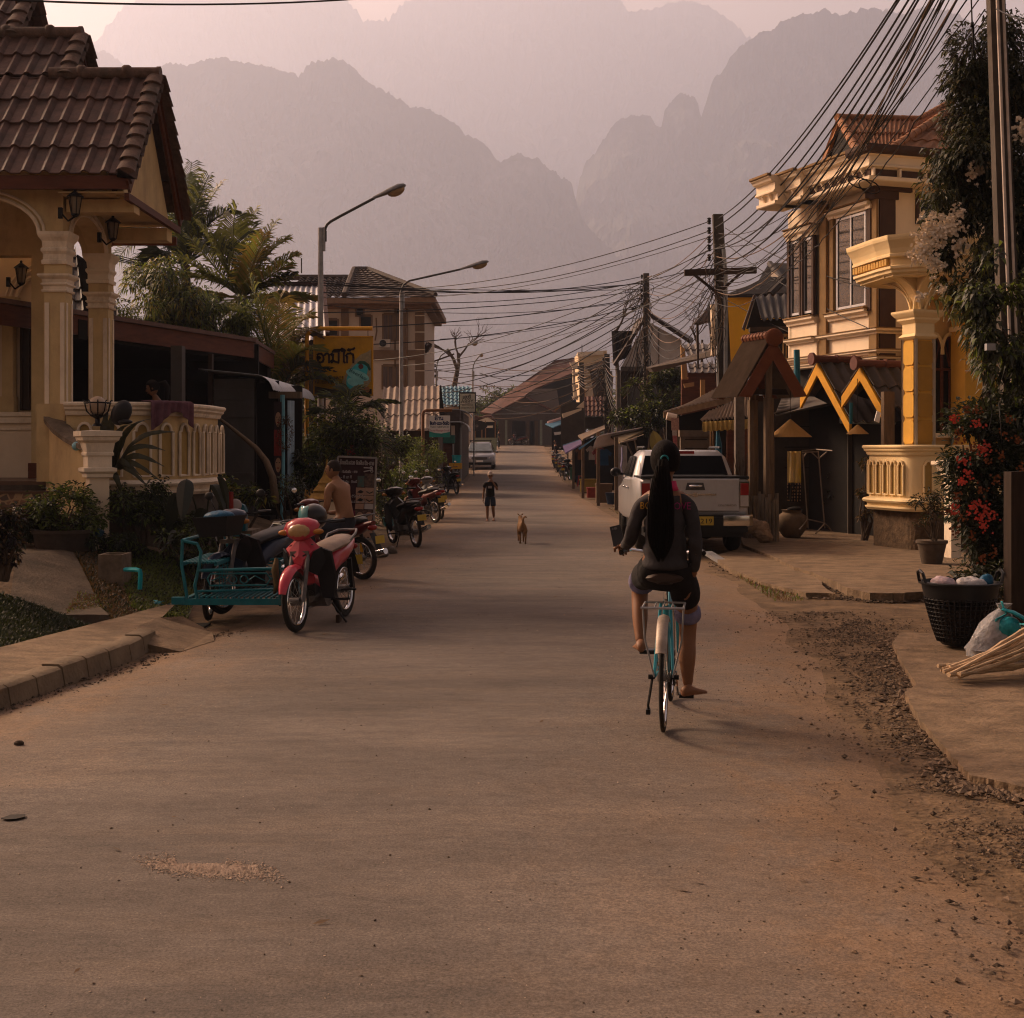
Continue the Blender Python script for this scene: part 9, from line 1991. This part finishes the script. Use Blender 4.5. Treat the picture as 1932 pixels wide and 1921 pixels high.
for dx,w_ in((-.03,.019),(.045,.016)):
 m=MB();m.tube([bC.lerp(tC,.30)+V((dx,-.12,0)),tC+V((dx*.8,-.12,0))],w_,8);obj('conduit',m,mat('dusty_conduit',(.58,.50,.44),.6,var=.3),PC,smooth=40)
m=MB();m.cbox(P(1868,655,14.2),(.09,.07,.07));obj('meter_box',m,PVC,PC)
m=MB();m.tube([P(1860,770,14),P(1852,745,14),P(1862,725,14),P(1845,760,14),P(1866,735,14),P(1872,780,14),P(1866,810,14),P(1890,830,14),P(1885,760,14)],.006,5);obj('loose_wire',m,CAB,PC,smooth=True)
m=MB();m.box(X(1908,12.9),X(1936,12.9),12.9,13.1,.05,1.5);solo('wooden_post',m,mat('dark_post_wood',(.035,.022,.015),.9,var=.5,stretch=(4,4,.4)),'dark wooden post at the right edge behind the plastic bag','post')
def cable(a,b,sag,r=.014,n=14,tw=0.0,seed=0):
 rnd=random.Random(seed);m=MB();pts=[]
 for i in range(n+1):
  t=i/n;p=V(a).lerp(V(b),t);p.z-=sag*4*t*(1-t)
  if tw and 0<i<n:p+=V((rnd.uniform(-tw,tw)*.5,0,rnd.uniform(-tw,tw)))
  pts.append(p)
 m.tube(pts,r,5);return m
cn=[0]
def wire(a,b,sag,r=.014,mt_=None,tw=0.0,n=14,label=None):
 cn[0]+=1
 solo('cable',cable(a,b,sag,r,n,tw,cn[0]),mt_ or CAB,label,'cable','overhead cables')
C1_='black cable fanning from the crossarm pole up past the cream house';C2_='thin black cable crossing the street high between the lamp posts and power poles';C3_='distant cable sagging between poles above the far roofs'
for k,(px0,yb,r_,tw)in enumerate(((1677,412,.014,0),(1682,430,.016,0),(1698,452,.016,0),(1713,470,.014,.0),(1719,500,.016,0),(1737,520,.007,0),(1743,470,.016,0),(1748,500,.018,0),(1757,525,.009,0),(1769,530,.012,.035),(1783,540,.008,0),(1805,545,.012,0))):
 ye=-(1866-px0)*yb/(px0-1352)*1.0;wire(P(1352+U(-5,5),yb,35.7),V((X(1866,15.3),15.3,Z(ye,15.3)+.25)),.55+.06*k,r_,None,tw,26,C1_)
wire(P(1355,548,35.7),P(1862,30,15.2),1.0,.009,None,.03,60,C1_)
wire(P(1360,500,35.7),P(1858,18,15.2),.9,.008,None,0,30,C1_)
for k,(x0,y0,Y0,x1,y1,Y1,sg,r_)in enumerate([(770,545,47,1338,418,36,.35,.014),(770,548,47,1338,436,36,.45,.014),(200,480,34,600,531,40,.25,.016),(200,477,34,600,528,40,.2,.012),(200,484,34,600,536,40,.2,.014),(205,489,34,600,540,40,.15,.012),
(600,528,40,1211,522,58,.5,.016),(600,533,40,1211,534,58,.35,.02),(600,538,40,1211,546,58,.1,.014),(600,552,40,1211,535,58,.15,.014),(600,590,40,1211,548,58,.2,.016),(600,622,40,1211,562,58,.2,.018),(700,650,48,1211,575,58,.3,.018),(700,680,48,1340,470,36,.6,.012),(760,690,50,1340,487,36,.6,.012),(800,700,60,1340,520,36,.5,.010),(820,615,60,1208,600,58,.05,.010),(600,562,40,1000,545,58,.1,.010)]):
 wire(P(x0,y0,Y0),P(x1,y1,Y1),sg,r_,None,0,20,C2_)
for k,(x1,y1)in enumerate([(815,690),(815,700),(815,712),(700,736),(720,742),(780,760)]):
 wire(P(1210,540+k*12,57.8),P(x1,y1,74),.8+.1*k,.022,None,0,16,C3_)
for k in range(10):
 wire(P(1138,680+k*4,67.8),P(820 if k%2 else 905,690+k*7,76),.4+.12*k,.020,CAB if k%3 else CABL,.0,16,C3_)
for k in range(8):
 wire(P(1091,694+k*4,79.8),P(1138,678+k*4,67.8),.25+.05*k,.018,CABL if k%2 else CAB,0,8,C3_)
for k in range(9):
 wire(P(1142,675+k*6,67.6),P(1216,530+k*14,57.6),.9+.2*k,.016,CABL if k%3==0 else CAB,.02,14,C3_)
for k in range(12):
 wire(P(1222,522+k*10,57.6),P(1352+U(-4,4),430+k*12,35.8),.3+.09*k,.013,CABL if k%3==0 else CAB,0,14,'cable running between the two tallest power poles')
for k,(x0,y0,Y0,x1,y1,Y1,sg)in enumerate([(820,560,50,1345,445,36,.3),(900,600,62,1345,470,36,.5),(640,560,40,1345,500,36,.5),(1000,690,80,1345,540,36,.6),(1000,700,84,1345,556,36,.7),(880,640,70,1345,515,36,.8),(1050,690,86,1211,590,58,.5),(950,705,85,1211,600,58,.6),(600,575,40,1211,565,58,.4),(830,640,60,1211,585,58,.2)]):
 wire(P(x0,y0,Y0),P(x1,y1,Y1),sg,.011,None,0,20,C2_)
for k in range(7):wire(P(1354+U(-4,4),440+k*22,35.7),V((X(1866,15.3)+U(-.1,.1),15.3,7.0+.22*k)),.9+.12*k,.008+.002*(k%3),CABL if k%3==2 else None,.015 if k%2 else 0,34,C1_)
for k in range(4):wire(P(1228,520+k*14,57.8),P(1500,590+k*12,42),.05,.012,None,0,8,'cable running from the slim power pole towards the yellow house')
for(x0,y0,x1,y1)in((1368,430,1640,545),(1370,460,1640,620),(1360,560,1900,800)):wire(P(x0,y0,35.8),P(x1,y1,24.5),.15,.010,None,0,10,'thin service cable from the crossarm pole to the cream house')
wire(P(-20,-2,12),P(690,-3,16),.06,.010,None,0,12,'single black wire along the top left edge of the sky')
wire(P(1880,17,15.3),P(1960,45,12),.02,.008,None,0,6,'short wire leaving the near power pole to the right')
m=MB();m.tube([P(1832,-10,15.2),P(1834,45,15.2),P(1837,52,15.2),P(1836,100,15.2),P(1842,116,15.2),P(1850,105,15.2),P(1862,80,15.2)],.009,5);m.cbox(P(1834,47,15.2),(.03,.03,.05));m.tube([P(1834,50,15.2),P(1838,90,15.2),P(1850,108,15.2),P(1862,115,15.2)],.008,5);solo('cable_loop',m,CAB,'looped black cable with clamp hanging beside the near power pole','cable',smooth=True)
m=MB();
for(cx_,cy_,rx,ry)in((1622,345,22,10),(1640,352,20,12)):m.tube([P(cx_+rx*math.cos(a),cy_+ry*math.sin(a)+6*math.cos(a),24.9)for a in[2*PI*k/14 for k in range(15)]],.012,4)
solo('cable_loop',m,CAB,'coiled cable loops hanging under the cream house cornice','cable',smooth=True)
for(lab,cx_,y0,y1,Y_,n_,w_)in(('tangle of tan and black wires on the crossarm pole',1350,420,640,35.6,34,.30),('tangle of wires on the slim power pole',1219,530,740,57.5,40,.55),('tangle of wires on the power pole by the rust red roof',1146,675,780,67.5,26,.7)):
 rnd=random.Random(int(cx_));m=MB();m2=MB()
 for k in range(n_):
  yy_=rnd.uniform(y0,y1);a=P(cx_+rnd.uniform(-3,3),yy_,Y_);b=a+V((rnd.uniform(-w_,w_)*2,rnd.uniform(-.2,.2),rnd.uniform(-.8,.5)));c_=a+V((rnd.uniform(-.1,.1),0,rnd.uniform(-1.8,-.3)));pts=[]
  for j in range(9):t_=j/8;pts.append(a*(1-t_)**2+b*2*t_*(1-t_)+c_*t_*t_)
  (m if k%3 else m2).tube(pts,.008*Y_/36,4)
 t=thing('wire_tangle',lab,'wires',P(cx_,y1,Y_));obj('black_strand',m,CAB,t,smooth=True);obj('tan_strand',m2,CABL,t,smooth=True)
m=MB();q=P(1290,420,36);q=P(2295/1.9213,1120/1.9213,58);m.ball(q,(.10,.06,.06),8,6);m.ball(q+V((.10,0,.05)),(.045,.04,.04),8,6);m.tube([q,q+V((-.22,0,-.03))],[.04,.01],5);solo('bird',m,BLACK,'small dark bird perched on the wires left of the slim power pole','bird',smooth=True)
BXc,BYc=X(1808,11.6),11.55;z0=.075
t=thing('basket','large black plastic basket full of bags on the concrete apron','basket',(BXc,BYc,z0))
def br(z):return .165+(.32-.165)*(z/.52)**.75
m=MB();nb=40
m.lathe([(br(0)-.02,0),(br(0),.02),(br(.05),.05)],(BXc,BYc,z0),n=nb)
for k in range(nb):
 a=2*PI*k/nb;m.tube([(BXc+math.cos(a)*br(z),BYc+math.sin(a)*br(z),z0+z)for z in(.03,.12,.22,.32,.40)],.0085,4)
for j in range(10):z=.07+j*.035;m.torus((BXc,BYc,z0+z),br(z),.0075,'z',40,4)
obj('lattice',m,BLACK,t,smooth=40)
m=MB();m.lathe([(br(.39),.39),(br(.52),.52),(br(.52)+.018,.525),(br(.52)+.018,.51),(br(.52)-.012,.53),(br(.39)-.014,.39)],(BXc,BYc,z0),n=40);obj('rim',m,BLACK,t,smooth=50)
for s in(-1,1):
 m=MB();m.tube([(BXc+s*.315,BYc-.09,z0+.52),(BXc+s*.335,BYc-.07,z0+.60),(BXc+s*.34,BYc,z0+.62),(BXc+s*.335,BYc+.07,z0+.60),(BXc+s*.315,BYc+.09,z0+.52)],.014,6);obj('handle',m,BLACK,t,smooth=50)
m=MB();m.lathe([(br(.05)-.03,.05),(br(.3)-.04,.30),(.01,.36)],(BXc,BYc,z0),n=24);obj('liner',m,mat('dark_rubbish',(.07,.05,.04),.8,var=.6,scale=14),t)
CLB=mat('clear_plastic',(.50,.47,.47),.25,var=.35,scale=20,bump=.7,bscale=30)
def bagm(c,r,m_,label,sq=.25,seed=1):
 mb=MB();mb.ball(c,r,22,14);
 for i,v in enumerate(mb.v):
  d=V(v)-V(c);k=1+sq*noise.noise(V(v)*14+V((seed,0,0)))+.12*noise.noise(V(v)*40);mb.v[i]=tuple(V(c)+d*k)
 return solo('plastic_bag',mb,m_,label,'plastic bag','plastic bags at the basket',smooth=True)
bagm((BXc-.15,BYc-.02,z0+.50),(.11,.09,.075),mat('pink_white_bag',(.46,.35,.38),.35,var=.3,bump=.6),'pale pink bag at the left inside the black basket')
bagm((BXc+.07,BYc-.05,z0+.50),(.13,.10,.07),CLB,'clear crumpled bag in the middle of the black basket',seed=4)
bagm((BXc+.22,BYc,z0+.52),(.06,.05,.07),mat('blue_bag',(.01,.10,.20),.5),'small blue bag at the right inside the black basket',seed=6)
bc=V((X(1875,10.9),10.9,.07))
t=thing('rubbish_bag','clear rubbish bag tied with blue plastic between the basket and the cane bundle','rubbish bag',bc)
mb=MB();rg=[]
for z,rx,ry,dx in((0,.16,.12,-.03),(.06,.19,.14,-.02),(.16,.17,.13,.0),(.26,.13,.10,.03),(.34,.08,.07,.06),(.38,.03,.03,.07),(.42,.06,.05,.08)):
 rg.append([bc+V((dx+rx*math.cos(a)*(1+.16*math.sin(a*5+z*20)),ry*math.sin(a)*(1+.16*math.cos(a*4+z*30)),z))for a in[2*PI*k/24 for k in range(24)]])
mb.loft(rg);gm_=mat('clear_film',(.40,.40,.42),.18,var=.4,scale=22,bump=.8,bscale=24,alpha=.72);obj('film',mb,gm_,t,smooth=40)
m=MB();m.ball(bc+V((.09,-.07,.24)),(.10,.08,.09),12,8);m.tube([bc+V((.05,-.05,.38)),bc+V((.12,-.10,.36)),bc+V((.22,-.10,.30))],[.03,.04,.05],8,flat=.4);m.tube([bc+V((.04,-.06,.44)),bc+V((.08,-.05,.34)),bc+V((-.02,-.10,.30))],.02,6,flat=.4);obj('blue_wrap',m,mat('turquoise_plastic',(.02,.28,.33),.35,var=.5,scale=20,bump=.6),t,smooth=40)
m=MB();m.ball(bc+V((.02,-.02,.14)),(.11,.08,.10),12,8);obj('contents',m,mat('mixed_rubbish',(.30,.20,.10),.7,var=.8,scale=30),t,smooth=True)
t=thing('cane_bundle','bundle of dry pale cane stalks tied with blue string at the right edge','cane bundle',(X(1900,9.9),9.9,.08))
rnd=random.Random(8);CANE=mat('dry_cane',(.52,.37,.23),.8,var=.4,scale=9,stretch=(1,1,1),bump=.4,dirt=.4,dirtc=(.26,.16,.09))
for k in range(22):
 a=V((X(1790+rnd.uniform(0,35),9.7),9.65+rnd.uniform(-.05,.35),.10+rnd.uniform(0,.05)));b=V((X(1965+rnd.uniform(-10,20),10.3),10.15+rnd.uniform(-.25,.35),.24+rnd.uniform(-.10,.26)));md=a.lerp(b,.55)+V((0,0,-.02+rnd.uniform(-.02,.03)))
 m=MB();rr_=rnd.uniform(.008,.016);q=[a.lerp(md,t_)if t_<=1 else md.lerp(b,t_-1)for t_ in[j*.125 for j in range(17)]]
 m.tube(q,[rr_*(1.25 if j%4==0 else 1)for j in range(17)],6);obj('stalk',m,CANE,t,smooth=50)
m=MB();c_=V((X(1925,10.0),9.9,.20));
for k in range(3):m.tube([c_+V((.02*k-.02,-.24+.0*k,.02)),c_+V((.01*k,-.28,.10)),c_+V((.02*k,-.12,.26)),c_+V((.02*k,.1,.24))],.008,5)
for k in range(6):m.tube([c_+V((0,-.26,.06)),c_+V((rnd.uniform(-.08,.03),-.30,rnd.uniform(-.06,.10)))],.004,4)
obj('string',m,mat('turquoise_plastic',(.02,.28,.33),.35),t)
Y=25.0;t=thing('clothes_rack','thin metal folding clothes rack before the dark shed','clothes rack',(X(1540,Y),Y,.1))
m=MB();r_=.013
def q5(zx,zy,yy_):return P((2500+zx/2.134)/1.9213,(1100+zy/2.134)/1.9213,yy_)
for a,b in(((870,1140,25.2),(975,1130,25.8)),((975,1130,25.8),(1105,1140,25.2)),((870,1155,24.7),(1000,1145,24.7)),((875,1165,25),(915,1735,25)),((995,1150,25),(1045,1740,25)),((915,1670,25),(1045,1700,25)),((915,1670,25),(850,1750,24.9)),((1045,1700,25),(975,1780,24.6)),((1045,1700,25),(1095,1755,25.2)),((940,1150,25),(995,1200,25)),((1060,1150,25),(1000,1200,25)),((910,1150,25),(880,1190,25))):
 m.tube([q5(*a),q5(*b)],r_,5)
obj('frame',m,mat('worn_rack_metal',(.22,.17,.13),.6,metal=.2,var=.3),t)
def sar(top,bot,mt_,nm,par,dy=0.0):
 m=MB();m.grid(lambda u,v:q5(757+105*u,top+(bot-top)*v,24.75+.03*math.sin(u*16+v)+dy),20,16,thick=(0,.008,0));return obj(nm,m,mt_,par,smooth=True)
tS=thing('sarong','yellow and white patterned sarong with dotted black border on the clothes rack','cloth',q5(810,1400,24.75))
sar(1145,1390,mat('yellow_sarong',(.60,.40,.03),.8,c2=(.62,.50,.30),scale=6,stretch=(2.4,1,.25)),'upper_cloth',tS)
def dots():
 m=bpy.data.materials.new('dotted_border');m.use_nodes=True;nt=m.node_tree;b=nt.nodes['Principled BSDF'];tc=nd(nt,'ShaderNodeTexCoord');v=nd(nt,'ShaderNodeTexVoronoi');v.inputs['Scale'].default_value=17;v.inputs['Randomness'].default_value=.15;r=nd(nt,'ShaderNodeValToRGB');r.color_ramp.elements[0].position=.34;r.color_ramp.elements[1].position=.40;r.color_ramp.elements[0].color=(.40,.24,.12,1);r.color_ramp.elements[1].color=(.012,.010,.009,1)
 nt.links.new(tc.outputs['Object'],v.inputs[0]);nt.links.new(v.outputs['Distance'],r.inputs[0]);nt.links.new(r.outputs[0],b.inputs['Base Color']);b.inputs['Roughness'].default_value=.85;return m
sar(1390,1535,dots(),'border',tS);
jx=X(1494,25.3);t=thing('clay_jar','round bellied clay water jar beside the clothes rack','jar',(jx,25.3,.1));m=MB();m.lathe([(.12,0),(.16,.02),(.26,.16),(.29,.28),(.26,.40),(.17,.46),(.18,.50),(.20,.51),(.16,.50)],(jx,25.3,.10),n=28);obj('jar',m,mat('clay_grey',(.18,.125,.08),.85,var=.35,dirt=.4),t,smooth=50)
m=MB();m.ball((jx+.05,25.3,.62),(.14,.12,.05),12,6);obj('lid',m,DARK,t,smooth=True)
m=MB();rnd=random.Random(2)
for k in range(5):c_=P(1430+rnd.uniform(-14,14),1000+rnd.uniform(-10,14),23.9);m.ball(c_,(.16,.12,.13),9,6)
for i,v in enumerate(m.v):m.v[i]=tuple(V(v)+V((1,1,1))*.04*noise.noise(V(v)*6))
stuff('rubble',m,mat('pale_rubble',(.34,.23,.15),.9,var=.6,scale=9))
Y=23.0;t=thing('signboard','tall haircut signboard with dark maroon face, lao text and photo tiles','signboard',(X(675,Y),Y,.1))
def s6(zx,zy,dy=0.0):return P((1200+zx/2.401)/1.9213,(1200+zy/2.401)/1.9213,Y)+V((0,dy,0))
m=MB();m.slab([s6(60,1093),s6(395,1105),s6(367,1815),s6(50,1790)],(0,.05,0));bd=obj('board',m,mat('maroon_face',(.035,.012,.018),.4,var=.3),t)
fr6=mat('alu_frame',(.30,.28,.27),.4,metal=.4)
m=MB();q=[s6(60,1093,-.01),s6(395,1105,-.01),s6(367,1815,-.01),s6(50,1790,-.01)]
for a,b in zip(q,q[1:]+q[:1]):m.beam(a,b,.03,.03)
obj('frame',m,fr6,bd)
m=MB();m.slab([s6(130,1560,-.003),s6(370,1570,-.003),s6(362,1790,-.003),s6(140,1780,-.003)],(0,-.002,0));obj('purple_patch',m,mat('purple_print',(.16,.015,.055),.5,c2=(.10,.01,.04)),bd)
WI=mat('white_ink',(.46,.42,.42),.5)
obj('lettering',lao_mb('ຮ້ານເສີມສວຍ ຕັດຜົມ ຍິງ-ຊາຍ',.05,s6(78,1158,-.006),s6(370,1170)-s6(78,1160),ZU,wt=.24,width=.57),WI,bd)
for zy,tx,w in((1235,'- ຕັດຜົມຍິງ - ຊາຍ',.45),(1282,'- ສີ ມາ ດີ',.30),(1322,'- ມັດຜົມ - ຍັອມສີ',.44),(1360,'- ມານິກາ',.22),(1448,'- ຕັດຂົນ',.50),(1495,'- ແຕງ ວິນ',.55)):
 tx=''.join(c for c in tx if c in LAO);obj('lettering',lao_mb(tx,.032,s6(85 if zy<1400 else 140,zy,-.006),XR,ZU,wt=.22,width=w*.62),WI,bd)
m=MB();m.tube([s6(285,1190,-.008),s6(365,1195,-.008)],.010,5);m.tube([s6(285,1225,-.008),s6(365,1208,-.008)],.010,5);m.torus(s6(350,1190,-.008),.02,.006,'y',12,4);m.torus(s6(355,1220,-.008),.02,.006,'y',12,4);obj('scissors_mark',m,WI,bd)
SKT=mat('photo_skin',(.40,.25,.18),.5,var=.25,scale=12);PHD=mat('photo_dark',(.03,.022,.02),.5,c2=(.16,.10,.08),scale=16)
for k,(x0,y0,x1,y1,mm)in enumerate(((292,1240,378,1355,PHD),(232,1260,290,1355,mat('photo_teal',(.03,.12,.12),.5,c2=(.12,.07,.05),scale=16)),(218,1362,296,1428,SKT),(298,1362,374,1428,SKT),(216,1432,294,1498,SKT),(296,1432,372,1498,SKT),(212,1502,286,1550,SKT),(292,1502,368,1550,WI),(210,1558,290,1668,PHD),(292,1558,366,1668,PHD),(215,1690,362,1790,PHD))):
 m=MB();m.slab([s6(x0,y0,-.006),s6(x1,y0+3,-.006),s6(x1-3,y1+3,-.006),s6(x0-2,y1,-.006)],(0,-.002,0));ti=obj('photo_tile',m,mm,bd)
 if k in(2,3,4,5):
  cx_,cy_=(x0+x1)/2,(y0+y1)/2+6;m=MB()
  if k in(2,4):m.ball(s6(cx_,cy_,-.010),(.045,.002,.022),10,5);m.tube([s6(cx_-28,cy_+4,-.010),s6(cx_,cy_-16,-.010),s6(cx_+28,cy_+2,-.010)],.006,4)
  else:m.tube([s6(cx_-28,cy_-4,-.010),s6(cx_,cy_+12,-.010),s6(cx_+28,cy_-2,-.010)],.009,4)
  obj('eye_print',m,BLACK,ti)
 if k==8 or k==9:
  m=MB();m.ball(s6((x0+x1)/2,(y0+y1)/2+5,-.010),(.06,.002,.085),12,6);obj('face_print',m,SKT,ti)
 if k==10:
  for j in range(4):m=MB();m.ball(s6(x0+20+j*35,(y0+y1)/2+25,-.010),(.04,.002,.075),10,5);obj('figure_print',m,SKT,ti)
for zx in(120,262):m=MB();m.box(s6(zx,0).x-.03,s6(zx,0).x+.03,Y+.06,Y+.10,0,s6(0,1810).z+.1);obj('leg',m,YP,t)
Y=21.5;sx_=X(617,Y);t=thing('spirit_house','small golden spirit house on a cream pedestal behind the shirtless man','shrine',(sx_,Y,.3));GD=mat('old_gold',(.42,.23,.05),.5,metal=.3,var=.4,scale=12)
m=MB();m.lathe([(.30,0),(.30,.10),(.24,.12),(.16,.2),(.16,.50),(.22,.56),(.26,.60),(.26,.66)],(sx_,Y,.05),sq=True);obj('pedestal',m,PINK,t)
m=MB();m.lathe([(.16,.66),(.16,.92),(.2,.94)],(sx_,Y,.05),sq=True);obj('house_box',m,PINK,t)
m=MB();m.lathe([(.28,.90),(.17,1.02),(.20,1.02),(.11,1.14),(.13,1.14),(.06,1.25),(.02,1.40),(.004,1.52)],(sx_,Y,.05),sq=True)
for sgx in(-1,1):
 for sgy in(-1,1):m.tube([(sx_+sgx*.24,Y+sgy*.24,.97),(sx_+sgx*.30,Y+sgy*.3,1.02),(sx_+sgx*.29,Y+sgy*.29,1.10)],[.02,.014,.004],5)
obj('tiered_roof',m,GD,t)
Y=18.5;jx=X(450,Y);t=thing('water_jug','teal plastic jug with white round cap on the garden wall','jug',(jx,Y,.8));m=MB();m.loft([[V((jx+x*w,Y+y*w*.7,z))for x,y in((-1,-1),(1,-1),(1,1),(-1,1))]for w,z in((.10,.62),(.11,.64),(.11,.90),(.08,.97),(.035,.99),(.035,1.01))]);obj('body',m,mat('teal_plastic',(.01,.12,.16),.4,var=.3),t,smooth=30)
m=MB();m.ball((jx-.02,Y-.10,.97),(.085,.03,.085),14,8);obj('cap',m,mat('white_cap',(.45,.38,.36),.5),t,smooth=True)
m=MB();m.box(X(425,18.6),X(475,18.6),18.6,19.2,.2,.62);solo('garden_wall',m,STONE,'low stone wall block below the teal jug','wall')
m=MB();m.cyl((X(437,18),18,.6),(X(436,18),18,1.16),.03,n=8);solo('red_tube',m,mat('red_plastic',(.25,.02,.015),.5),'short red upright tube between the balustrade end and grey shack','tube',smooth=40)
for(px_,py_,col,lab)in((135,842,(.25,.50,.58),'pale blue ball lamp tucked behind the garden pillar cap on the left'),(212,841,(.42,.30,.33),'pale pink ball lamp tucked behind the garden pillar cap on the right')):
 m=MB();m.ball(P(px_+9,py_,16.75),.055,12,8);solo('ball_lamp',m,mat('ball_'+lab[:9].replace(' ','_'),col,.3),lab,'lamp',smooth=True)
m=MB();m.box(X(148,15.3),X(228,15.3)-.1,15.3,15.6,.35,.40);tq=thing('planter_box','small open concrete planter box on the dark bank','planter',(X(212,14.9),14.9,.3));m=MB()
x0,x1,y0,y1=X(190,14.9),X(236,14.9),14.8,15.15
for a in((x0,x0+.03,y0,y1),(x1-.03,x1,y0,y1),(x0+.031,x1-.031,y0+.002,y0+.03),(x0+.031,x1-.031,y1-.03,y1-.002)):m.box(*a,.22,.58)
m.box(x0+.032,x1-.032,y0+.032,y1-.032,.22,.50);obj('box',m,STONE,tq)
tq=thing('water_pipe','bright turquoise plastic pipe elbow sticking out of the bank','pipe',(X(262,14.6),14.6,.3));m=MB();m.tube([P(236,1075,14.8),P(258,1075,14.5),P(264,1077,14.45),P(265,1083,14.45),P(264,1112,14.45)],.024,8);obj('elbow',m,mat('turquoise_pvc',(.01,.33,.38),.4,var=.2),tq,smooth=40)
tq=thing('standpipe','small grey standpipe with blue tap beside the garden pillar','tap',(X(178,16.2),16.2,.4));m=MB();m.cyl(P(174,1056,16.2),P(177,1010,16.2),.02,n=6);obj('pipe',m,STEEL,tq);m=MB();m.cyl(P(184,1014,16.1),P(191,1000,16.1),.045,n=8);m.cyl(P(176,1008,16.1),P(186,1008,16.1),.03,n=8);obj('tap',m,mat('navy_plastic',(.015,.06,.10),.5),tq)
m=MB();rnd=random.Random(4)
for k in range(14):c_=P(305+rnd.uniform(-14,12),1139+rnd.uniform(-3,3),13.65);d=V((rnd.uniform(-1,1),rnd.uniform(-1,1),rnd.uniform(-.2,.6))).normalized()*.05;m.add([c_,c_+d,c_+d.cross(V((0,0,1)))*.6+V((0,0,.02))],[(0,1,2)])
solo('plastic_scrap',m,mat('turquoise_plastic',(.02,.28,.33),.35),'crumpled turquoise plastic scrap at the foot of the bank','litter')
m=MB();m.box(X(636,13.5),X(643,13.5)+.0,13.4,13.6,.0,.1);solo('wheel_chock',m,WOODD,'small dark block behind the pink motorcycle rear wheel','block')
for k,(px_,py_,s,lab)in enumerate(((700,1040,.13,'grey rock below the haircut signboard'),(738,1044,.10,'pale rock right of the haircut signboard'),(722,1050,.07,'small rock between the two bigger rocks by the signboard'))):
 y=GY(py_);m=MB();m.ball((X(px_,y),y,s*.4),(s*1.4,s,s*.7),10,7)
 for i,v in enumerate(m.v):m.v[i]=tuple(V(v)+V((1,.5,.8))*.05*noise.noise(V(v)*7))
 solo('rock',m,mat('grey_rock',(.13,.105,.085),.95,var=.4,scale=8),lab,'rock')
Y=60;t=thing('table','folding table with yellow cloth beside the parked car','table',(X(860,Y),Y,g(Y)));m=MB();zt=Z(874,Y);m.box(X(847,Y),X(871,Y),Y,Y+.6,zt-.25,zt);obj('cloth',m,YB,t)
m=MB();
for a,b in((850,868),(868,850)):m.beam((X(a,Y),Y+.3,g(Y)),(X(b,Y),Y+.3,zt),.03,.03)
obj('leg',m,STEEL,t)
Y=61;m=MB();m.lathe([(.17,0),(.22,.35),(.2,.35)],(X(861,Y),Y+.2,zt),n=14);solo('bucket',m,mat('turquoise_pvc',(.01,.33,.38),.4),'light blue bucket on the yellow cloth table','bucket',smooth=40)
for(px_,py_,Y_,r_,mt_,lab)in((734,975,30,.14,TEAL,'teal watering pot in the shrubs right of the signboard'),(755,955,33,.10,TEAL,'small teal pot below the second street lamp'),(1098,912,60,.30,mat('navy_crate',(.015,.03,.06),.6),'dark blue cooler box at the right kerb'),(1158,955,42,.26,mat('navy_crate',(.015,.03,.06),.6),'dark blue tub by the white edged awning post')):
 c_=V((X(px_,Y_),Y_,g(Y_)+.05));m=MB();m.lathe([(r_*.75,0),(r_,r_*1.3),(r_*1.05,r_*1.35),(r_*.9,r_*1.3)],c_,n=14,sq=px_==1098);solo('tub',m,mt_,lab,'tub',smooth=40)
m=MB();m.lathe([(.10,0),(.14,.5),(.10,1.2),(.02,1.5)],(X(1089,62),62,g(62)),n=10);solo('yellow_stall_figure',m,mat('ochre_shade',(.36,.20,.06),.8),'ochre tapering stand under the lilac awning','stand',smooth=40)
m=MB();m.beam(P(1335,1043,21.3),P(1368,1063,20.6),.14,.05);solo('metal_ramp',m,STEEL,'small grey metal kerb ramp behind the pickup','ramp')
m=MB();m.tube([P(1398,880,27.5),P(1402,900,27.3),P(1395,930,27.2)],.02,5);rnd=random.Random(6)
for k in range(60):a=P(1400,950,26.5);m.tube([a,a+V((rnd.uniform(-.35,.35),rnd.uniform(-.1,.1),rnd.uniform(.5,1.0)))],.004,3)
solo('twig_bundle',m,BARK,'dry twig bundle between the pickup and the gateway posts','twigs')
m=MB();m.box(-3.45,-2.95,12.6,13.5,-.02,.012);structure('drain',m,DARK)
